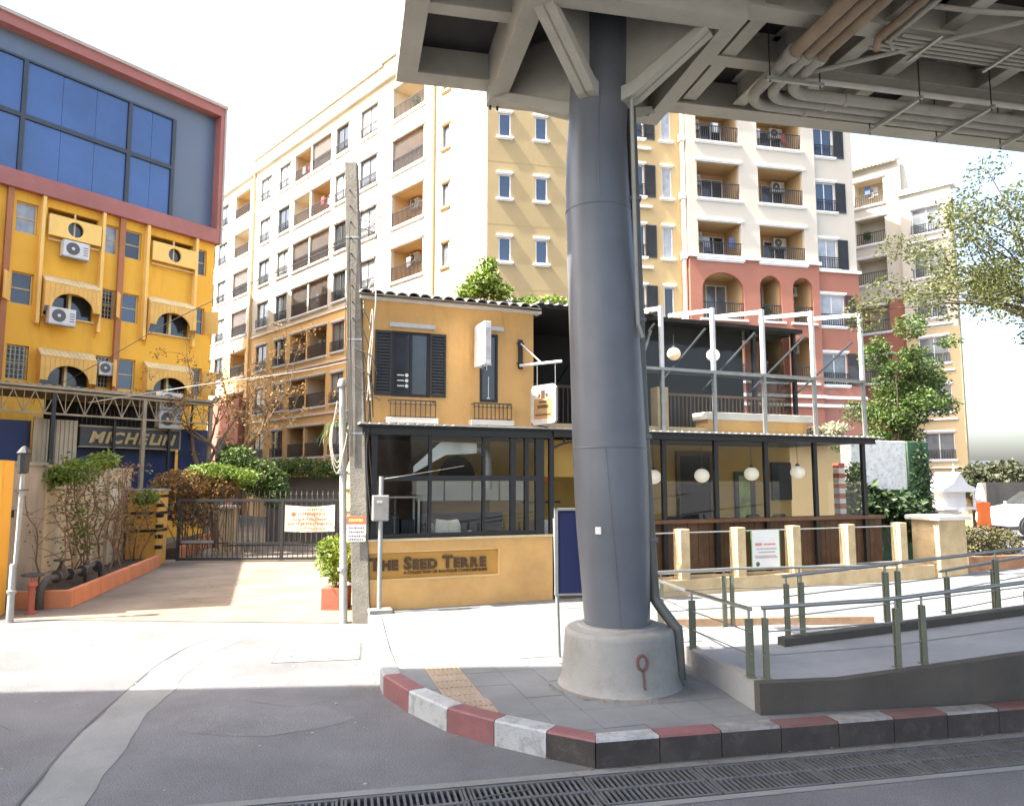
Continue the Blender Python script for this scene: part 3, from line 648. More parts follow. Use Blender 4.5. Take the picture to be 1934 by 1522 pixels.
mb.build('side_wall', concrete, ramp)
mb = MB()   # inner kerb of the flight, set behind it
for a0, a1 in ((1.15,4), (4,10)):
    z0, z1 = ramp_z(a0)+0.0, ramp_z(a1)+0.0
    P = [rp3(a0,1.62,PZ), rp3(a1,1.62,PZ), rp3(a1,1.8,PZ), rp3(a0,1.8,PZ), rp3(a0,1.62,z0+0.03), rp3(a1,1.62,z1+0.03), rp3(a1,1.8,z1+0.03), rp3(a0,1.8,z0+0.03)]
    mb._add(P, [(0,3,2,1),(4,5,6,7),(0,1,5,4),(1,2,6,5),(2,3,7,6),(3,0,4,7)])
mb.build('inner_kerb', concrete_stain_shade, ramp)
mb = MB(); mb._add([(2.2,9.9,PZ), (3.95,9.35,PZ), (4.7,10.9,PZ), (4.2,11.6,PZ), (2.0,11.2,PZ), (2.2,9.9,0.36), (3.95,9.35,0.40), (4.7,10.9,0.34), (4.2,11.6,0.30), (2.0,11.2,0.30)], [(4,3,2,1,0),(5,6,7,8,9),(0,1,6,5),(1,2,7,6),(2,3,8,7),(3,4,9,8),(4,0,5,9)])
mb.build('landing', MATS['ramp_floor'], ramp)
def rail(label, pts, posts, h, rails=(0.33,0.66), grp='steel railings along the ramp', pw=0.05):
    """pts: base line points (x,y,z); posts: positions along it 0..1; twin-plate posts, round top rail, thin rails"""
    t = thing('handrail', label, 'railing', tuple(pts[0]), group=grp); o = Vector(pts[0])
    P = [Vector(p)-o for p in pts]; seg = [(P[i+1]-P[i]).length for i in range(len(P)-1)]; tot = sum(seg)
    def at(s):
        d = s*tot
        for i in range(len(seg)):
            if d <= seg[i]+1e-6: return P[i].lerp(P[i+1], d/seg[i]), (P[i+1]-P[i]).normalized()
            d -= seg[i]
        return P[-1], (P[-1]-P[-2]).normalized()
    for s in posts:
        b, d = at(s); n = Vector((-d.y, d.x, 0)).normalized()
        mb = MB()
        for k in (-1, 1): mb.bar(b+n*0.018*k, b+n*0.018*k+Vector((0,0,h-0.1)), pw, 0.02)
        mb.bar(b+Vector((0,0,0)), b+Vector((0,0,h-0.11)), pw*0.6, 0.02)
        po = mb.build('post', post_steel, t)
        MB().tube([b+Vector((0,0,h-0.11)), b+Vector((0,0,h-0.01))], 0.013, 8).build('pin', rail_metal, po, smooth=60)
        MB().box(b.x-0.05,b.y-0.05,b.z,b.x+0.05,b.y+0.05,b.z+0.008).build('foot_plate', post_steel, po)
    MB().tube([p+Vector((0,0,h)) for p in P], 0.022, 12).build('top_rail', rail_metal, t, smooth=50)
    for f in rails: MB().tube([p+Vector((0,0,h*f)) for p in P], 0.008, 8).build('thin_rail', rail_metal, t, smooth=60)
    return t
def rb(a, b): return rp3(a, b, ramp_z(a))
rail('front ramp railing rising right above the dark ramp wall', [rb(0.12,0.14), rb(1.5,0.14), rb(3.2,0.14), rb(9.5,0.14)], [0.003, 0.158, 0.19, 0.325, 0.48, 0.66, 0.84, 0.99], 0.70)
rail('short railing along the left end of the ramp beside the column', [(2.13,10.9,0.36), (2.2,9.6,0.42), (2.44,7.76,0.5)], [0.0, 0.48, 0.985], 0.68)
rail('middle railing on the inner kerb of the ramp', [rp3(1.2,1.72,ramp_z(1.2)+0.03), rp3(9.5,1.72,ramp_z(9.5)+0.03)], [0.006, 0.03, 0.17, 0.19, 0.36, 0.55, 0.75, 0.95], 0.74)
rail('back railing at the pavement edge in front of the tan fence', [(2.1,11.0,0.3), (3.3,11.45,0.3), (5.9,11.9,0.3)], [0.02, 0.30, 0.335, 0.62, 0.99], 0.85)
rail('far right railing rising behind the ramp', [(6.2,10.95,0.32), (12.5,13.2,0.9)], [0.02, 0.16, 0.35, 0.6, 0.85], 0.85)
MB().box(-0.02,0,0,3.4,0.16,0.12).build('pavement_step', mat('step_brick', (0.3,0.19,0.12), 0.9, 0.25, 5, 0.3, 40), pave, (2.4,11.9,PZ), R(4))

# ------------------------------------------------------------------ navy sign board beside the column
sg = thing('sign_board', 'tall navy sign panel on two steel poles half hidden by the column', 'sign', (0.60, 9.68, 0), R(8))
for x in (0.0, 0.62):
    po = MB().tube([(x-0.05*(1 if x == 0 else 1),0,PZ+2.0-0.2), (x,0,PZ)], 0.025, 10).build('pole', galv, sg, smooth=60)
    MB().lathe([(0.1,PZ), (0.1,PZ+0.012), (0.045,PZ+0.05), (0.03,PZ+0.06)], (x,0), 14).build('base_plate', galv, po, smooth=40)
MB().box(-0.015,-0.035,1.05,0.64,-0.01,2.1).build('panel', navy, sg)
mb = MB(); mb.box(-0.055,-0.04,1.03,-0.015,0.02,2.13); mb.box(0.64,-0.04,1.03,0.68,0.02,2.13); mb.box(-0.055,-0.04,2.1,0.68,0.02,2.13); mb.box(-0.015,-0.04,1.03,0.64,0.02,1.05)
mb.build('frame', galv, sg)
def leaf_mesh(blobs, n, size, seed, shell=0.55, flat=0.0, aspect=0.55):
    """n folded leaves spread through ellipsoids (cx,cy,cz,rx,ry,rz)"""
    rnd = random.Random(seed); mb = MB(); vol = [b[3]*b[4]*b[5] for b in blobs]; tot = sum(v**0.7 for v in vol)
    for b, v in zip(blobs, vol):
        k = int(n*(v**0.7)/tot)
        for _ in range(k):
            while True:
                x, y, z = rnd.uniform(-1,1), rnd.uniform(-1,1), rnd.uniform(-1,1); d = x*x+y*y+z*z
                if d <= 1 and (d > shell*shell or rnd.random() < 0.35): break
            p = Vector((b[0]+x*b[3], b[1]+y*b[4], b[2]+z*b[5])); s = size*rnd.uniform(0.6,1.35)
            d = Vector((rnd.gauss(0,1), rnd.gauss(0,1), rnd.gauss(0,0.6)-0.25)).normalized()
            u = Vector((rnd.gauss(0,1), rnd.gauss(0,1), rnd.gauss(0,1))); w = d.cross(u).normalized(); nn = w.cross(d)
            a = p; t = p+d*s; l = p+d*s*0.45+w*s*aspect*0.5+nn*s*0.1; r = p+d*s*0.45-w*s*aspect*0.5+nn*s*0.1
            mb._add([a, l, t, r], [(0,1,2), (0,2,3)])
    return mb
# ------------------------------------------------------------------ buildings: shared pieces
def wall_holes(mb, x0, x1, z0, z1, holes, y=0.0, dep=0.2, mi=0, mi2=None):
    xs = sorted({x0, x1} | {v for h in holes for v in h[:2] if x0 < v < x1}); zs = sorted({z0, z1} | {v for h in holes for v in h[2:4] if z0 < v < z1})
    inh = lambda x, z: any(h[0]-1e-6 < x < h[1]+1e-6 and h[2]-1e-6 < z < h[3]+1e-6 for h in holes)
    for j in range(len(zs)-1):
        run = None
        for i in range(len(xs)-1):
            f = not inh((xs[i]+xs[i+1])/2, (zs[j]+zs[j+1])/2)
            if f and run is None: run = xs[i]
            if run is not None and (not f or i == len(xs)-2):
                e = xs[i+1] if f else xs[i]
                mb.quad((run,y,zs[j]), (e,y,zs[j]), (e,y,zs[j+1]), (run,y,zs[j+1]), mi); run = None
    m2 = mi if mi2 is None else mi2
    for (a, b, c, d) in [h[:4] for h in holes]:
        mb.quad((a,y,c), (a,y,d), (a,y+dep,d), (a,y+dep,c), m2); mb.quad((b,y,d), (b,y,c), (b,y+dep,c), (b,y+dep,d), m2)
        mb.quad((a,y,d), (b,y,d), (b,y+dep,d), (a,y+dep,d), m2); mb.quad((b,y,c), (a,y,c), (a,y+dep,c), (b,y+dep,c), m2)
CACHE = {}
def cached(key, fn):
    if key not in CACHE: CACHE[key] = fn()
    return CACHE[key]
class Facade:
    """a facade frame inside a building: u along, y into the building, z up"""
    def __init__(s, parent, ox, oy, d): s.p = parent; s.o = (ox, oy); s.d = d; s.rz = ang(d)
    def loc(s, u, y, z): return (s.o[0]+u*s.d[0]-y*s.d[1], s.o[1]+u*s.d[1]+y*s.d[0], z)
    def put(s, name, me, u, y, z): return place(name, me, s.p, s.loc(u,y,z), s.rz)
    def mb(s, name, mb, m, **k): return mb.build(name, m, s.p, s.loc(0,0,0), s.rz, **k)
def rails_mesh(w, h, gap, ornate=False):
    def f():
        mb = MB(); mb.box(-w/2,-0.02,h-0.04,w/2,0.02,h); mb.box(-w/2,-0.012,0.03,w/2,0.012,0.055)
        k = max(2, int(w/gap))
        for i in range(k+1):
            x = -w/2+0.012+(w-0.024)*i/k; mb.box(x-0.013,-0.013,0.0,x+0.013,0.013,h-0.02)
        if ornate: mb.box(-w/2,-0.01,h-0.14,w/2,0.01,h-0.12)
        return mb.mesh('railing', iron)
    return cached(('rail', round(w,2), round(h,2), gap, ornate), f)
def shutter_mesh(w, h, n=None):
    n = n or max(6, int(h/0.09))
    def f():
        mb = MB(); t = 0.04
        mb.box(-w/2,-t/2,0,-w/2+0.05,t/2,h); mb.box(w/2-0.05,-t/2,0,w/2,t/2,h); mb.box(-w/2+0.05,-t/2,0,w/2-0.05,t/2,0.06); mb.box(-w/2+0.05,-t/2,h-0.06,w/2-0.05,t/2,h)
        for i in range(n):
            z = 0.07+(h-0.14)*i/n; mb._add([(-w/2+0.05,-0.018,z), (w/2-0.05,-0.018,z), (w/2-0.05,0.012,z+(h-0.14)/n*0.9), (-w/2+0.05,0.012,z+(h-0.14)/n*0.9)], [(0,1,2,3)])
        mb.box(-w/2+0.05,0.012,0.06,w/2-0.05,0.016,h-0.06)
        return mb.mesh('shutter', dark_paint)
    return cached(('shut', round(w,2), round(h,2), n), f)
def win_mesh(w, h, split, fm):
    def f():
        mb = MB(); t = 0.05
        mb.box(-w/2,-0.03,0,-w/2+t,0.03,h); mb.box(w/2-t,-0.03,0,w/2,0.03,h); mb.box(-w/2+t,-0.03,0,w/2-t,0.03,t); mb.box(-w/2+t,-0.03,h-t,w/2-t,0.03,h)
        for i in range(1, split): x = -w/2+w*i/split; mb.box(x-t/2,-0.028,t,x+t/2,0.028,h-t)
        return mb.mesh('window', fm)
    return cached(('win', round(w,2), round(h,2), split, fm.name), f)
def pane_mesh(w, h, pm):
    return cached(('pane', round(w,2), round(h,2), pm.name), lambda: MB().box(-w/2,-0.006,0,w/2,0.006,h).mesh('pane', pm))
def slab_mesh(w, d, h, m):
    def f():
        mb = MB(); mb.box(-w/2,-d,0,w/2,0.0,h); mb.box(-w/2+0.04,-d*0.55,-0.06,w/2-0.04,0,0.0); return mb.mesh('sill', m)
    return cached(('slab', round(w,2), round(d,2), round(h,2), m.name), f)
def sub(name, me, par, loc): return place(name, me, par, loc)
def window(fc, u0, u1, z0, z1, pm, fm=white_steel, split=2, rec=0.12, sill=True, lintel=False, rail=0.0, shutter=0, sm=white_paint, transom=False):
    w, h = u1-u0, z1-z0
    o = fc.put('window', win_mesh(w, h, split, fm), (u0+u1)/2, rec, z0)
    pw = (w-0.1)/split
    for i in range(split):
        me = pane_mesh(pw-0.02, h-0.1, pm if not callable(pm) else pm()); sub('pane', me, o, (-w/2+0.05+pw*(i+0.5), 0.0 if i % 2 == 0 else 0.012, 0.05))
    if sill: sub('sill', slab_mesh(w+0.24, 0.11, 0.09, sm), o, (0,-rec,-0.1))
    if lintel: sub('lintel', slab_mesh(w+0.2, 0.09, 0.1, sm), o, (0,-rec,h+0.06))
    if rail: sub('railing', rails_mesh(w+0.06, rail, 0.13, True), o, (0,-rec-0.09,0.0))
    if shutter: sub('shutter', shutter_mesh(abs(shutter), h+0.06), o, ((w/2+abs(shutter)/2+0.02)*(1 if shutter > 0 else -1), -rec-0.03, -0.03))
    return o
def ac_mesh(w=0.8, h=0.56, d=0.28):
    def f():
        mb = MB(); mb.box(-w/2,-d,0,w/2,0,h); mb.ylathe([(h*0.40,-d-0.004),(h*0.40,-d-0.012),(h*0.36,-d-0.013)], (-w*0.14,0,h*0.5), 20, 1)
        mb.ylathe([(h*0.1,-d-0.013),(h*0.1,-d-0.03)], (-w*0.14,0,h*0.5), 12, 0); mb.box(-w/2-0.02,-d-0.02,-0.05,w/2+0.02,0.02,-0.001, 2)
        for k in range(4): mb.box(w*0.27,-d-0.006,h*(0.2+0.16*k),w*0.45,-d-0.001,h*(0.25+0.16*k), 1)
        return mb.mesh('air_conditioner', [ac_white, ac_dark, galv], None)
    return cached(('ac', w, h, d), f)
def balcony(fc, u0, u1, z0, z1, inm, dep=1.3, rail=0.85, screen=False, door=True, ac=False, sm=white_paint, doorpm=None, sill=True, gap=0.12):
    w, h = u1-u0, z1-z0
    def f():
        mb = MB(); a, b = -w/2, w/2; y0, y1 = 0.205, dep
        mb.quad((a,y1,0), (b,y1,0), (b,y1,h), (a,y1,h)); mb.quad((a,y0,0), (a,y1,0), (a,y1,h), (a,y0,h)); mb.quad((b,y1,0), (b,y0,0), (b,y0,h), (b,y1,h))
        mb.quad((a,y0,h), (a,y1,h), (b,y1,h), (b,y0,h)); mb.quad((a,y1,0), (a,y0,0), (b,y0,0), (b,y1,0))
        return mb.mesh('balcony', inm)
    o = fc.put('balcony', cached(('bal', round(w,2), round(h,2), dep, inm.name), f), (u0+u1)/2, 0, z0)
    if door:
        dw = min(1.3, w*0.52); fr = sub('sliding_door', win_mesh(dw, h-0.25, 2, white_steel), o, (w/2-dw/2-0.12, dep-0.04, 0.01))

        pm = doorpm or pane_grey
        for i in range(2): sub('door_pane', pane_mesh((dw-0.1)/2-0.02, h-0.36, pm), o, (w/2-dw/2-0.12+(-0.25+0.5*i)*(dw-0.1), dep-0.03, 0.06))
    if screen: sub('insect_screen', pane_mesh(w, h, screen_mat), o, (0,0.12,0))
    if rail: sub('railing', rails_mesh(w, rail, gap), o, (0,0.05,0.0))
    if ac: sub('air_conditioner', ac_mesh(0.75,0.52,0.26), o, (ac*w*0.28, dep-0.02, h-0.62))
    LR = random.random()
    if LR < 0.3 and rail:
        for q in range(random.randint(2,4)):
            cm = random.choice(CLOTH); lw_ = random.uniform(0.22,0.4); x_ = random.uniform(-w/2+0.25,w/2-0.3)
            sub('laundry', cached(('cl', cm.name, round(lw_,1)), lambda: MB().box(-round(lw_,1)/2,-0.01,0,round(lw_,1)/2,0.01,0.5).mesh('laundry', cm)), o, (x_,0.3+0.1*q,random.uniform(0.55,0.8)))
    elif LR < 0.45 and rail: sub('potted_plant', cached(('bp', w > 2), lambda: leaf_mesh([(0,0,0.45,0.22,0.2,0.3)], 160, 0.13, 5, 0.2).mesh('potted_plant', leaf_mid)), o, (random.uniform(-w/3,w/3),0.4,0.2))
    if sill: sub('sill', slab_mesh(w+0.25, 0.1, 0.1, sm), o, (0,0,-0.11)); sub('lintel', slab_mesh(w+0.25, 0.09, 0.09, sm), o, (0,0,h+0.05))
    return o
CLOTH = [mat('cloth_white', (0.6,0.6,0.58), 0.8, 0.1), mat('cloth_red', (0.4,0.06,0.06), 0.8, 0.1), mat('cloth_blue', (0.08,0.13,0.3), 0.8, 0.1), mat('cloth_grey', (0.2,0.2,0.21), 0.8, 0.1)]
screen_mat = glass('insect_screen', (0.8, 0.76, 0.7), 0.0, 0.6)

# ------------------------------------------------------------------ the apartment block behind
apt = thing('apartment_building', 'eight storey cream and orange apartment block with balconies behind the cafe', 'apartment block', (-1.17, 33.5, 0))
dL = (0.6777, -0.7354); dR = (0.9747, 0.2237)
FL = Facade(apt, 0, 0, dL); FR = Facade(apt, 0, 0, dR)
rows = [22.25-3.06*k for k in range(7)]
TOP = 24.85; SPL = 12.72
wins = {'n': (-3.46,-2.92), 'A': (-11.4,-9.62), 'B': (-14.3,-12.85), 'C': (-22.12,-20.5), 'D': (-25.1,-23.4), 'F': (-32.8,-31.1), 'G': (-37.6,-36.0)}
bals = {'a': (-8.02,-5.1), 'b': (-19.82,-17.6), 'c': (-17.42,-14.95), 'e': (-29.7,-27.0), 'f': (-35.3,-33.5)}
H_ = {True: [], False: []}
for r, z in enumerate(rows):
    up = z > SPL
    for k, (a, b) in wins.items():
        zz = (z+0.9-1.0, z+1.85-1.0+0.25) if k == 'n' else (z+0.06, z+1.8)
        H_[up].append((a, b, *zz))
    for k, (a, b) in bals.items(): H_[up].append((a, b, z, z+1.88))
mb = MB(); wall_holes(mb, -44, 0, SPL, TOP, H_[True]); FL.mb('wall', mb, apt_cream)
mb = MB(); wall_holes(mb, -12.5, 0, 0, SPL, [h for h in H_[False] if h[0] > -12.5]); FL.mb('wall', mb, apt_cream)
mb = MB(); wall_holes(mb, -26.1, -12.5, 0, SPL, [h for h in H_[False] if -26.1 < h[0] < -12.5]); FL.mb('wall', mb, apt_orange)
mb = MB(); wall_holes(mb, -31, -26.1, 0, SPL, [h for h in H_[False] if -31 < h[0] < -26.2]); FL.mb('wall', mb, apt_orange)
mb = MB(); wall_holes(mb, -44, -31, 0, SPL, [h for h in H_[False] if h[0] < -31]); FL.mb('wall', mb, apt_cream)
frame_dark = mat('frame_dark', (0.09,0.1,0.115), 0.5, 0.15)
curt = [pane_curtain, pane_grey, pane_curtain, pane_dark]
for r, z in enumerate(rows):
    for k, (a, b) in wins.items():
        if k == 'n':
            if r < 5: window(FL, a, b, z-0.1, z+1.1, pane_grey, frame_dark, 1, rail=0, lintel=True, sm=apt_orange if r < 4 else white_paint)
        elif k == 'G' and r > 4: continue
        else: window(FL, a, b, z+0.06, z+1.8, random.choice(curt), frame_dark, 2, rail=0.6, lintel=True)
    for k, (a, b) in bals.items():
        scr = (r in (2,3) and k in 'bc') or (r == 1 and k == 'a') or (r == 0 and k == 'c') or (r == 2 and k == 'e') or (r == 3 and k == 'e')
        balcony(FL, a, b, z, z+1.88, apt_inside if random.random() < 0.7 else apt_inside2, screen=scr, ac=random.choice([0, 0, 1, -1]))
    if r >= 3:
        mb = MB(); mb.box(-26.0,-0.07,z-0.55,-8.4,0,z-0.45); FL.mb('string_course', mb, white_paint)
mb = MB(); mb.box(-44,-0.22,TOP,0.0,0.15,TOP+0.14); mb.box(-26.1,-0.14,TOP+0.14,-8.9,0.15,TOP+0.95); mb.box(-8.9,-0.14,TOP+0.14,0.0,0.15,TOP+1.1); mb.box(-44,-0.05,TOP+0.14,-26.1,0.15,TOP+0.3)
mb.box(-26.2,-0.26,TOP+0.95,-8.9,0.2,TOP+1.1); mb.box(-8.95,-0.26,TOP+1.1,0.0,0.2,TOP+1.25); FL.mb('parapet', mb, apt_cream)
for u in (-4.12, -26.12):
    mb = MB(); mb.tube([(u,-0.1,0.0), (u,-0.1,TOP)], 0.075, 10); FL.mb('downpipe', mb, mat('downpipe_orange', (0.68,0.45,0.18), 0.6, 0.1), smooth=60)
# red entrance bay low on the long side
mb = MB(); mb.box(-31.5,-0.55,0,-26.4,-0.02,8.3); FL.mb('red_bay', mb, apt_red)
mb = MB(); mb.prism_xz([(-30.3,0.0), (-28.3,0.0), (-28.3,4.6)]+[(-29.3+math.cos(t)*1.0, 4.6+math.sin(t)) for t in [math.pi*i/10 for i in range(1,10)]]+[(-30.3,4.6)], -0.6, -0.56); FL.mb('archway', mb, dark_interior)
# --- end wall and street side
rz_ = [18.67, 15.65, 12.6, 9.55]
holes = []
for z in rz_:
    for u0 in (0.56, 2.34): holes.append((u0, u0+0.58, z, z+1.13))
mb = MB(); wall_holes(mb, 0, 5.2, 0, TOP, holes, dep=0.16); FR.mb('end_wall', mb, apt_yellow)
for z in rz_:
    for u0 in (0.56, 2.34): window(FR, u0, u0+0.58, z, z+1.13, pane_blue, white_paint, 1, rec=0.06, lintel=True)
for z in (17.4, 14.35, 11.3): FR.mb('wall_joint', MB().box(0.01,-0.004,z,5.19,0.0,z+0.03), mat('joint_line', (0.35,0.25,0.1), 0.9, 0.1))
fl = [19.4, 16.42, 13.35]
hs = []
ALLZ = [22.4]+fl+[10.3, 7.3]
for z in ALLZ:
    hs.append((6.75, 7.95, z+0.0, z+1.58)); hs.append((8.9, 9.42, z, z+1.58))
mb = MB(); wall_holes(mb, 5.2, 10.1, 0, TOP, hs, y=0.15, dep=0.16)
mb.quad((5.2,0,0), (5.2,0.15,0), (5.2,0.15,TOP), (5.2,0,TOP)); FR.mb('wall', mb, apt_gold)
FG = Facade(apt, *FR.loc(0,0.15,0)[:2], dR)
for z in ALLZ:
    window(FG, 6.75, 7.95, z, z+1.58, pane_blue, white_steel, 2, rec=0.1, rail=0.6, lintel=True, shutter=0.58)
    mb = MB(); mb.box(6.5,-0.16,z-0.62,8.3,0,z-0.5); FG.mb('ledge', mb, white_paint)
    if z != 10.3 and z != 7.3: window(FG, 8.9, 9.42, z, z+1.58, pane_curtain, white_steel, 1, rec=0.08, lintel=True)
    else: window(FG, 8.9, 9.42, z, z+1.58, pane_dark, white_steel, 1, rec=0.08, lintel=True)
mb = MB(); mb.tube([(9.92,-0.05,7.0), (9.92,-0.05,TOP)], 0.085, 10)
for z in ALLZ[:5]: mb.box(9.75,-0.2,z-0.05,10.02,0.05,z+0.25)
FR.mb('downpipe', mb, white_paint, smooth=50)
# balcony bay
BY = -0.25
FB2 = Facade(apt, *FR.loc(0,BY,0)[:2], dR)
hs = []
for z in [22.4]+fl:
    hs += [(10.6,12.95,z+0.05,z+1.93), (14.0,16.55,z+0.05,z+1.93)]
mb = MB(); wall_holes(mb, 10.1, 17.3, 13.42, TOP, hs); mb.quad((10.1,0.42,13.42), (10.1,0,13.42), (10.1,0,TOP), (10.1,0.42,TOP)); mb.quad((17.3,0,13.42), (17.3,0.4,13.42), (17.3,0.4,TOP), (17.3,0,TOP))
FB2.mb('wall', mb, apt_cream)
for z in [22.4]+fl:
    for a, b, k in ((10.6,12.95,-1), (14.0,16.55,1)):
        balcony(FB2, a, b, z+0.05, z+1.93, apt_inside, dep=1.6, rail=0.85, ac=k, doorpm=pane_dark, gap=0.11)
# right hand bay with shuttered windows
hs = [(17.4,18.62,z,z+1.55) for z in [22.4]+fl]
mb = MB(); wall_holes(mb, 17.3, 19.75, 13.2, TOP, hs, dep=0.16); mb.quad((19.75,0,13.2), (19.75,6,13.2), (19.75,6,TOP), (19.75,0,TOP)); FR.mb('wall', mb, apt_cream)
for z in [22.4]+fl: window(FR, 17.4, 18.62, z, z+1.55, pane_blue if z > 14 else pane_curtain, white_steel, 2, rec=0.1, rail=0.6, lintel=True, shutter=0.6)
# red lower storeys with arches
def arch_hole(mb, u0, u1, zs, zt, y, dep, n=12):
    """fill between an arch and the top of its rectangular hole, with the soffit"""
    c = (u0+u1)/2; r = (u1-u0)/2; rz2 = min(r, zt-zs); P = [(c-r*math.cos(math.pi*i/n), zs+rz2*math.sin(math.pi*i/n)) for i in range(n+1)]
    for i in range(n):
        (x0, z0), (x1, z1) = P[i], P[i+1]
        mb.quad((x0,y,z0), (x1,y,z1), (x1,y,zt), (x0,y,zt)); mb.quad((x1,y,z1), (x0,y,z0), (x0,y+dep,z0), (x1,y+dep,z1))
arches = [(10.75,13.0,12.72), (13.9,15.1,12.68), (15.75,16.9,12.68)]
mb = MB(); hs = []
lows = [10.35, 7.3]
for z in lows:
    for a, b, t in arches: hs.append((a, b, z, z+2.35))
wall_holes(mb, 10.1, 17.3, 4.2, 13.42, hs)
for z in lows:
    for a, b, t in arches: arch_hole(mb, a, b, z+2.35-min((b-a)/2,0.85), z+2.35, 0.0, 0.2)
mb.quad((10.1,0.45,4.2), (10.1,0,4.2), (10.1,0,13.42), (10.1,0.45,13.42)); mb.quad((17.3,0,4.2), (17.3,0.4,4.2), (17.3,0.4,13.42), (17.3,0,13.42))
FB2.mb('red_wall', mb, apt_red)
for z in lows:
    for i, (a, b, t) in enumerate(arches):
        balcony(FB2, a, b, z, z+2.35, apt_inside, dep=1.6, rail=0.85, door=i < 2, ac=0 if i != 2 else 1, doorpm=pane_grey, sill=False)
        mb = MB(); mb.box(a-0.15,-0.12,z-0.1,b+0.15,0,z); FB2.mb('sill', mb, white_paint)
hs = [(17.4,18.9,z,z+1.6) for z in lows]
mb = MB(); wall_holes(mb, 17.3, 19.8, 4.2, 13.2, hs, y=-0.02, dep=0.16); mb.quad((19.8,-0.02,4.2), (19.8,6,4.2), (19.8,6,13.2), (19.8,-0.02,13.2)); FR.mb('red_wall', mb, apt_red)
for z in lows: window(FR, 17.4, 18.9, z, z+1.6, pane_curtain if z > 9 else pane_grey, white_steel, 2, rec=0.08, rail=0.6, lintel=True, shutter=0.62)
for q in ((10.0,BY-0.12,13.4,17.4,BY+0.1,13.55), (17.4,-0.14,13.15,19.9,0.0,13.3), (10.0,BY-0.1,6.55,17.4,BY+0.1,6.7), (10.0,BY-0.1,6.1,19.9,BY-0.02,6.25), (17.4,-0.14,6.55,19.9,-0.02,6.7)): FR.mb('string_course', MB().box(*q), white_paint)
for q in ((0,0.2,0,5.0,0.6,4.2), (10.12,0.3,0,19.7,0.9,4.25)): FR.mb('ground_storey', MB().box(*q), apt_gold)
for q in ((-0.2,-0.15,TOP,10.0,0.5,TOP+0.9), (10.0,BY-0.2,TOP,19.9,BY+0.6,TOP+0.9)): FR.mb('parapet', MB().box(*q), apt_cream)
# solid core and roof so nothing is hollow from other sides
mb = MB()
core = [FL.loc(-44,1.4,0)[:2], FL.loc(-1.6,1.4,0)[:2], FR.loc(1.9,1.9,0)[:2], FR.loc(19.6,1.9,0)[:2], FR.loc(19.6,14,0)[:2], FL.loc(-44,15,0)[:2]]
mb.prism([FL.loc(-44,0.1,0)[:2], (0,0.2), FR.loc(19.7,0.1,0)[:2], FR.loc(19.7,14,0)[:2], FL.loc(-44,15,0)[:2]], TOP-0.05, TOP+0.05); mb.prism(core, 0.0, TOP-0.06)
mb.build('core', apt_inside2, apt)

# ------------------------------------------------------------------ right wing, farther back
W = thing('apartment_wing', 'tall pale apartment wing with red base beside the right edge tree', 'apartment block', (21.04, 44.0, 0))
dW = (0.7216, -0.6923); FW = Facade(W, 0, 0, dW)
hs = []; wz = [19.0, 16.45, 0]
balz = [19.0, 16.6, 14.15, 11.2, 8.2]
winz = [16.45, 13.9, 11.55, 8.95, 6.25, 3.6]
hl = [(0.0,1.65,z,z+1.55) for z in balz]; hr = [(3.2,4.72,z,z+1.45) for z in winz]
mb = MB(); wall_holes(mb, -6, 2.6, 13.0, 21.3, [h for h in hl if h[2] > 13]); FW.mb('wall', mb, apt_cream)
mb = MB(); wall_holes(mb, -6, 2.9, 0, 13.0, [h for h in hl if h[2] < 13]); FW.mb('red_wall', mb, apt_red)
FW2 = Facade(W, *FW.loc(0,-0.45,0)[:2], dW)
mb = MB(); wall_holes(mb, 2.6, 5.25, 10.9, 18.9, [h for h in hr if h[2] > 10.9]); mb.quad((2.6,0.6,10.9), (2.6,0,10.9), (2.6,0,18.9), (2.6,0.6,18.9)); FW2.mb('wall', mb, apt_cream)
mb = MB(); wall_holes(mb, 2.6, 5.3, 0, 10.9, [h for h in hr if h[2] < 10.9]); mb.quad((2.6,0.6,0), (2.6,0,0), (2.6,0,10.9), (2.6,0.6,10.9)); FW2.mb('wall', mb, mat('wing_tan', (0.47,0.36,0.2), 0.9, 0.1, 0.6, 0.1, 14, stain=0.2, streak=True, staincol=(0.38,0.27,0.13)))
for z in balz: balcony(FW, 0.0, 1.65, z, z+1.55, apt_inside2, rail=0.7)
for z in winz:
    window(FW2, 3.2, 4.72, z, z+1.45, pane_grey, white_steel, 2, rail=0.5, lintel=True)
    mb = MB(); mb.box(2.95,-0.12,z-0.5,4.97,0,z-0.4); FW2.mb('ledge', mb, white_paint)
mb = MB(); mb.prism([(-6,0.8),(5.1,0.8),(2.2,14),(-6,14)], 0, 18.85); mb.prism([(-6,0.9),(2.6,0.9),(-0.3,14),(-6,14)], 18.85, 21.35); FW.mb('core', mb, apt_cream)
for q in ((2.5,-0.6,2.55,5.6,0.3,2.8), (2.5,-0.6,18.9,5.4,0.4,19.2)): FW.mb('cornice', MB().box(*q), white_paint)
for k in range(13):
    mb = MB(); mb.tube([(0,-0.3,21.35), (0,0.9,21.75)], 0.11, 8, cap=True); mb.build('ridge_tile', mat('tile_pale', (0.5,0.42,0.34), 0.8, 0.2), W, FW.loc(-0.3+0.22*k,0,0), FW.rz)
mb = MB(); mb.box(4.6,-1.2,0,5.5,-0.5,2.5); FW.mb('porch_pillar', mb, apt_gold)

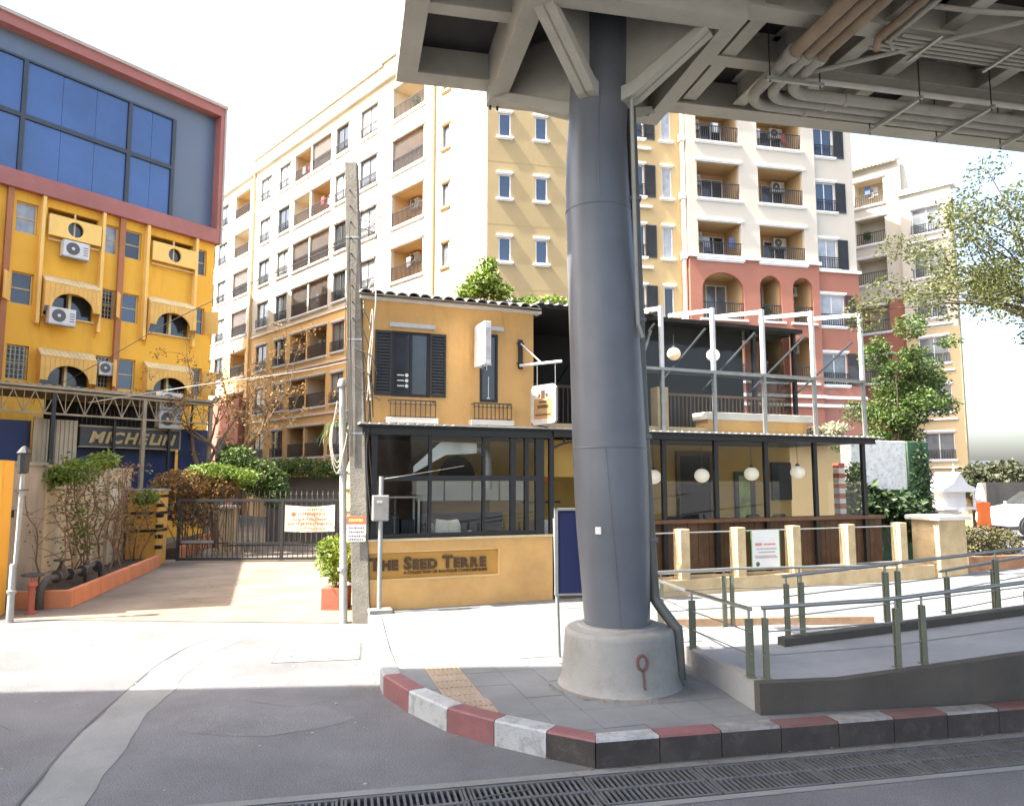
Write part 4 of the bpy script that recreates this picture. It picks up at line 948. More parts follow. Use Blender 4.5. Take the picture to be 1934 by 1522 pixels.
# ------------------------------------------------------------------ left building: yellow shophouses under a blue glass box
Bd = thing('yellow_building', 'yellow shophouse block topped by a blue glass box in a red frame', 'building', (-13.7, 34.0, 0))
dB = (0.588, 0.8089); FBd = Facade(Bd, 0, 0, dB)
zr = [(11.8,13.0), (9.05,10.28), (6.2,7.5)]
wc = [(-12.2,-11.5), (-8.53,-7.79), (-5.35,-4.72), (-4.45,-3.75), (-1.24,-0.71)]
bays = [(-11.3,-9.2), (-7.55,-5.45), (-3.45,-1.3)]
hs = [(a, b, z0, z1) for a, b in wc for z0, z1 in zr]+[(a+0.1, b-0.1, 12.75, 13.05) for a, b in bays]+[(a+0.15, b-0.15, z, z+1.0) for a, b in bays for z in (8.75, 5.95)]
mb = MB(); wall_holes(mb, -16, -0.34, 0, 13.4, hs, dep=0.22); mb.quad((-0.34,0,0), (-0.34,16,0), (-0.34,16,13.4), (-0.34,0,13.4)); FBd.mb('wall', mb, b_yellow)
mb = MB(); mb.box(-16,0.9,0,-0.36,16,20); FBd.mb('core', mb, b_pale)
for (y0_, y1_, h_, x_) in ((39.2,43.2,23.0,-16.3), (43.2,47.2,21.2,-18.0), (47.2,52.0,19.6,-19.9)):  # unseen stepped blocks added behind, sized to shade the lower apartment storeys
    ro = MB().prism([(x_,y0_), (x_-0.41*(y1_-y0_)*0.98,y1_), (x_-13,y1_), (x_-13,y0_)], 0, h_).build('rear_shade_block', apt_cream, Bd, (13.7,-34.0,0))
    for k in range(6):
        p_ = Vector((x_,y0_)).lerp(Vector((x_-0.41*(y1_-y0_),y1_)), 0.5); MB().box(-0.6,-0.03,2.0+2.9*k,0.6,0.0,3.4+2.9*k).build('shade_block_window', pane_dark, ro, (p_.x+0.01,p_.y,0), R(112))
grid_m = mat('window_grid', (0.42,0.37,0.24), 0.6, 0.15)
for j, (z0, z1) in enumerate(zr):
    for i, (a, b) in enumerate(wc):
        pm = pane_curtain if (j == 0 and i in (1, 2)) else (pane_blue if random.random() < 0.4 else pane_dark)
        o = window(FBd, a, b, z0, z1, pm, b_awning_top, 1, rec=0.15, sill=False)
        w = b-a; mb = MB(); mb.box(-w/2+0.05,-0.035,(z1-z0)*0.5-0.02,w/2-0.05,0.03,(z1-z0)*0.5+0.02); mb.build('transom', b_awning_top, o)
        if (j, i) in ((1,2), (2,1), (2,2)):
            mb = MB()
            for k in range(1, 5): x = -w/2+w*k/5; mb.box(x-0.012,-0.12,0,x+0.012,-0.1,z1-z0)
            for k in range(1, 7): z = (z1-z0)*k/7; mb.box(-w/2,-0.121,z-0.01,w/2,-0.1,z+0.01)
            mb.build('grille', grid_m, o)
        if (j, i) in ((1,1), (1,3), (1,4), (2,3), (2,4)):   # open shutter leaf sticking out
            s = 1 if i == 4 else -1
            mb = MB(); mb.box(-0.02,-0.62,0,0.02,-0.02,(z1-z0)*0.85); mb.build('shutter', b_awning, o, (s*(w/2+0.03),-0.15,0.05), s*R(38))
for u, w in ((-8.78,0.2), (-4.62,0.22)):
    mb = MB(); mb.box(u-w/2,-0.16,0,u+w/2,0,13.4); FBd.mb('pilaster', mb, b_brown)
for u in (-7.66, -5.42, -3.56, -1.32):
    mb = MB(); mb.box(u-0.06,-0.24,8.4,u+0.06,0,13.38); FBd.mb('fin', mb, b_pale)
def bay(a, b, circ, z_aw, ac=0, sun=True):
    c = (a+b)/2
    # cream panel with round hole on the top storey
    mb = MB(); z0, z1 = 11.92, 12.75; n = 20; r = 0.3; cz = (z0+z1)/2
    ca_ = math.atan2((z1-z0)/2, (b-a-0.14)/2); angs = sorted([2*math.pi*k/n for k in range(n)]+[ca_, math.pi-ca_, math.pi+ca_, 2*math.pi-ca_])
    for k in range(len(angs)):
        t0, t1 = angs[k], angs[(k+1) % len(angs)]+(2*math.pi if k == len(angs)-1 else 0)
        def ray_(t):
            dx, dz = math.cos(t), math.sin(t); s = min((b-a-0.14)/2/max(abs(dx),1e-6), (z1-z0)/2/max(abs(dz),1e-6)); return (c+dx*s, cz+dz*s)
        def ring(t): return (c+r*math.cos(t), cz+r*math.sin(t))
        (x0,y0_),(x1,y1_) = ray_(t0), ray_(t1); (p0,q0),(p1,q1) = ring(t0), ring(t1)
        mb.quad((p0,-0.26,q0), (x0,-0.26,y0_), (x1,-0.26,y1_), (p1,-0.26,q1)); mb.quad((p1,-0.16,q1), (x1,-0.16,y1_), (x0,-0.16,y0_), (p0,-0.16,q0)); mb.quad((p0,-0.16,q0), (p0,-0.26,q0), (p1,-0.26,q1), (p1,-0.16,q1))
    for zz in (z0, z1): mb.quad((a+0.07,-0.26,zz), (b-0.07,-0.26,zz), (b-0.07,-0.16,zz), (a+0.07,-0.16,zz))
    FBd.mb('round_hole_panel', mb, b_pale)
    mb = MB(); mb.box(a+0.35,-0.1,12.05,b-0.35,-0.06,12.7); FBd.mb('pane', mb, pane_dark)
    mb = MB(); mb.box(c-0.03,-0.12,12.0,c+0.03,-0.06,13.0); mb.box(a+0.1,-0.16,11.75,b-0.1,-0.12,11.8); FBd.mb('bay_frame', mb, b_awning_top)
    for z in (9.1, 6.25):
        # hooded awning: ribbed slope over a front with an arch cut in it
        ym, zt = -0.42, z+1.25
        mb = MB(); nn = 12
        for k in range(nn):
            x0, x1 = a+0.03+(b-a-0.06)*k/nn, a+0.03+(b-a-0.06)*(k+1)/nn; xm = (x0+x1)/2
            mb.quad((x0,-0.02,zt), (xm,-0.02,zt+0.025), (xm,ym-0.01,zt-0.3), (x0,ym-0.01,zt-0.32)); mb.quad((xm,-0.02,zt+0.025), (x1,-0.02,zt), (x1,ym-0.01,zt-0.32), (xm,ym-0.01,zt-0.3))
        FBd.mb('awning_slope', mb, b_awning_top)
        mb = MB(); aw = (b-a)*0.36; ah = 0.62; ns = 16
        xs = [a+0.03]+[c-aw*math.cos(math.pi*i/ns) for i in range(ns+1)]+[b-0.03]; zs = [z]+[z+ah*math.sin(math.pi*i/ns) for i in range(ns+1)]+[z]
        for i in range(len(xs)-1): mb.quad((xs[i],ym,zs[i]), (xs[i+1],ym,zs[i+1]), (xs[i+1],ym,zt-0.32), (xs[i],ym,zt-0.32)); mb.quad((xs[i+1],ym,zs[i+1]), (xs[i],ym,zs[i]), (xs[i],ym+0.06,zs[i]), (xs[i+1],ym+0.06,zs[i+1]))
        for x in (a+0.031, b-0.031): mb._add([(x,ym,z), (x,ym,zt-0.32), (x,-0.02,zt), (x,-0.02,z-1.0), (x,-0.02,z-1.0)], [(0,1,2,3)])
        FBd.mb('awning_front', mb, b_awning)
        for k in range(1, 12):
            x = a+0.03+(b-a-0.06)*k/12; zb = z
            if abs(x-c) < aw: zb = z+ah*math.sqrt(max(0,1-((x-c)/aw)**2))
            mb = MB(); mb.box(x-0.006,ym-0.012,zb+0.01,x+0.006,ym-0.001,zt-0.33); FBd.mb('awning_rib', mb, b_awning)
        mb = MB(); mb.box(a+0.15,0.12,z-0.3,b-0.15,0.14,z+0.68); o = FBd.mb('pane', mb, pane_dark)
        mb = MB(); mb.box(c-0.05,-0.1,z-0.32,c+0.05,0.1,z+0.68); mb.box(a+0.1,-0.1,z-0.36,b-0.1,0.1,z-0.3); FBd.mb('bay_frame', mb, b_awning_top)
for i, (a, b) in enumerate(bays): bay(a, b, True, 0)
def put_ac(u, y, z, lab): 
    o = place('air_conditioner', ac_mesh(0.95,0.62,0.32), None, tuple(Vector(Bd.location)+Vector(FBd.loc(u,y,z))), FBd.rz); tag(o, lab, 'air conditioner', 'air conditioners on the yellow building'); return o
put_ac(-6.5,-0.1,11.2,'white air conditioner below the left round hole panel on the top yellow storey')
put_ac(-6.9,-0.2,8.45,'white air conditioner under the arched awning on the middle yellow storey')
place('air_conditioner', ac_mesh(0.62,0.5,0.32), Bd, FBd.loc(-5.05,-0.05,6.72), FBd.rz)
# blue glass box with its red frame
mb = MB(); z0, z1 = 13.4, 20.1; y0 = -0.28; t = 0.66
mb.box(-16,y0,z0,-0.25,0.9,z0+t); FBd.mb('lower_band', mb, b_band)
mb = MB(); mb.box(-16,y0,z1-0.54,-0.25,0.9,z1-0.14); FBd.mb('upper_band', mb, b_band)
mb = MB(); mb.box(-0.44,y0+0.002,z0+t,-0.25,0.9,z1-0.54); FBd.mb('side_band', mb, b_band)
mb = MB(); mb.box(-16,y0-0.1,z1-0.14,-0.15,1.0,z1); mb.box(-0.25,y0-0.04,z0,-0.16,0.9,z1-0.14); FBd.mb('coping', mb, b_edge)
mb = MB(); mb.box(-16,0.2,z0+t,-0.44,0.25,z1-0.54); FBd.mb('grey_panel', mb, b_panel)
gx = [-12.55, -8.5, -4.47, -2.5]; gz = [(14.12,16.3), (16.48,18.6)]
for i in range(len(gx)-1):
    for (a, b) in gz:
        nsub = 3 if gx[i+1]-gx[i] > 3 else 2; w = (gx[i+1]-gx[i]-0.16)/nsub
        for k in range(nsub):
            mb = MB(); mb.box(gx[i]+0.08+k*w+0.006,0.14,a,gx[i]+0.08+(k+1)*w-0.006,0.18,b); FBd.mb('glass_pane', mb, blue_glass)
mb = MB()
for x in gx: mb.box(x-0.08,0.06,14.05,x+0.08,0.195,18.65)
mb.box(gx[0],0.065,16.3,gx[-1],0.194,16.48); mb.box(gx[0],0.065,18.6,gx[-1],0.194,18.68); FBd.mb('mullion', mb, mullion)
# ------------------------------------------------------------------ the cafe
cafe = thing('cafe_building', 'two storey orange cafe with black framed glass front and glazed terrace', 'cafe', (*cafe_o, 0), ang(cafe_d))
CR = ang(cafe_d)
def cw(u, y, z): x, yy = cf(u, y); return (x, yy, z)
def cb(name, m, *boxes, par=None, **k):
    mb = MB()
    for b in boxes: mb.box(*b)
    return mb.build(name, m, par or cafe, **k)
# street parapet with the recessed name panel
mb = MB(); S0, S1, Z0, Z1 = 0.03, 2.48, 0.74, 1.20
wall_holes(mb, -0.06, 3.6, 0.1, 1.40, [(S0,S1,Z0,Z1)], y=0.0, dep=0.05); mb.quad((S0,0.05,Z0), (S1,0.05,Z0), (S1,0.05,Z1), (S0,0.05,Z1), 1)
mb.quad((-0.06,0,1.4), (3.6,0,1.4), (3.6,0.22,1.4), (-0.06,0.22,1.4)); mb.quad((3.6,0,0.1), (3.6,0.22,0.1), (3.6,0.22,1.4), (3.6,0,1.4)); mb.quad((-0.06,0.22,0.1), (-0.06,0,0.1), (-0.06,0,1.4), (-0.06,0.22,1.4)); mb.quad((3.6,0.22,0.1), (-0.06,0.22,0.1), (-0.06,0.22,1.4), (3.6,0.22,1.4))
parapet = mb.build('parapet_wall', [cafe_low, cafe_sign], cafe)
mb = MB()
for q in ((S0-0.03,Z0-0.03,S1+0.03,Z0), (S0-0.03,Z1,S1+0.03,Z1+0.02), (S1,Z0,S1+0.03,Z1)): mb.box(q[0],-0.008,q[1],q[2],0.0,q[3])
mb.build('panel_edge', mat('panel_edge', (0.68,0.45,0.2), 0.85, 0.1), parapet)
cb('window_ledge', mat('ledge_cream', (0.62,0.5,0.3), 0.8, 0.15, 3), (-0.08,-0.03,1.402,3.62,0.24,1.44))
# name: THE SEED TERRE in large initial capitals
x = 0.06; zt = 0.895
for wd in ('The', 'Seed', 'Terre'):
    for i, ch in enumerate(wd.upper()):
        sz = 0.30 if i == 0 else 0.235
        me = text_mesh(ch, sz, depth=0.014, bold=0.012); me.materials.clear(); me.materials.append(letter_brown)
        w = max(v.co.x for v in me.vertices)-min(v.co.x for v in me.vertices); x0 = min(v.co.x for v in me.vertices)
        sx = 1.0; me.transform(Matrix.Diagonal((sx,1,1,1)))
        place('letter', me, parapet, (x-x0*sx, 0.03, zt)); x += w*sx+0.024
    x += 0.075
print('name width', x)
text('A COLLECTION OF BOUTIQUE CONDOMINIUMS', 0.072, letter_brown, parapet, (0.68,0.04,0.808), depth=0.006, bold=0.001)
# black steel glazing of the ground floor
gp = [(0.07,0.17), (1.13,1.19), (2.18,2.24), (2.75,2.86), (3.05,3.13), (3.28,3.46)]
for a, b in gp: cb('glazing_post', black_steel, (a,0.06,1.442,b,0.14,3.32))
cb('glazing_rail', black_steel, (0.17,0.065,2.47,3.28,0.13,2.57)); cb('glazing_rail', black_steel, (0.17,0.066,1.445,3.28,0.135,1.52))
cb('head_beam', black_steel, (-0.12,-0.02,3.30,3.62,0.16,3.46))
for (a, b) in ((0.17,1.13), (1.19,2.18), (2.24,2.75), (2.86,3.05), (3.13,3.28)):
    for (z0, z1) in ((1.52,2.47), (2.57,3.30)): cb('pane', cafe_glass, (a,0.095,z0,b,0.101,z1))
# corrugated canopy strip over the glazing, one long sheet with ribs
mb = MB(); k = 0; u = -0.2
while u < 12.1:
    mb.box(u,-0.22,3.475,u+0.11,0.2,3.50); mb.box(u+0.112,-0.22,3.47,u+0.17,0.2,3.484); u += 0.172
canopy = mb.build('canopy_sheet', sheet_light, cafe)
cb('canopy_beam', black_steel, (3.62,-0.06,3.33,12.05,0.10,3.46)); cb('canopy_beam', black_steel, (-0.2,-0.1,3.44,12.1,0.12,3.468))
# upper wall with openings
mb = MB(); hs = [(0.42,1.14,4.02,5.24), (2.14,2.51,3.98,5.31)]
wall_holes(mb, -0.12, 3.27, 3.5, 5.78, hs, y=0.14, dep=0.1)
mb.quad((0.43,3.0,0.1), (-0.12,0.14,0.1), (-0.12,0.14,5.78), (0.43,3.0,5.78)); mb.quad((3.27,0.14,3.5), (3.27,3,3.5), (3.27,3,5.78), (3.27,0.14,5.78)); mb.quad((3.27,3,3.5), (0.43,3,3.5), (0.43,3,5.78), (3.27,3,5.78))
mb.build('upper_wall', cafe_wall, cafe)
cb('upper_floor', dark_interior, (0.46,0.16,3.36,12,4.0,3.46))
cb('wall_cap', cap_white, (-0.2,0.02,5.78,3.4,0.26,5.83))
FC = Facade(cafe, 0, 0.14, (1, 0))
o = place('window', win_mesh(0.72,1.22,2,black_steel), cafe, (0.78,0.16,4.02))
for i in range(2):
    sub('pane', pane_mesh(0.29,1.12,pane_dark), o, (-0.165+0.33*i,0.0,0.05))
mb = MB()
for k in range(3): mb.ylathe([(0.034,-0.012),(0.034,-0.009)], (-0.07,0,0.2+0.1*k), 12); mb.box(-0.25,-0.012,0.19+0.1*k,-0.12,-0.009,0.21+0.1*k)
mb.build('window_decal', paper, o)
for s in (-1, 1):
    sh = MB(); w, h = 0.31, 1.2
    for (a0, a1, c0, c1) in ((-w/2,-w/2+0.035,0,h), (w/2-0.035,w/2,0,h), (-w/2+0.035,w/2-0.035,0,0.05), (-w/2+0.035,w/2-0.035,h-0.05,h)): sh.box(a0,-0.03,c0,a1,0.0,c1)
    so = sh.build('shutter', dark_paint, cafe, (0.78+s*(0.36+0.16),0.135,4.03))
    sl = cached('cafeslat', lambda: MB()._add([(-w/2+0.035,-0.028,0), (w/2-0.035,-0.028,0), (w/2-0.035,-0.004,0.06), (-w/2+0.035,-0.004,0.06), (-w/2+0.035,-0.024,-0.004), (w/2-0.035,-0.024,-0.004), (w/2-0.035,0.0,0.056), (-w/2+0.035,0.0,0.056)], [(0,1,2,3),(7,6,5,4),(0,4,5,1),(2,6,7,3)]).mesh('slat', dark_paint))
    for k in range(19): sub('slat', sl, so, (0,0,0.05+k*0.0578))
o2 = place('window', win_mesh(0.37,1.33,1,black_steel), cafe, (2.325,0.16,3.98)); sub('pane', pane_mesh(0.27,1.23,pane_dark), o2, (0,0,0.05))
mb = MB(); mb.prism_xz([(-0.045,1.06), (0.045,1.06), (0.015,1.13), (-0.015,1.13)], -0.012, -0.009); mb.box(-0.008,-0.012,0.96,0.008,-0.009,1.03); mb.box(-0.06,-0.012,0.62,-0.03,-0.009,0.84); mb.box(-0.03,-0.012,0.72,0.06,-0.009,0.755); mb.box(-0.008,-0.012,0.08,0.008,-0.009,0.5); mb.box(-0.03,-0.012,0.06,0.03,-0.009,0.09)
mb.build('window_decal', paper, o2)
for (a, b, z) in ((0.36,1.22,5.30), (2.14,2.60,5.37)): cb('lintel', sill_grey, (a,0.04,z,b,0.14,z+0.085), bevel=0.008)
for (a, b) in ((0.33,1.25), (1.94,2.76)):
    cb('sill_slab', cap_white, (a-0.02,-0.06,3.52,b+0.02,0.14,3.62), bevel=0.008)
    mb = MB(); r0, r1 = a+0.03, b-0.03
    mb.box(r0,-0.06,3.92,r1,-0.035,3.945); mb.box(r0,-0.055,3.63,r1,-0.04,3.645); mb.box(r0,-0.058,3.86,r1,-0.042,3.872)
    for x_ in (r0, r1-0.02): mb.box(x_,-0.035,3.92,x_+0.02,0.14,3.94); mb.box(x_,-0.035,3.63,x_+0.02,0.14,3.645)
    n_ = 9
    for k in range(n_+1): x_ = r0+(r1-r0-0.015)*k/n_; mb.box(x_,-0.055,3.62,x_+0.015,-0.04,3.93); mb.box(x_-0.008,-0.06,3.85,x_+0.023,-0.035,3.885)
    mb.build('window_railing', mat('old_iron', (0.10,0.08,0.06), 0.7, 0.3, 8, stain=0.4, staincol=(0.24,0.16,0.09)), cafe)
# roof of barrel tiles, each run its own piece
rt = MB(); nseg = 8
prof = [(0.105*math.cos(math.pi*i/nseg), 0.075*math.sin(math.pi*i/nseg)) for i in range(nseg+1)]
for i in range(nseg):
    (x0,z0),(x1,z1) = prof[i], prof[i+1]
    rt.quad((x0,-0.12,z0), (x1,-0.12,z1), (x1,1.3,z1+0.3), (x0,1.3,z0+0.3)); rt.quad((x1*0.8,-0.12,z1*0.7), (x0*0.8,-0.12,z0*0.7), (x0*0.8,1.3,z0*0.7+0.3), (x1*0.8,1.3,z1*0.7+0.3)); rt.quad((x1,-0.12,z1), (x0,-0.12,z0), (x0*0.8,-0.12,z0*0.7), (x1*0.8,-0.12,z1*0.7))
tm = rt.mesh('roof_tile', tile_mat, smooth=50)
roof = cb('roof_deck', tile_mat, )
mb = MB(); mb.prism_yz([(-0.1,5.83), (1.3,6.12), (1.3,6.16), (-0.1,5.86)], -0.2, 3.35); roof.data = mb.mesh('roof_deck', tile_mat)
for k in range(16): t_ = sub('roof_tile', tm, roof, (-0.12+0.222*k, random.uniform(-0.03,0.03), 5.85+random.uniform(-0.008,0.012))); t_.rotation_euler.z = R(random.uniform(-1.2,1.2))
# dark upper room behind the terrace, with its roof
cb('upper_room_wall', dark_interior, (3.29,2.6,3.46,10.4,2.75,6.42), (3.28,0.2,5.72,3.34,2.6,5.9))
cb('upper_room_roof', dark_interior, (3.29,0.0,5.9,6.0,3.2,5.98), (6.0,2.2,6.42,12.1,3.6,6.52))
mb = MB()
for k in range(13): mb.box(3.32+0.21*k,-0.05,5.985,3.43+0.21*k,3.2,6.03)
mb.build('roof_ribs', tile_mat, cafe)
for u_ in (9.3, 10.55, 11.9): cb('terrace_post', black_steel, (u_,2.35,3.46,u_+0.09,2.45,6.42))
cb('terrace_beam', black_steel, (6.0,2.33,5.1,11.95,2.42,5.2))
cb('room_glass', glass('smoked_glass', (0.42,0.42,0.4), 0.02), (10.42,2.5,3.6,11.9,2.52,6.41))
for a_ in (4.3, 5.6): 
    mb = MB(); mb.bar((a_,0.3,4.3),(a_+0.5,0.3,5.7),0.05); mb.bar((a_,0.3,3.5),(a_,0.3,4.3),0.05); mb.build('brace', galv, cafe)
# terrace kerb, pillar, bench, wooden rail
cb('terrace_kerb', tan_stone, (3.3,0.22,3.47,7.5,0.4,3.62)); cb('terrace_pillar', tan_stone, (6.32,0.42,3.47,6.6,0.7,4.5), bevel=0.01)
cb('terrace_bench', cafe_wall, (7.6,0.4,3.47,10.4,0.85,3.82)); cb('bench_cap', cap_white, (7.55,0.36,3.822,10.65,0.9,3.99), bevel=0.01)
for (a, b, y_) in ((3.4,6.2,0.9), (6.7,10.6,1.3)):
    mb = MB(); mb.box(a,y_,4.44,b,y_+0.05,4.5); mb.box(a,y_+0.01,3.55,b,y_+0.04,3.6)
    u_ = a
    while u_ < b: mb.box(u_,y_+0.01,3.6,u_+0.025,y_+0.035,4.44); u_ += 0.11
    mb.build('terrace_railing', mat('terrace_wood', (0.10,0.06,0.035), 0.7, 0.3), cafe)
# portal frames of the terrace glazing
pf = [(4.82,6.05), (6.2,6.19), (7.53,6.26), (8.89,6.34), (10.34,6.43), (11.85,6.52)]
for i, (u_, zt_) in enumerate(pf):
    fr = MB(); fr.box(u_-0.035,0.0,4.86,u_+0.035,0.09,zt_); fo = fr.build('terrace_frame', white_steel, cafe)
    MB().box(u_-0.034,0.005,3.5,u_+0.034,0.085,4.80).build('lower_post', galv, fo)
    mb = MB(); mb.bar((u_,0.09,zt_-0.05), (u_,1.7,zt_+0.17), 0.07, 0.09); mb.build('rafter', white_steel, fo)
    mb = MB(); mb.bar((u_,2.3,4.75), (u_,0.3,5.85), 0.04, 0.04); mb.build('brace', mullion, fo)
    if i and i < len(pf)-1 or i == 0:
        u2 = pf[i+1][0]
        cb('glass_pane', thin_glass, (u_+0.036,0.04,3.52,u2-0.036,0.046,4.79)); cb('glass_pane', thin_glass, (u_+0.036,0.04,4.87,u2-0.036,0.046,min(zt_,pf[i+1][1])-0.06))
cb('terrace_rail', galv, (4.8,-0.01,4.80,11.9,0.095,4.86))
# ground floor glazing to the right
for u_ in (3.62, 4.5, 6.22, 7.54, 8.89, 10.3, 11.78): cb('glazing_post', black_steel, (u_-0.05,0.05,0.5,u_+0.05,0.13,3.33))
for (a, b) in ((6.27,7.49), (7.59,8.84), (8.94,10.25), (10.35,11.73), (4.9,6.17)): cb('pane', cafe_glass, (a,0.085,1.66,b,0.092,3.32))
mb = MB(); pts = [(3.67+0.83*i/8, 3.12+0.12*math.sin(math.pi*i/8)) for i in range(9)]
for i in range(8): mb.bar((pts[i][0],0.09,pts[i][1]), (pts[i+1][0],0.09,pts[i+1][1]), 0.04)
for x_ in (3.9, 4.15): mb.box(x_,0.07,3.2,x_+0.03,0.11,3.33)
mb.build('entrance_arch', black_steel, cafe)
# wooden counter and plank front behind the pillars
cb('counter', wood_top, (4.9,-0.02,1.58,12.3,0.42,1.655), bevel=0.006)
plank = cached('plank', lambda: MB().box(0,0,0,0.128,0.03,1.06).mesh('plank', wood))
backer = cb('counter_back', mat('plank_gap', (0.02,0.012,0.008), 0.9, 0.1), (4.9,0.2,0.5,12.3,0.22,1.58))
u_ = 4.95
while u_ < 12.25:
    sub('plank', plank, backer, (u_, 0.168+random.uniform(-.006,.006), 0.505+random.uniform(0,.008))); u_ += 0.135
# plinth wall and pillars of the fence
cb('fence_plinth', tan_stone, (4.4,-0.52,0.1,13.2,0.1,0.5))
pil_u = [5.1, 6.47, 7.86, 9.32, 10.87, 12.45]
for u_ in pil_u: cb('fence_pillar', tan_stone, (u_-0.27,-0.5,0.502,u_-0.05,-0.24,1.5), bevel=0.012)
for i in range(len(pil_u)-1):
    for z_ in (1.42, 0.62): MB().tube([(pil_u[i]-0.05,-0.37,z_), (pil_u[i+1]-0.27,-0.37,z_)], 0.014, 8).build('fence_rail', galv, cafe)
# interior of the cafe
cb('interior_wall', cafe_in, (3.3,2.75,0.1,12.0,2.9,3.36), (1.9,2.9,0.1,3.3,3.05,3.36)); cb('kitchen_wall', mat('kitchen_wall', (0.14,0.085,0.04), 0.8, 0.4, 2.5), (0.44,2.9,0.1,1.9,3.05,3.36)); cb('interior_floor', mat('floor_tile', (0.2,0.15,0.1), 0.5, 0.2), (0.44,0.24,0.1,12.0,4.0,0.22))
cb('partition', cafe_in, (3.56,0.5,2.55,4.6,0.58,3.3), (5.9,1.2,0.22,6.0,2.7,3.36))
cb('interior_door', dark_interior, (8.4,2.68,0.22,9.3,2.745,3.1)); cb('door_frame', wood, (8.3,2.66,0.22,8.4,2.74,3.2), (9.3,2.66,0.22,9.4,2.74,3.2), (8.4,2.66,3.1,9.3,2.74,3.2))
cb('interior_window', mat('garden_view', (0.4,0.45,0.12), 0.6, 0.6, 3), (10.22,2.7,1.2,10.6,2.745,2.6)); cb('window_surround', black_steel, (10.1,2.68,1.1,10.22,2.74,2.7), (10.6,2.68,1.1,10.75,2.74,2.7), (10.22,2.68,2.6,10.6,2.74,2.7))
cb('menu_board', dark_interior, (11.3,2.66,1.95,11.95,2.72,2.95))
def inside(name, label, cat, u, y, z, parts, grp=None):
    t = thing(name, label, cat, cw(u,y,z), CR, grp)
    for nm, m, mb in parts: mb.build(nm, m, t)
    return t
sh = MB()
for x_ in (0,0.9): 
    for y_ in (0,0.4): sh.box(x_,y_,0,x_+0.04,y_+0.04,1.95)
shelf_parts = [('upright', cabinet, sh)]+[('shelf', cabinet, MB().box(0,0,z_,0.94,0.44,z_+0.03)) for z_ in (0.3,1.15,1.92)]+[('oven', dark_paint, MB().box(0.08,0.06,1.185,0.55,0.4,1.6)), ('basket', dark_paint, MB().box(0.6,0.08,1.185,0.85,0.38,1.5))]
inside('kitchen_shelf', 'pale metal kitchen shelf with an oven behind the left cafe glass', 'shelf', 0.25, 0.9, 0.22, shelf_parts)
inside('wall_cabinet', 'row of pale wall cabinets behind the cafe glass', 'cabinet', 1.35, 1.9, 2.05, [('door', cabinet, MB().box(0.02+k*0.62,-0.02,0,0.6+k*0.62,0.3,0.42)) for k in range(4)])
inside('worktop', 'steel kitchen worktop along the cafe glass', 'counter', 1.2, 0.8, 0.22, [('top', stainless, MB().box(0,0,0.98,1.9,0.6,1.02)), ('cupboard', dark_paint, MB().box(0.03,0.05,0.0,1.87,0.58,0.98)), ('mixer', stainless, MB().lathe([(0.1,1.02),(0.1,1.1),(0.07,1.14),(0.12,1.25),(0.12,1.42),(0.03,1.48)],(0.3,0.3),12)), ('pan', dark_paint, MB().lathe([(0.14,1.02),(0.17,1.1),(0.16,1.1),(0.13,1.03)],(0.75,0.3),14)), ('jar', cabinet, MB().lathe([(0.06,1.02),(0.06,1.2),(0.04,1.24),(0.04,1.27)],(1.05,0.25),10)), ('jar', cabinet, MB().lathe([(0.05,1.02),(0.05,1.16),(0.03,1.2)],(1.2,0.32),10)), ('crate', wood, MB().box(1.4,0.12,1.02,1.75,0.45,1.22)), ('backsplash', dark_paint, MB().box(0,0.6,1.02,1.9,0.63,1.6))])
inside('paper_bag', 'crumpled pale bag lying on the ledge inside the cafe window', 'bag', 1.55, 0.28, 1.43, [('bag', mat('foil_bag', (0.6,0.57,0.45), 0.5, 0.3, 9, 0.8, 16), MB().prism_xz([(-0.22,0), (0.28,0), (0.27,0.2), (0.22,0.32), (0.05,0.3), (-0.2,0.33), (-0.23,0.15)], 0, 0.12))])
inside('extractor_duct', 'bent galvanised extractor duct behind the upper cafe glass', 'duct', 1.4, 0.9, 0, [('hood', stainless, MB().prism_xz([(-0.35,2.62), (0.3,2.98), (0.95,3.02), (0.95,3.22), (0.2,3.24), (-0.35,2.75)], 0, 0.5)), ('duct', galv, MB().tube(smooth_path([(0.9,0.25,3.12), (1.12,0.25,3.1), (1.24,0.25,2.95), (1.27,0.25,2.5), (1.27,0.25,2.3)], 5), 0.1, 14))])
mb = MB(); mb.prism_xz([(-0.42,0)]+[(-0.42*math.cos(math.pi*i/12), 0.18+0.5*math.sin(math.pi*i/12)) for i in range(13)]+[(0.42,0)], 0, 0.05)
mb.build('arched_opening', dark_interior, cafe, (2.55,2.82,2.35))
inside('coffee_machine', 'dark coffee machine and shelves inside the cafe doorway', 'coffee machine', 3.75, 1.4, 0.22, [('counter', dark_paint, MB().box(0,0,0,0.9,0.6,1.0)), ('machine', stainless, MB().box(0.12,0.1,1.0,0.75,0.5,1.42)), ('grinder', dark_paint, MB().lathe([(0.08,1.0),(0.08,1.3),(0.11,1.32),(0.13,1.6),(0.0005,1.6)],(0.84,0.3),12)), ('shelf', dark_paint, MB().box(0,0.55,1.75,0.95,0.6,1.8)), ('lamp', orange_cloth, MB().lathe([(0.1,2.2),(0.08,2.4),(0.02,2.45)],(0.5,0.3),12))])
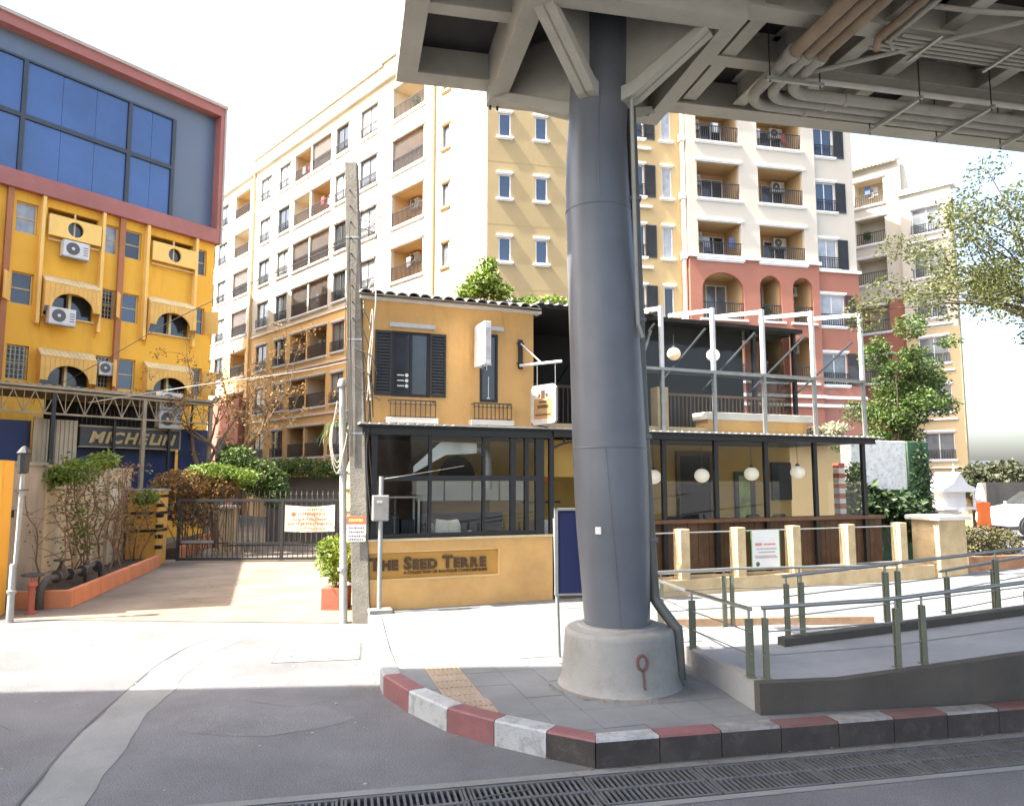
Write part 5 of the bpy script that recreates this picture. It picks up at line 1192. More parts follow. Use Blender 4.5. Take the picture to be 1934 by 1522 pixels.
for k, u_ in enumerate((7.1, 9.4, 10.2)):
    mb = MB()
    for (x_, y_) in ((0,0),(0.4,0),(0,0.4),(0.4,0.4)): mb.box(x_,y_,0,x_+0.035,y_+0.035,0.45 if y_ == 0 else 0.46)
    inside('chair', ['dark chair behind the cafe counter left of the dark door', 'dark chair behind the cafe counter in the middle bay', 'dark chair behind the cafe counter under the menu board'][k], 'chair', u_, 1.0, 0.22+0.35, [('leg', dark_paint, mb), ('seat', dark_paint, MB().box(-0.01,-0.01,0.45,0.45,0.45,0.5)), ('backrest', dark_paint, MB().prism_xz([(0,0.5), (0.44,0.5), (0.46,1.0), (0.36,1.08), (0.08,1.08), (-0.02,1.0)], 0.42, 0.47))], 'chairs at the cafe counter')
# globe lamps
def globe(u, y, z, r, m, label, grp, top):
    t = thing('globe_lamp', label, 'lamp', cw(u,y,z), CR, grp)
    MB().sphere((0,0,0), r, 24, 16, 0.93).build('globe', m, t, smooth=80); MB().tube([(0,0,r*0.9),(0,0,top-z)], 0.006, 6).build('cord', cable_mat, t); MB().lathe([(0.05,r*0.88),(0.04,r*0.88+0.05),(0.01,r*0.88+0.06)],(0,0),12).build('cap', dark_paint, t)
for (u_, z_), s in zip(((6.18,2.55), (7.42,2.58), (8.77,2.62), (10.1,2.66)), ('first', 'second', 'third', 'fourth')):
    globe(u_, 0.42, z_, 0.165, lamp_mat, s+' white globe lamp from the left behind the ground floor cafe glass', 'globe lamps of the ground floor', 3.36)
for (u_, z_), s, m in zip(((6.4,5.42), (7.43,5.44), (8.55,5.48)), ('leftmost', 'middle', 'rightmost'), (lamp_warm, lamp_warm, lamp_mat)):
    globe(u_, 1.4, z_, 0.16, m, s+' of the three globe lamps on the upper terrace', 'globe lamps of the terrace', 5.9)
# light box sign on the wall
lb = thing('light_box', 'white box sign sticking out of the orange wall beside the narrow window', 'sign', cw(2.06,0.13,0), CR)
MB().box(-0.06,-0.66,4.62,0.07,-0.06,5.42).build('box', mat('sign_white', (0.75,0.75,0.73), 0.5, 0.05, 2), lb, bevel=0.01)
MB().box(-0.04,-0.664,4.7,0.05,-0.661,5.3).build('sign_face', mat('sign_face', (0.55,0.52,0.48), 0.5, 0.25, 8), lb)
mb = MB(); mb.tube([(0,-0.06,4.9),(0,0.0,4.9)], 0.015, 8); mb.tube([(0,-0.06,5.2),(0,0.0,5.2)], 0.015, 8); mb.tube(smooth_path([(-0.03,-0.5,4.62),(-0.05,-0.5,4.52),(0.02,-0.48,4.5),(0.03,-0.48,4.6)],4), 0.008, 6); mb.build('bracket', dark_paint, lb)
# hanging sign on a bracket
hg = thing('hanging_sign', 'weathered white board with brown crest hanging from a pipe bracket', 'sign', cw(2.98,0.13,0), CR)
MB().box(-0.045,-0.03,4.66,0.045,0.0,5.24).build('wall_plate', black_steel, hg)
for z_ in (4.75, 5.15): MB().box(-0.075,-0.035,z_,0.075,-0.01,z_+0.03).build('plate_strap', black_steel, hg)
mb = MB(); mb.tube([(-0.02,-0.05,4.72), (0.5,-0.85,4.72)], 0.028, 10); mb.tube([(0.0,-0.04,5.16), (0.25,-0.45,4.74)], 0.014, 8); mb.build('arm', white_steel, hg, smooth=60)
for t_ in (0.42, 0.85): MB().tube([(-0.02+0.52*t_,-0.05-0.8*t_,4.7), (-0.02+0.52*t_,-0.05-0.8*t_,4.27)], 0.007, 6).build('hanger', galv, hg)
bo = MB(); bo.prism_yz([(-0.98,3.60), (-0.95,3.55), (-0.37,3.52), (-0.3,3.6), (-0.3,4.2), (-0.36,4.28), (-0.9,4.29), (-0.98,4.22)], -0.03, 0.03); bo = bo.build('board', mat('board_white', (0.45,0.42,0.37), 0.7, 0.2, 5, stain=0.3, staincol=(0.35,0.26,0.18)), hg, (0.02,0.0,0.0), R(20), bevel=0.008)
mb = MB(); mb.box(-0.034,-0.9,3.64,-0.031,-0.4,4.02); mb.build('brown_print', print_brown, bo)
mb = MB(); mb.lathe([(0.0005,0),(0.0005,0.001)],(0,0),3)
for q in ((-0.8,3.84,-0.5,3.9), (-0.75,3.94,-0.55,3.98), (-0.86,3.7,-0.44,3.73), (-0.7,4.02,-0.6,4.18), (-0.78,4.05,-0.72,4.12), (-0.58,4.05,-0.52,4.12)): mb.box(-0.037,q[0],q[1],-0.0345,q[2],q[3])
tag(mb.build('crest', letter_brown, bo), kind='stuff')
MB().tube([(0.1,-0.35,3.55), (0.5,-0.25,3.5)], 0.014, 6).build('stay', dark_paint, hg)
# paper notice on the fence
nt = thing('notice_sheet', 'white paper notice with a green border between two fence pillars', 'notice', cw(8.4,-0.4,0), CR)
MB().box(-0.36,-0.004,0.62,0.36,0.0,1.42).build('sheet', paper, nt); mb = MB()
for q in ((-0.36,0.60,0.36,0.62), (0.36,0.60,0.385,1.42), (-0.385,0.60,-0.36,1.42)): mb.box(q[0],-0.006,q[1],q[2],0.0,q[3])
mb.build('border', mat('border_green', (0.1,0.32,0.06), 0.7, 0.1), nt)
mb = MB()
for z_, a, b in ((1.02,-0.26,0.28), (0.95,-0.2,0.24), (0.84,-0.28,0.3)): mb.box(a,-0.007,z_,b,-0.0045,z_+0.03)
mb.build('print_lines', mat('faded_print', (0.45,0.4,0.42), 0.7, 0.2), nt)
mb = MB(); mb.box(-0.28,-0.007,1.1,-0.1,-0.0045,1.16); mb.box(-0.06,-0.007,1.11,0.26,-0.0045,1.145); mb.box(-0.3,-0.007,0.88,0.26,-0.0045,0.895); mb.build('red_print', mat('faded_red', (0.6,0.25,0.22), 0.7, 0.2), nt)
mb = MB(); mb.ylathe([(0.05,-0.007),(0.05,-0.0045)], (-0.22,0,0.72), 12); mb.build('print_seal', print_dark, nt)
# end pillar of the fence
gpil = thing('fence_end_pillar', 'thick tan gate pillar with white cap slab at the fence end', 'pillar', cw(13.95,-0.1,0), CR)
MB().box(-0.46,-0.35,0.1,0.46,0.4,1.52).build('shaft', tan_stone, gpil, bevel=0.015); MB().box(-0.56,-0.45,1.525,0.56,0.5,1.63).build('cap', cap_white, gpil, bevel=0.012)
# ------------------------------------------------------------------ vegetation helpers
def limbs(mb, p, d, L, r, depth, rnd, tips, spread=0.6, up=0.15, nb=(2,3), keep=0.74):
    pts = [Vector(p)]; rs = [r]; d = Vector(d).normalized(); k = 4
    for i in range(k):
        d = (d+Vector((rnd.gauss(0,0.16), rnd.gauss(0,0.16), rnd.gauss(0,0.1)+up*0.15))).normalized(); pts.append(pts[-1]+d*L/k); rs.append(r*(1-0.5*(i+1)/k))
    mb.tube(pts, rs, 6 if r > 0.02 else 4)
    if depth == 0: tips.append(pts[-1]); return
    for _ in range(rnd.randint(*nb)):
        i = rnd.randint(2, k); dd = (d+Vector((rnd.gauss(0,spread), rnd.gauss(0,spread), rnd.gauss(0,spread*0.6)+up))).normalized()
        limbs(mb, pts[i], dd, L*keep*rnd.uniform(0.8,1.1), rs[i]*0.75, depth-1, rnd, tips, spread, up, nb, keep)
    tips.append(pts[-1])
def tree(name, label, cat, base, starts, leafm, seed, nleaf, lsize, blob, barkm=bark, depth=2, spread=0.6, up=0.15, group=None, nb=(2,3), shell=0.3, extra=None):
    rnd = random.Random(seed); t = thing(name, label, cat, base, 0, group); mb = MB(); tips = []
    for (p, d, L, r) in starts: limbs(mb, p, d, L, r, depth, rnd, tips, spread, up, nb)
    mb.build('trunk', barkm, t, smooth=60)
    bl = [(v.x, v.y, v.z, blob*rnd.uniform(0.6,1.3), blob*rnd.uniform(0.6,1.3), blob*rnd.uniform(0.4,0.9)) for v in tips]+(extra or [])
    tag(leaf_mesh(bl, nleaf, lsize, seed+1, shell).build('crown', leafm, t), kind=None)
    return t

# ------------------------------------------------------------------ boundary wall, planter and pipes left of the lane
wa, wb_ = Vector((-9.75,14.1)), Vector((-11.35,22.1)); wd = (wb_-wa).normalized(); WRZ = math.atan2(wd.y, wd.x); WL = (wb_-wa).length
bw = thing('boundary_wall', 'cream rendered boundary wall with grooves along the left of the lane', 'wall', (wa.x, wa.y, 0), WRZ)   # local x along the lane, +y away from it
MB().box(0,0,0,2.2,0.2,2.78).build('old_section', wall_old, bw); MB().box(2.2,-0.03,0,WL+0.1,0.2,2.74).build('wall_body', wall_cream, bw)
MB().box(-0.03,-0.05,2.782,2.22,0.25,2.86).build('coping', concrete, bw); MB().box(2.2,-0.07,2.742,WL+0.1,0.24,2.82).build('coping', wall_cream, bw)
for k in range(6): MB().box(2.3,-0.036,0.45+k*0.36,WL,-0.0305,0.475+k*0.36).build('groove', mat('groove', (0.2,0.15,0.09), 0.9, 0.2), bw)
for x_ in (4.0,6.1): MB().box(x_,-0.12,0,x_+0.25,-0.031,2.74).build('pier', wall_cream, bw)
MB().box(0.35,-0.03,1.75,0.75,-0.001,1.9).build('vent_slot', black, bw); MB().box(0.3,-0.06,1.9,0.8,-0.001,1.93).build('vent_hood', concrete, bw)
for k, (x_, w_) in enumerate(((5.3,.5), (6.4,.7))): MB().box(x_,-0.038,2.2-0.4*k,x_+w_,-0.0315,2.55-0.3*k).build('paint_patch', mat('patch_white', (0.68,0.62,0.48), 0.9, 0.2, 4), bw)
yp = MB().box(-0.35,-0.2,0,0.0,0.5,2.85).build('yellow_pillar', b_yellow, None, (-9.35,13.75,0), WRZ-R(90)+R(8)); tag(yp, 'yellow painted pillar at the far left end of the boundary wall', 'pillar')
pl_ = thing('planter', 'long salmon planter trough along the boundary wall', 'planter', (-8.65,14.95,0), math.atan2(6.7,-1.45))
PL = 6.85; segs = [(0.0,1.6), (1.62,3.9), (3.92,PL)]
for a, b in segs: MB().box(a,0,0,b,0.12,0.34).build('front_panel', planter_mat, pl_, bevel=0.01)
MB().box(-0.12,0,0,-0.002,1.0,0.34).build('end_panel', planter_mat, pl_, bevel=0.01); MB().box(0.0,0.121,0,PL,1.1,0.24).build('soil', soil, pl_)
pl2 = thing('planter', 'far salmon planter trough beyond the gate', 'planter', (-10.35,23.6,0), math.atan2(6.7,-1.45))
MB().box(0,0,0,3.2,0.12,0.4).build('front_panel', planter_mat, pl2, bevel=0.01); MB().box(3.25,0,0,6.5,0.12,0.5).build('front_panel', planter_mat, pl2, bevel=0.01); MB().box(0,0.121,0,6.5,0.8,0.36).build('soil', soil, pl2)
# water pipes and valves in front of the wall
def bend(mb, pts, r=0.07): mb.tube(smooth_path(pts, 5), r, 12)
vp = thing('standpipe_valves', 'dark bent water pipes with flanges standing at the planter end', 'pipes', (-9.05,14.9,0))
mb = MB(); bend(mb, [(-0.05,-0.3,0.0), (-0.05,-0.3,0.35), (-0.05,-0.1,0.55), (-0.05,0.15,0.55)]); bend(mb, [(-0.05,0.1,0.55), (-0.1,0.8,0.55), (-0.22,1.5,0.58), (-0.35,2.2,0.62)], 0.06); bend(mb, [(-0.35,2.2,0.62), (-0.38,2.4,0.55), (-0.38,2.42,0.1)], 0.06); mb.build('pipe', valve_dark, vp, smooth=50)
for y_ in (0.18,0.62,1.2,2.0): MB().tube([(-0.06-0.13*max(0,y_-0.6),y_,0.56),(-0.06-0.13*max(0,y_-0.6),y_+0.05,0.56)], 0.12, 14).build('flange', valve_dark, vp, smooth=40)
mb = MB(); mb.lathe([(0.1,0.5),(0.12,0.62),(0.07,0.74),(0.03,0.8),(0.03,0.86)],(-0.08,0.4),14); mb.lathe([(0.16,0.86),(0.16,0.89)],(-0.08,0.4),16); mb.build('gate_valve', valve_dark, vp, smooth=40)
mb = MB(); mb.tube([(-0.28,1.65,0.0),(-0.28,1.65,0.5)],0.05,10); mb.lathe([(0.09,0.45),(0.1,0.6),(0.04,0.7)],(-0.28,1.65),12); mb.build('gate_valve', valve_dark, vp, smooth=40)
rv = thing('red_valve', 'rusty red valve post with dark handwheel at the foot of the wall', 'valve', (-8.98,14.15,0))
MB().lathe([(0.1,0),(0.1,0.05),(0.055,0.06),(0.055,0.5),(0.09,0.52),(0.09,0.58),(0.03,0.6),(0.03,0.72)],(0,0),14).build('body', hydrant_red, rv, smooth=40); mb = MB(); mb.tube([(0.17*math.cos(t),0.17*math.sin(t),0.72) for t in [2*math.pi*i/16 for i in range(17)]],0.025,8); mb.box(-0.16,-0.015,0.7,0.16,0.015,0.73); mb.build('handwheel', valve_dark, rv)
# thin lamp post at the left
lp = thing('lamp_post', 'thin galvanised post with an old lantern head at the far left', 'lamp post', (-8.83,13.35,0))
MB().tube([(0.0,0,0),(0.0,0,1.0),(0.04,0,1.02),(0.06,0,2.6)], [0.06,0.055,0.04,0.038], 12).build('pole', galv, lp, smooth=60); MB().lathe([(0.05,2.6),(0.09,2.62),(0.1,2.95),(0.12,2.97),(0.04,3.08),(0.0005,3.1)],(0.06,0),8).build('lantern', dark_paint, lp); MB().box(-0.03,-0.08,2.3,0.14,0.08,2.32).build('bracket', dark_paint, lp)
MB().lathe([(0.075,0.5),(0.08,0.55),(0.06,0.56)],(0,0),12).build('collar', galv, lp, smooth=40)

# unseen wedge added left of the frame, shaped to shade the lane
nb = thing('lane_shade_block', kind='structure')
foot = [(-10.4,13.45), (-18.9,24.8), (-25,19.0), (-18,10.9)]; hts = [6.6, 12.6, 12.6, 6.6]
MB()._add([(x,y,0) for x,y in foot]+[(x,y,h) for (x,y),h in zip(foot,hts)], [(3,2,1,0),(4,5,6,7)]+[(i,(i+1)%4,4+(i+1)%4,4+i) for i in range(4)]).build('wall', b_pale, nb)
MB()._add([(x,y,h+0.003) for (x,y),h in zip(foot,hts)]+[(x,y,h+0.15) for (x,y),h in zip(foot,hts)], [(3,2,1,0),(4,5,6,7)]+[(i,(i+1)%4,4+(i+1)%4,4+i) for i in range(4)]).build('roof', concrete, nb)
for k in range(3):
    a_ = Vector((-10.4,13.45)).lerp(Vector((-18,10.9)), 0.12+0.3*k); rz_b = math.atan2(2.5,7.7)
    MB().box(-1.9,-0.04,0.2,0,0.0,2.5).build('roller_door', galv, nb, (a_.x,a_.y,0), rz_b); MB().box(-1.7,-0.04,3.2,-0.2,0.0,4.6).build('window', pane_dark, nb, (a_.x,a_.y,0), rz_b)
# ------------------------------------------------------------------ gate across the lane
gt = thing('lane_gate', 'black steel bar gate closed across the lane', 'gate', (-10.15,22.75,0), math.atan2(0.35,4.9))
GW = 4.95
mb = MB(); mb.box(0,-0.03,1.82,GW,0.03,1.9); mb.box(0,-0.03,0.06,GW,0.03,0.14); mb.box(0,-0.025,0.55,GW,0.025,0.59)
for x_ in (0.0,GW*0.62,GW-0.07): mb.box(x_,-0.032,0.05,x_+0.09,0.032,1.92)
mb.build('frame', dark_paint, gt)
bm_ = cached('gatebar', lambda: MB().box(-0.011,-0.011,0.14,0.011,0.011,1.82).mesh('bar', dark_paint))
for k in range(32): sub('bar', bm_, gt, (0.16+k*0.15,0,0))
MB().box(0.15,-0.07,0.58,1.1,-0.04,0.66).build('bolt', galv, gt)
fn = thing('spear_fence', 'black spear topped fence standing behind the lane gate', 'fence', (-9.6,24.9,0), math.atan2(0.3,4.9))
mb = MB(); mb.box(0,-0.02,1.75,6.0,0.02,1.79); mb.box(0,-0.02,0.3,6.0,0.02,0.34); mb.build('rail', dark_paint, fn)
spear = cached('spear', lambda: MB().box(-0.011,-0.011,0.1,0.011,0.011,1.98).lathe([(0.028,1.98),(0.0008,2.14)],(0,0),6).mesh('spear', mat('spear_paint', (0.1,0.09,0.07), 0.5, 0.3)))
for k in range(34): sub('spear', spear, fn, (0.1+k*0.175,0,0))
gp1 = thing('gate_pillar', 'golden gate pillar with three black bands left of the gate', 'pillar', (-10.75,22.1,0), R(4))
MB().box(-0.42,-0.4,0,0.42,0.4,2.15).build('shaft', pillar_gold, gp1, bevel=0.015); MB().box(-0.46,-0.44,2.152,0.46,0.44,2.22).build('cap', concrete, gp1)
for z_ in (0.98,1.48,1.72+0.25): MB().box(-0.43,-0.41,z_,0.43,0.41,z_+0.08).build('band', black_steel, gp1)
for z_ in (0.5,0.8,1.1,1.4,1.7): MB().box(0.42,-0.46,z_,0.58,-0.3,z_+0.1).build('hinge', black_steel, gp1)
gp2 = thing('gate_pillar', 'short tan pillar with a cap just inside the gate', 'pillar', (-9.8,25.9,0), R(4))
MB().box(-0.24,-0.24,0,0.24,0.24,1.5).build('shaft', tan_stone, gp2, bevel=0.01); MB().box(-0.3,-0.3,1.502,0.3,0.3,1.6).build('cap', cap_white, gp2, bevel=0.01)
# banner on the gate
bn = thing('banner', 'cream cloth banner with brown lettering tied to the lane gate', 'banner', (-6.93,22.9,0), math.atan2(0.35,4.9))
mb = MB(); nx = 12
for i in range(nx):
    x0, x1 = 1.5*i/nx, 1.5*(i+1)/nx; sag = lambda x: 0.05*math.sin(math.pi*x/1.5); yy = lambda x: -0.06+0.02*math.sin(x*7)
    mb.quad((x0,yy(x0),0.92-sag(x0)*0.4), (x1,yy(x1),0.92-sag(x1)*0.4), (x1,yy(x1),1.72-sag(x1)), (x0,yy(x0),1.72-sag(x0)))
mb.build('cloth', banner_mat, bn, smooth=60)
rnd = random.Random(3); mb = MB()
for z_, a, b, h in ((1.56,0.5,1.15,0.05), (1.41,0.4,1.2,0.085), (1.26,0.25,1.3,0.06), (1.12,0.1,1.42,0.075), (0.99,0.35,1.2,0.035)):
    x_ = a
    while x_ < b:
        w_ = rnd.uniform(0.02,0.06); mb.box(x_,-0.10,z_+rnd.uniform(-.01,.01),x_+w_,-0.097,z_+h*rnd.uniform(0.6,1)); x_ += w_+rnd.uniform(0.008,0.03)
mb.ylathe([(0.075,-0.10),(0.075,-0.097)],(0.27,0,1.44),14); tag(mb.build('lettering', print_brown, bn), kind='stuff')
# flower pot and small spirit shrine beside the pole
pt = thing('potted_shrub', 'bushy lime shrub in a square terracotta pot beside the pole', 'potted plant', (-3.42,14.75,0))
MB().prism([(-0.24,-0.24),(0.24,-0.24),(0.24,0.24),(-0.24,0.24)],0,0.42).build('pot', mat('pot_clay', (0.3,0.1,0.06), 0.85, 0.2, 4, stain=0.3), pt, bevel=0.01)
leaf_mesh([(0,0,0.95,0.42,0.42,0.42), (-0.12,0,1.15,0.3,0.3,0.25), (0.1,0,0.7,0.3,0.3,0.25)], 2200, 0.085, 31, 0.4).build('crown', leaf_lime, pt)
mb = MB(); [mb.tube([(0.03*k,0,0.4),(0.12*k,0.05,0.9)],0.012,5) for k in (-2,-1,0,1,2)]; mb.build('stems', twig, pt)
pt2 = thing('potted_shrub', 'loose flowering shrub behind the square pot near the pole', 'shrub', (-3.35,16.4,0))
leaf_mesh([(0,0,0.9,0.5,0.5,0.7), (0.2,0,1.6,0.35,0.35,0.4)], 1500, 0.09, 33, 0.3).build('crown', leaf_mid, pt2)
sp = thing('spirit_stupa', 'small gilded tiered shrine half hidden behind the concrete pole', 'shrine', (-3.75,17.5,0))
mb = MB(); mb.lathe([(0.16,1.0),(0.2,1.05),(0.2,1.3),(0.24,1.32),(0.24,1.4),(0.17,1.42),(0.17,1.75),(0.22,1.77),(0.22,1.85),(0.15,1.87),(0.15,2.25),(0.21,2.28),(0.2,2.36),(0.13,2.4),(0.12,2.62),(0.16,2.66),(0.09,2.9),(0.03,3.2),(0.0008,3.35)],(0,0),8); mb.build('tower', mat('gilded', (0.55,0.42,0.2), 0.6, 0.25, 8), sp); MB().lathe([(0.12,0),(0.12,1.0)],(0,0),8).build('post', white_paint, sp)

# ------------------------------------------------------------------ utility pole with cables, plastic riser, meter box
up = thing('utility_pole', 'tall weathered square concrete utility pole in front of the cafe corner', 'utility pole', (-2.62,13.32,0))
mb = MB(); pb = [(0.0,0.155), (4.0,0.14), (8.35,0.11)]
rings = []
for z_, w_ in pb:
    cx = -0.045*z_; s_ = w_; rings.append([(cx-s_,-s_*0.85,z_),(cx+s_,-s_*0.85,z_),(cx+s_,s_*0.85,z_),(cx-s_,s_*0.85,z_)])
for i in range(2):
    mb._add(rings[i]+rings[i+1], [(k,(k+1)%4,4+(k+1)%4,4+k) for k in range(4)])
mb._add(rings[2], [(0,1,2,3)]); mb.build('shaft', pole_conc, up, bevel=0.012)
for k in range(9): 
    z_ = 5.4+0.3*k; MB().tube([(-0.045*z_-0.02,-0.13,z_),(-0.045*z_-0.02,-0.085,z_)],0.012,8).build('hole', black, up)
def wire(name, label, pts, r=0.008, m=cable_mat, grp=None, sag=0.0):
    P = smooth_path(pts, 8); mb = MB(); mb.tube(P, r, 5); o = mb.build(name, m); tag(o, label, 'cable', grp); return o
mb = MB(); rnd = random.Random(5)
for k in range(5):
    x_ = -0.18+0.02*k; mb.tube(smooth_path([(-0.29+x_*0.3,-0.15,7.2-0.3*k), (-0.2+x_+rnd.uniform(-.05,.02),-0.17,5.5), (-0.14+x_,-0.17,4.0), (-0.08+x_*1.2,-0.17,2.9)],5),0.006,5)
mb.build('cable_drop', cable_mat, up)
mb = MB()
for k in range(4): mb.tube(smooth_path([(-0.1+0.02*k,-0.14,5.6-0.4*k), (0.08,-0.16,5.2-0.5*k), (0.1-0.02*k,-0.15,4.4-0.5*k), (0.14,-0.12,3.6-0.6*k)],5),0.010,5)
for k in range(7):
    z_ = 4.2+0.32*k if k < 3 else 6.6+0.16*k; mb.tube(smooth_path([(-0.2,-0.15,z_), (0.0+0.05*k,-0.2,z_-0.15), (0.05+rnd.uniform(0,.25),-0.2,z_-0.3-rnd.uniform(0,.2))],4),0.009,5)
tag(mb.build('loose_cables', cable_mat, up), kind='stuff')
mb = MB(); mb.tube(smooth_path([(0.0,-0.14,5.9),(0.12,-0.18,6.1),(0.16,-0.2,5.6),(0.05,-0.18,4.6),(0.1,-0.18,3.9)],5),0.014,6); mb.tube(smooth_path([(0.05,-0.14,5.2),(0.1,-0.2,5.55),(0.12,-0.2,5.0),(0.03,-0.16,3.9)],5),0.01,6); mb.build('pale_cable', cable_pale, up)
for z_ in (6.9,5.0,3.3): 
    s_ = 0.15-z_*0.005; cx = -0.045*z_; MB().box(cx-s_-0.006,-s_*0.85-0.01,z_,cx+s_+0.006,s_*0.85+0.01,z_+0.03).build('band', galv, up)
rs = thing('riser_pipe', 'pale plastic riser pipe with metal cap left of the concrete pole', 'pipe', (-2.95,13.3,0))
MB().tube([(0.0,0,0.0),(-0.03,0,1.3),(-0.12,0,4.2)],[0.07,0.064,0.056],12).build('pipe', pvc, rs, smooth=60); MB().lathe([(0.085,4.16),(0.09,4.22),(0.06,4.3),(0.0005,4.32)],(-0.12,0),12).build('cap', galv, rs, smooth=40)
mb = MB(); [mb.tube(smooth_path([(-0.18,-0.08,3.9-0.1*k),(-0.26-0.02*k,-0.1,3.2),(-0.16,-0.1,2.8-0.1*k),(-0.02,-0.1,3.1),(0.1,-0.08,4.0)],5),0.009,5) for k in range(3)]; mb.build('cable_loop', cable_pale, rs)
for z_ in (0.9,2.6): MB().tube([(-0.02-z_*0.02,0,z_),(-0.02-z_*0.02,0,z_+0.05)],0.092,12).build('strap', galv, rs)
ps = thing('pole_notice', 'small red and white notice sheet tied to the concrete pole', 'notice', (-2.72,13.12,0))
MB().box(-0.17,-0.008,1.42,0.16,0.0,1.86).build('sheet', paper, ps); MB().box(-0.17,-0.011,1.72,0.16,-0.0085,1.86).build('red_header', print_red, ps)
mb = MB(); rnd = random.Random(9)
for z_ in (1.64,1.57,1.5,1.44):
    x_ = -0.14
    while x_ < 0.12: w_ = rnd.uniform(0.015,0.035); mb.box(x_,-0.011,z_,x_+w_,-0.0085,z_+0.035); x_ += w_+0.012
tag(mb.build('lettering', print_dark, ps), kind='stuff'); mb = MB()
x_ = -0.13
while x_ < 0.12: w_ = rnd.uniform(0.02,0.04); mb.box(x_,-0.013,1.765,x_+w_,-0.0115,1.81); x_ += w_+0.012
tag(mb.build('header_lettering', print_yellow, ps), kind='stuff')
mt = thing('meter_box', 'grey steel meter box on a thin post before the cafe window', 'meter box', (-2.32,13.12,0), CR-R(5))
MB().tube([(0.02,0,0.2),(0.02,0,2.55)],0.04,12).build('post', galv, mt, smooth=60); MB().box(-0.13,-0.1,1.78,0.15,0.07,2.22).build('box', box_grey, mt, bevel=0.012)
MB().box(-0.115,-0.108,1.80,0.135,-0.101,2.20).build('door', box_grey, mt, bevel=0.003); MB().box(-0.06,-0.115,2.09,0.03,-0.1085,2.13).build('latch', ac_white, mt); MB().box(0.11,-0.12,1.86,0.13,-0.1085,1.9).build('hinge', galv, mt)
MB().box(-0.16,-0.12,0.19,0.24,0.14,0.27).build('foot', concrete, mt, bevel=0.01)
wire('service_wire', 'thin pale wire from the meter post to the cafe window', [(-2.3,13.1,2.5), (-1.7,13.35,2.6), (-0.9,13.9,2.75)], 0.006, cable_pale)
wire('service_wire', 'black cable running from the pole to the cafe roof corner', [(-2.95,13.3,6.1), (-2.7,13.4,5.95), (-2.4,13.5,5.88)], 0.014)
wire('overhead_cable', 'thin black cable hanging across the yellow building towards the pole', [(-17.6,27.4,5.6), (-13,23,6.1), (-8,18,6.6), (-2.95,13.3,6.9)], 0.010)
wire('overhead_cable', 'pale cable slanting from the shed truss up to the apartment block', [(-13.9,24.2,5.0), (-10.8,25.5,5.75), (-7.0,27.5,6.7), (-2.95,33.0,9.0)], 0.016, cable_pale)

# ------------------------------------------------------------------ shed with lattice truss, hoarding and letter sign behind the wall
OFF = 5.5; sx, sy = -13.7+0.8089*OFF, 34-0.588*OFF
shd = thing('truss_shed', 'rusty lattice truss shed roof with thin posts in front of the yellow building', 'shed', (sx, sy, 0), ang(dB))
U0, U1 = -13.5, -3.5
MB().box(U0,-0.12,5.36,U1+0.1,3.6,5.44).build('roof_sheet', mat('shed_roof', (0.42,0.36,0.25), 0.8, 0.25, 2, stain=0.4, staincol=(0.24,0.16,0.09)), shd)
for k in range(36): MB().box(U0+k*0.28,-0.14,5.442,U0+k*0.28+0.1,3.6,5.475).build('roof_rib', MATS['shed_roof'], shd)
mb = MB(); mb.box(U0,-0.05,5.24,U1,0.03,5.32); mb.box(U0,-0.04,4.54,U1,0.03,4.6); u_ = U0; mb.build('truss_chord', truss_mat, shd); mb = MB()
while u_ < U1-0.3:
    mb.bar((u_,0,4.58),(u_+0.3,0,5.26),0.03); mb.bar((u_+0.3,0,5.26),(u_+0.6,0,4.58),0.03); mb.bar((u_+0.6,0,4.58),(u_+0.6,0,5.26),0.022); u_ += 0.6
mb.build('truss_web', truss_mat, shd)
for u_ in (-12.0,-9.05,-6.13,-3.6): MB().box(u_-0.06,-0.06,0,u_+0.06,0.06,5.24).build('post', dark_paint if u_ == -9.05 else truss_mat, shd)
for u_ in (-7.0,-5.05): MB().box(u_-0.04,0.2,0,u_+0.04,0.28,4.5).build('post', dark_paint, shd)
hb = thing('hoarding', 'navy hoarding panels with a corrugated cream section under the shed roof', 'hoarding', (sx, sy, 0), ang(dB))
MB().box(-13.4,0.5,1.0,-9.46,0.55,4.34).build('navy_panel', navy_old, hb); MB().box(-4.5,0.5,1.0,-3.2,0.55,4.36).build('navy_panel', navy_old, hb); MB().box(-8.1,0.75,1.0,-4.5,0.8,3.55).build('navy_panel', navy_old, hb)
mb = MB()
for k in range(10): mb.box(-9.44+k*0.132,0.35,1.2,-9.44+k*0.132+0.09,0.42,4.42); mb.box(-9.35+k*0.132,0.38,1.2,-9.31+k*0.132,0.43,4.42)
mb.build('corrugated_panel', corr_cream, hb); MB().box(-9.46,0.3,2.8,-9.2,0.36,4.46).build('cream_board', corr_cream, hb)
MB().box(-8.1,3.0,0,-3.6,3.1,5.3).build('shed_back', dark_interior, hb)
for k in range(24): MB().box(-8.05+k*0.15,0.62,4.25,-8.03+k*0.15,0.64,4.9).build('hanging_slat', dark_paint, hb)
ms = thing('letter_sign', 'long framed board sign with slanted tan letters reading MICHELIN', 'sign', (sx, sy, 0), ang(dB))
MB().box(-8.05,0.34,3.6,-4.6,0.4,4.24).build('board', michelin_blue, ms); mb = MB(); mb.box(-8.08,0.33,4.24,-4.57,0.41,4.3); mb.box(-8.08,0.33,3.56,-4.57,0.41,3.6); mb.box(-4.6,0.33,3.6,-4.55,0.41,4.24); mb.build('frame', truss_mat, ms)
x_ = -7.78
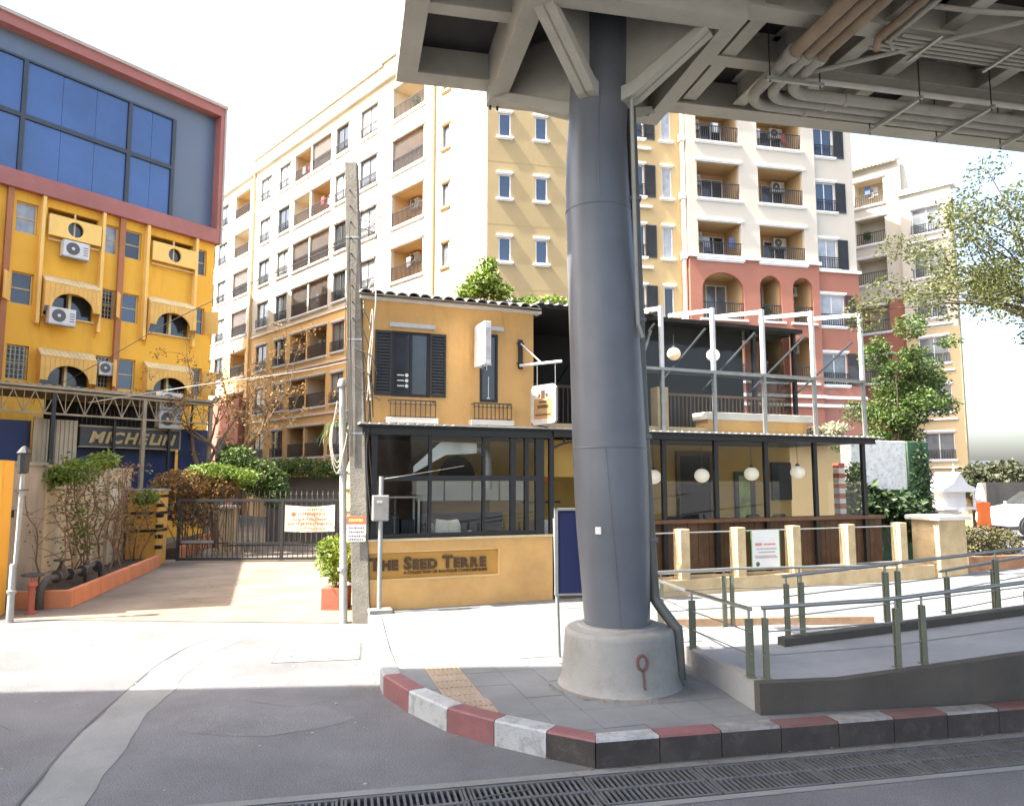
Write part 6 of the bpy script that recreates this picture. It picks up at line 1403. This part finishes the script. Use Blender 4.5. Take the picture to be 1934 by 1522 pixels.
for ch in 'MICHELiN':
    me = text_mesh(ch, 0.52, depth=0.02, shear=0.28, bold=0.02); me.materials.clear(); me.materials.append(michelin_letter)
    xs_ = [v.co.x for v in me.vertices]; me.transform(Matrix.Diagonal((1.12,1,1,1))); place('letter', me, ms, (x_-min(xs_)*1.12,0.32,3.73)); x_ += (max(xs_)-min(xs_))*1.12+(-0.02 if ch != 'N' else 0)
def acs(u, y, z, lab): tag(place('air_conditioner', ac_mesh(0.85,0.6,0.3), None, tuple(Vector((sx,sy,0))+Vector((u*dB[0]-y*dB[1], u*dB[1]+y*dB[0], z))), ang(dB)), lab, 'air conditioner', 'air conditioners on the yellow building')
acs(-5.1,0.4,5.02,'upper of two stacked air conditioners above the letter sign'); acs(-5.1,0.4,4.36,'lower of two stacked air conditioners beside the letter sign end')

# ------------------------------------------------------------------ plants along the lane
def vine(label, u, h, seed, nst, leafn, lm, top=None, lean=0.0):
    rnd = random.Random(seed); b = wa+wd*u; n_ = Vector((wd.y,-wd.x)); x, y = b.x+n_.x*0.5, b.y+n_.y*0.5
    t = thing('climbing_shrub', label, 'shrub', (x, y, 0.24), 0, 'shrubs along the boundary wall'); mb = MB(); bl = []
    for k in range(nst):
        p = [Vector((rnd.gauss(0,0.16), rnd.gauss(0,0.2), 0))]
        for i in range(6): p.append(p[-1]+Vector((rnd.gauss(lean,0.09), rnd.gauss(0,0.12), h/6*rnd.uniform(0.8,1.15))))
        mb.tube(smooth_path(p,3), [0.022*(1-0.6*i/18) for i in range(19)], 5)
        for q in p[2:]:
            if rnd.random() < 0.75: bl.append((q.x, q.y, q.z, 0.22, 0.25, 0.2))
            for _ in range(2):
                e = q+Vector((rnd.gauss(0,0.3), rnd.gauss(0,0.35), rnd.uniform(0.0,0.4))); mb.tube([q,(q+e)/2+Vector((0,0,0.04)),e], [0.008,0.006,0.003], 4); bl.append((e.x,e.y,e.z,0.13,0.15,0.1))
    mb.build('stems', twig, t, smooth=60)
    leaf_mesh(bl, leafn, 0.085, seed+1, 0.1).build('leaves', lm, t)
    if top: leaf_mesh([(q[0],q[1],q[2],q[3],q[3],q[4]) for q in top], 1600, 0.11, seed+2, 0.3).build('crown', leaf_lime, t)
vine('leafy climbing shrub with bright lime crown at the wall', 2.6, 2.3, 41, 5, 700, leaf_mid, [(0.0,0.0,2.45,0.5,0.28), (0.3,0.5,2.7,0.35,0.22), (-0.35,-0.3,2.3,0.35,0.22)])
vine('thin woody shrub with few leaves near the wall middle', 4.2, 2.3, 43, 4, 350, leaf_dry)
vine('woody shrub with sparse dry leaves left of the gold pillar', 5.6, 2.5, 45, 6, 520, leaf_dry)
vine('sparse shrub with green tuft beside the gold pillar', 7.0, 1.9, 47, 4, 420, leaf_mid, [(0.2,0.2,1.75,0.35,0.18)])
vine('bare twiggy shrub at the old grey wall section', 1.0, 1.9, 49, 3, 60, leaf_dry, lean=-0.03)
def bush(name, label, loc, blobs, n, size, lm, seed, grp=None, cat='bush', shell=0.5, stems=0):
    t = thing(name, label, cat, loc, 0, grp); leaf_mesh(blobs, n, size, seed, shell).build('foliage', lm, t)
    mb = MB(); rnd = random.Random(seed)
    for k in range(max(3, stems)):
        b = rnd.choice(blobs); mb.tube([(b[0]+rnd.gauss(0,b[3]*.3),b[1],-0.0), (b[0]+rnd.gauss(0,b[3]*.4),b[1]+rnd.gauss(0,.1),b[2])],[0.02,0.01],5)
    mb.build('stems', twig, t); return t
bush('hedge_bush', 'rusty brown hedge shrub behind the left end of the gate', (-10.7,24.3,0), [(0,0,2.35,1.1,0.5,0.5), (1.0,0.3,2.2,0.7,0.5,0.45), (0.3,0,1.5,0.9,0.4,0.6)], 3800, 0.12, leaf_dry, 51, stems=14)
bush('hedge_bush', 'lime topped shrub growing over the brown hedge by the gate', (-9.9,24.6,0), [(0,0,2.75,0.9,0.5,0.3), (0.9,0.2,2.6,0.6,0.5,0.3)], 2000, 0.11, leaf_lime, 53)
bush('hedge_bush', 'dark green bush beside the brown hedge behind the gate', (-9.0,25.8,0), [(0.2,0,2.6,0.8,0.6,0.7), (-0.5,0,3.1,0.6,0.5,0.6), (0.8,0,2.2,0.5,0.5,0.7)], 4200, 0.13, leaf_mid, 55)
hd = thing('clipped_hedge', 'long clipped green hedge on a dark wall beyond the gate', 'hedge', (-9.5,29.6,0), R(3))
leaf_mesh([(0.35+0.7*k,0,2.95+0.05*math.sin(k*2.1),0.55,0.4,0.42) for k in range(9)], 7500, 0.12, 57, 0.55).build('foliage', leaf_mid, hd); MB().box(-0.3,0.3,0,6.4,0.5,2.6).build('low_wall', mat('hedge_wall', (0.12,0.1,0.08), 0.9, 0.3), hd)
tree('bare_tree', 'nearly bare brown tree left of the apartment block', 'tree', (-10.75,27.6,0), [((0,0,0),(0.02,0,1),3.6,0.17), ((0.1,0,2.6),(0.75,0.1,0.6),2.4,0.10), ((0,0,2.9),(-0.3,0.2,1),2.2,0.08), ((-0.2,0,0),(-0.1,0,1),3.9,0.05), ((0.35,0.1,0),(0.08,0,1),3.6,0.05)], leaf_dry, 61, 3000, 0.1, 0.34, twig, 3, 0.5, 0.1)
bush('fern_bush', 'small green fern tuft beneath the bare brown tree', (-10.2,27.0,0), [(0,0,3.3,0.5,0.4,0.5), (0.5,0,3.0,0.6,0.4,0.35), (-0.4,0,2.8,0.5,0.4,0.4)], 2600, 0.13, leaf_mid, 63)
# palm by the apartment corner
pm_ = thing('palm', 'small palm with drooping fronds left of the concrete pole', 'palm', (-5.3,24.0,0)); mb = MB(); mb.tube([(0,0,0),(0.05,0,2.0),(0,0,4.0)],[0.1,0.08,0.07],8); mb.build('trunk', bark, pm_)
rnd = random.Random(8)
for k in range(13):
    a_ = 2*math.pi*k/13+rnd.uniform(-.2,.2); L = rnd.uniform(0.8,1.15); fr = MB(); pts = [Vector((math.cos(a_)*L*t, math.sin(a_)*L*t, 4.0+0.55*math.sin(t*2.2)*rnd.uniform(.8,1.1)-0.6*t*t)) for t in [i/7 for i in range(8)]]
    fr.tube(pts, 0.012, 4)
    for i in range(1,8):
        d = (pts[i]-pts[i-1]).normalized(); s = Vector((-d.y,d.x,0)).normalized()
        for sg_ in (-1,1):
            e = pts[i]+s*sg_*0.34*(1.1-i/9)+d*0.22-Vector((0,0,0.1)); fr._add([pts[i], pts[i]+d*0.05, e], [(0,1,2)])
    fr.build('frond', leaf_mid, pm_)
# roof garden shrubs on the cafe
bush('roof_shrub', 'bright lime shrub rising above the tiled cafe roof', (*cf(2.95,2.2),6.4), [(0,0,0.55,0.42,0.35,0.32), (-0.25,0,0.3,0.4,0.35,0.22), (0.1,0,0.95,0.22,0.2,0.16), (0.35,0,0.3,0.3,0.3,0.2)], 1500, 0.12, leaf_lime, 71, stems=8)
bush('roof_shrub', 'low lime shrub above the cafe roof next to the column', (*cf(4.1,2.2),6.0), [(0,0,0.45,0.5,0.35,0.25), (0.5,0,0.5,0.4,0.3,0.22)], 1200, 0.12, leaf_lime, 73, stems=6)
bush('roof_shrub', 'small lime shrub right of the column above the terrace frame', (*cf(6.9,3.4),5.95), [(0,0,0.5,0.4,0.3,0.2), (0.35,0,0.4,0.3,0.3,0.15)], 700, 0.11, leaf_lime, 75, stems=6)
bush('terrace_plants', 'dry pale plants heaped at the right end of the terrace', (*cf(11.1,0.7),3.47), [(0,0,0.15,0.5,0.3,0.16), (0.35,0,0.28,0.3,0.25,0.14)], 900, 0.1, mat('leaf_pale', (0.45,0.42,0.28), 0.7, 0.35, 4, island=0.4, trans=0.3), 77)

# ------------------------------------------------------------------ right side: water wall, shrine, tree, car, fence, hedge
WX, WY = cf(16.1, 2.6)
ww = thing('water_wall', 'white marble feature wall with green mossy side behind the cafe fence', 'feature wall', (WX, WY, 0), CR)
MB().box(-2.1,0,0.1,0.0,0.35,2.2).build('base', mat('moss_green', (0.06,0.13,0.07), 0.85, 0.4, 4, 0.6, 20), ww)
MB().box(-2.1,-0.05,2.2,0.0,0.35,3.6).build('marble_panel', marble, ww, bevel=0.02); MB().box(0.002,-0.1,0.1,0.85,0.4,3.6).build('moss_side', MATS['moss_green'], ww, bevel=0.03)
leaf_mesh([(0.42,-0.12,1.9,0.45,0.12,1.75), (0.85,0.1,1.9,0.1,0.3,1.75)], 2600, 0.1, 81, 0.1).build('ivy', leaf_dark, ww)
bush('agave_bush', 'broad leaved plants in front of the marble feature wall', (*cf(14.6,1.8),0.2), [(0,0,1.5,0.7,0.4,0.5), (0.6,0,1.2,0.5,0.4,0.6), (-0.6,0,1.6,0.4,0.35,0.6)], 1500, 0.22, leaf_dark, 83, stems=8)
bush('slim_bush', 'tall soft green plant left of the marble feature wall', (*cf(13.6,2.2),0.2), [(0,0,1.3,0.35,0.3,1.0), (0.1,0,2.2,0.3,0.25,0.6)], 1400, 0.13, leaf_mid, 85, stems=5)
tp = thing('striped_totem', 'red and white striped totem standing right of the cafe counter', 'totem', (*cf(12.55,1.6),0.2), CR)
for k in range(14): MB().box(-0.1,-0.1,0.9+k*0.13,0.1,0.1,0.9+k*0.13+0.125).build('block', print_red if k % 2 else cap_white, tp)
MB().box(-0.08,-0.08,0,0.08,0.08,0.9).build('stand', dark_paint, tp)
sh_ = thing('spirit_house', 'white spirit house with tiered roof on a pedestal right of the fence', 'spirit house', (15.9,27.2,0.0), R(10))
MB().lathe([(0.55,0.2),(0.5,0.3),(0.3,0.4),(0.3,1.2),(0.6,1.3),(0.75,1.35),(0.75,1.42)],(0,0),4).build('pedestal', white_paint, sh_); MB().box(-0.75,-0.6,1.42,0.75,0.6,1.5).build('deck', white_paint, sh_); MB().box(-0.4,-0.35,1.5,0.4,0.35,2.1).build('house', white_paint, sh_)
for s in (-1,1):
    for y_ in (-0.5,0.5): MB().box(s*0.6-0.03,y_-0.03,1.5,s*0.6+0.03,y_+0.03,2.05).build('post', white_paint, sh_)
MB().prism_xz([(-0.85,2.05),(0.85,2.05),(0.5,2.25),(0.3,2.32),(0.0,2.75),(-0.3,2.32),(-0.5,2.25)],-0.6,0.6).build('roof', white_paint, sh_); MB().lathe([(0.05,2.7),(0.03,2.85),(0.0008,3.1)],(0,-0.3),8).build('finial', white_paint, sh_)
MB().prism_xz([(-1.3,1.42),(-1.0,1.42),(-1.05,2.0),(-1.15,2.35),(-1.25,2.0)],-0.3,-0.1).build('side_spire', white_paint, sh_); MB().prism_xz([(1.0,1.42),(1.3,1.42),(1.25,2.0),(1.15,2.35),(1.05,2.0)],-0.3,-0.1).build('side_spire', white_paint, sh_)
oc = thing('orange_drape', 'orange cloth draped on a stand beside the white spirit house', 'cloth', (16.3,25.9,0.0)); MB().prism_xz([(-0.2,0.85),(0.0,0.78),(0.24,0.82),(0.2,1.3),(0.22,1.7),(0.0,1.74),(-0.18,1.7),(-0.15,1.3)],-0.1,0.1).build('cloth', orange_cloth, oc, bevel=0.03); MB().tube([(0,0,0),(0,0,0.95)],0.05,8).build('stand', white_paint, oc)
tree('garden_tree', 'dense green tree between the red storeys and the right wing', 'tree', (12.6,24.5,0), [((0,0,0),(0.0,0,1),3.2,0.13), ((0,0,2.4),(-0.25,0,1),2.2,0.08), ((0.05,0,2.6),(0.3,0.1,1),2.2,0.08)], leaf_mid, 91, 15000, 0.12, 0.5, bark, 2, 0.45, 0.3, extra=[(-0.1,0,4.6,0.85,0.7,0.9), (0.1,0,5.6,0.75,0.6,0.7), (-0.5,0,6.6,0.6,0.5,0.5), (0.35,0,3.8,0.7,0.6,0.6), (-0.5,0.2,3.4,0.6,0.5,0.7)])
tree('street_tree', 'spreading olive tree reaching in from the right edge', 'tree', (15.5,15.6,0), [((0,0,0),(-0.1,0,1),4.8,0.22), ((-0.4,0,4.4),(-1,0.05,0.38),3.6,0.11), ((-0.3,0,4.4),(-1,-0.1,0.26),3.6,0.07), ((-0.4,0.1,4.6),(-0.9,0.2,0.75),3.6,0.10), ((-0.4,0,4.6),(0.6,0.2,0.8),3.0,0.1)], leaf_olive, 95, 24000, 0.085, 0.55, bark, 2, 0.42, 0.12, nb=(3,4), shell=0.1)
fe = thing('spear_fence', 'grey spear fence with low base in front of the parked white car', 'fence', (14.0,20.2,0.0), R(14))
mb = MB(); mb.box(0,-0.02,1.05,7,0.02,1.08); mb.box(0,-0.02,0.4,7,0.02,0.43); mb.build('rail', galv, fe); s2 = cached('spear2', lambda: MB().box(-0.012,-0.012,0.2,0.012,0.012,1.15).lathe([(0.026,1.15),(0.0008,1.28)],(0,0),6).mesh('spear', galv))
for k in range(40): sub('spear', s2, fe, (0.1+k*0.17,0,0))
for x_ in (0.0,2.6,5.2): MB().box(x_-0.06,-0.06,0,x_+0.06,0.06,1.35).build('post', dark_paint, fe)
bush('box_hedge', 'brown green clipped box hedge right of the tan end pillar', (12.7,20.9,0.0), [(0,0,0.75,0.5,0.45,0.5), (0.6,0.2,0.75,0.5,0.45,0.5), (1.2,0.35,0.7,0.5,0.4,0.45)], 3500, 0.09, mat('leaf_brownish', (0.11,0.10,0.035), 0.6, 0.4, 4, island=0.4, trans=0.25), 97)
mb = MB(); mb.box(0,0,0,2.2,0.3,0.42); tag(mb.build('hedge_kerb', mat('brick_low', (0.3,0.16,0.09), 0.9, 0.25, 5), None, (12.3,20.3,0), R(14)), 'low brown masonry edge under the box hedge', 'kerb wall')
bwl = MB().box(0,0,0,26,0.3,2.35).build('back_wall', mat('back_wall', (0.11,0.098,0.08), 0.9, 0.25, 1.0, stain=0.4, streak=True), None, (23.2,36.5,0), R(20)); tag(bwl, 'grey brown boundary wall at the far right behind the white car', 'wall')
for k, (x_, y_, s) in enumerate(((24.9,38.9,1.0), (27.6,39.8,0.95), (30.6,41.0,1.1))):
    bush('far_tree', ['first dusky tree behind the far right wall', 'second dusky tree behind the far right wall', 'third dusky tree behind the far right wall'][k], (x_,y_,0), [(0,0,2.5*s,1.7,1.2,0.95), (0.9,0,2.9*s,1.0,0.9,0.6), (-0.8,0,2.3*s,1.0,0.9,0.8)], 2200, 0.3, mat('leaf_dusky', (0.075,0.085,0.04), 0.6, 0.4, 2, island=0.4, trans=0.2), 101+k, 'trees behind the far wall', 'tree')
fbld = thing('distant_house', 'low pale flat roofed house far behind the right wall', 'house', (26,52,0), R(4)); MB().box(-2,0,0,9,6,3.55).build('wall', mat('far_render', (0.5,0.47,0.4), 0.9, 0.1), fbld); MB().box(-2.3,-0.3,3.55,9.3,6.3,3.8).build('roof', white_paint, fbld)
for x_ in (0,3,6): MB().box(x_,-0.05,1.2,x_+1.3,-0.02,2.6).build('window', pane_dark, fbld)

# ------------------------------------------------------------------ parked white car
car = thing('parked_car', 'white parked hatchback at the right edge behind the spear fence', 'car', (22.85,32.0,0.15), R(4))   # local x towards its tail, nose at -x
prof = [(-2.0,0.32), (-2.08,0.5), (-2.05,0.72), (-1.85,0.86), (-0.95,1.02), (-0.35,1.45), (0.2,1.56), (1.0,1.55), (1.6,1.42), (1.98,1.0), (2.05,0.7), (2.02,0.35)]
W2 = 0.86
def sect(x, z):   # body half width narrows above the waist and at the nose
    w = W2
    if z > 0.95: w -= (z-0.95)*0.38
    if x < -1.6: w -= (-1.6-x)*0.28
    return w
mb = MB(); N_ = len(prof)
for s in (-1,1):
    mb.v += [(x, s*sect(x,z), z) for x, z in prof]
    ww_ = [(-1.32,0.33)]
mb.f += [tuple(range(N_)), tuple(range(2*N_-1,N_-1,-1))]+[(i,N_+i,N_+(i+1)%N_,(i+1)%N_) for i in range(N_)]; mb.m = [0]*len(mb.f)
car.scale = (1.24,1.24,1.24); body = mb.build('body', car_white, car, bevel=0.06, smooth=45)
for s in (-1,1):
    for x_ in (-1.32,1.3):
        wh = thing; w_ = MB().ylathe([(0.22,-0.1),(0.31,-0.1),(0.32,-0.06),(0.32,0.06),(0.31,0.1),(0.22,0.1)],(0,0,0),28).build('wheel', rubber, car, (x_,s*0.80,0.32), 0, smooth=40)
        mb = MB(); mb.ylathe([(0.21,-0.085),(0.21,0.085)],(0,0,0),20)
        for k in range(6): a_ = math.pi*k/3; mb.bar((0.04*math.cos(a_),-0.095,0.04*math.sin(a_)),(0.2*math.cos(a_),-0.095,0.2*math.sin(a_)),0.05,0.03)
        mb.build('rim', rim_mat, w_, smooth=40)
        MB().ylathe([(0.37,-0.005),(0.37,0.005)],(0,0,0),24).build('wheel_arch', rubber, body, (x_,s*0.862,0.34))
    MB()._add([(-0.78,s*0.842,1.02), (0.35,s*0.85,1.02), (0.35,s*0.66,1.46), (-0.28,s*0.69,1.42)], [(0,1,2,3)]).build('side_window', pane_dark, body, (0,s*0.02,0)); MB()._add([(0.42,s*0.85,1.02), (1.55,s*0.83,1.04), (1.35,s*0.69,1.42), (0.42,s*0.66,1.46)], [(0,1,2,3)]).build('side_window', pane_dark, body, (0,s*0.02,0))
    MB().box(-2.06,s*0.45-0.14,0.66,-1.9,s*0.45+0.14,0.82).build('headlight', pane_curtain, body, bevel=0.02); MB().box(-0.75,s*0.95-0.08,1.0,-0.62,s*0.95+0.08,1.12).build('mirror', car_white, body, bevel=0.02); MB().box(0.3,s*0.872-0.005,0.86,0.42,s*0.872+0.005,0.89).build('door_handle', rim_mat, body)
MB()._add([(-0.93,-0.72,1.06), (-0.93,0.72,1.06), (-0.37,0.62,1.46), (-0.37,-0.62,1.46)], [(3,2,1,0)]).build('windscreen', pane_dark, body, (-0.025,0,0.02))
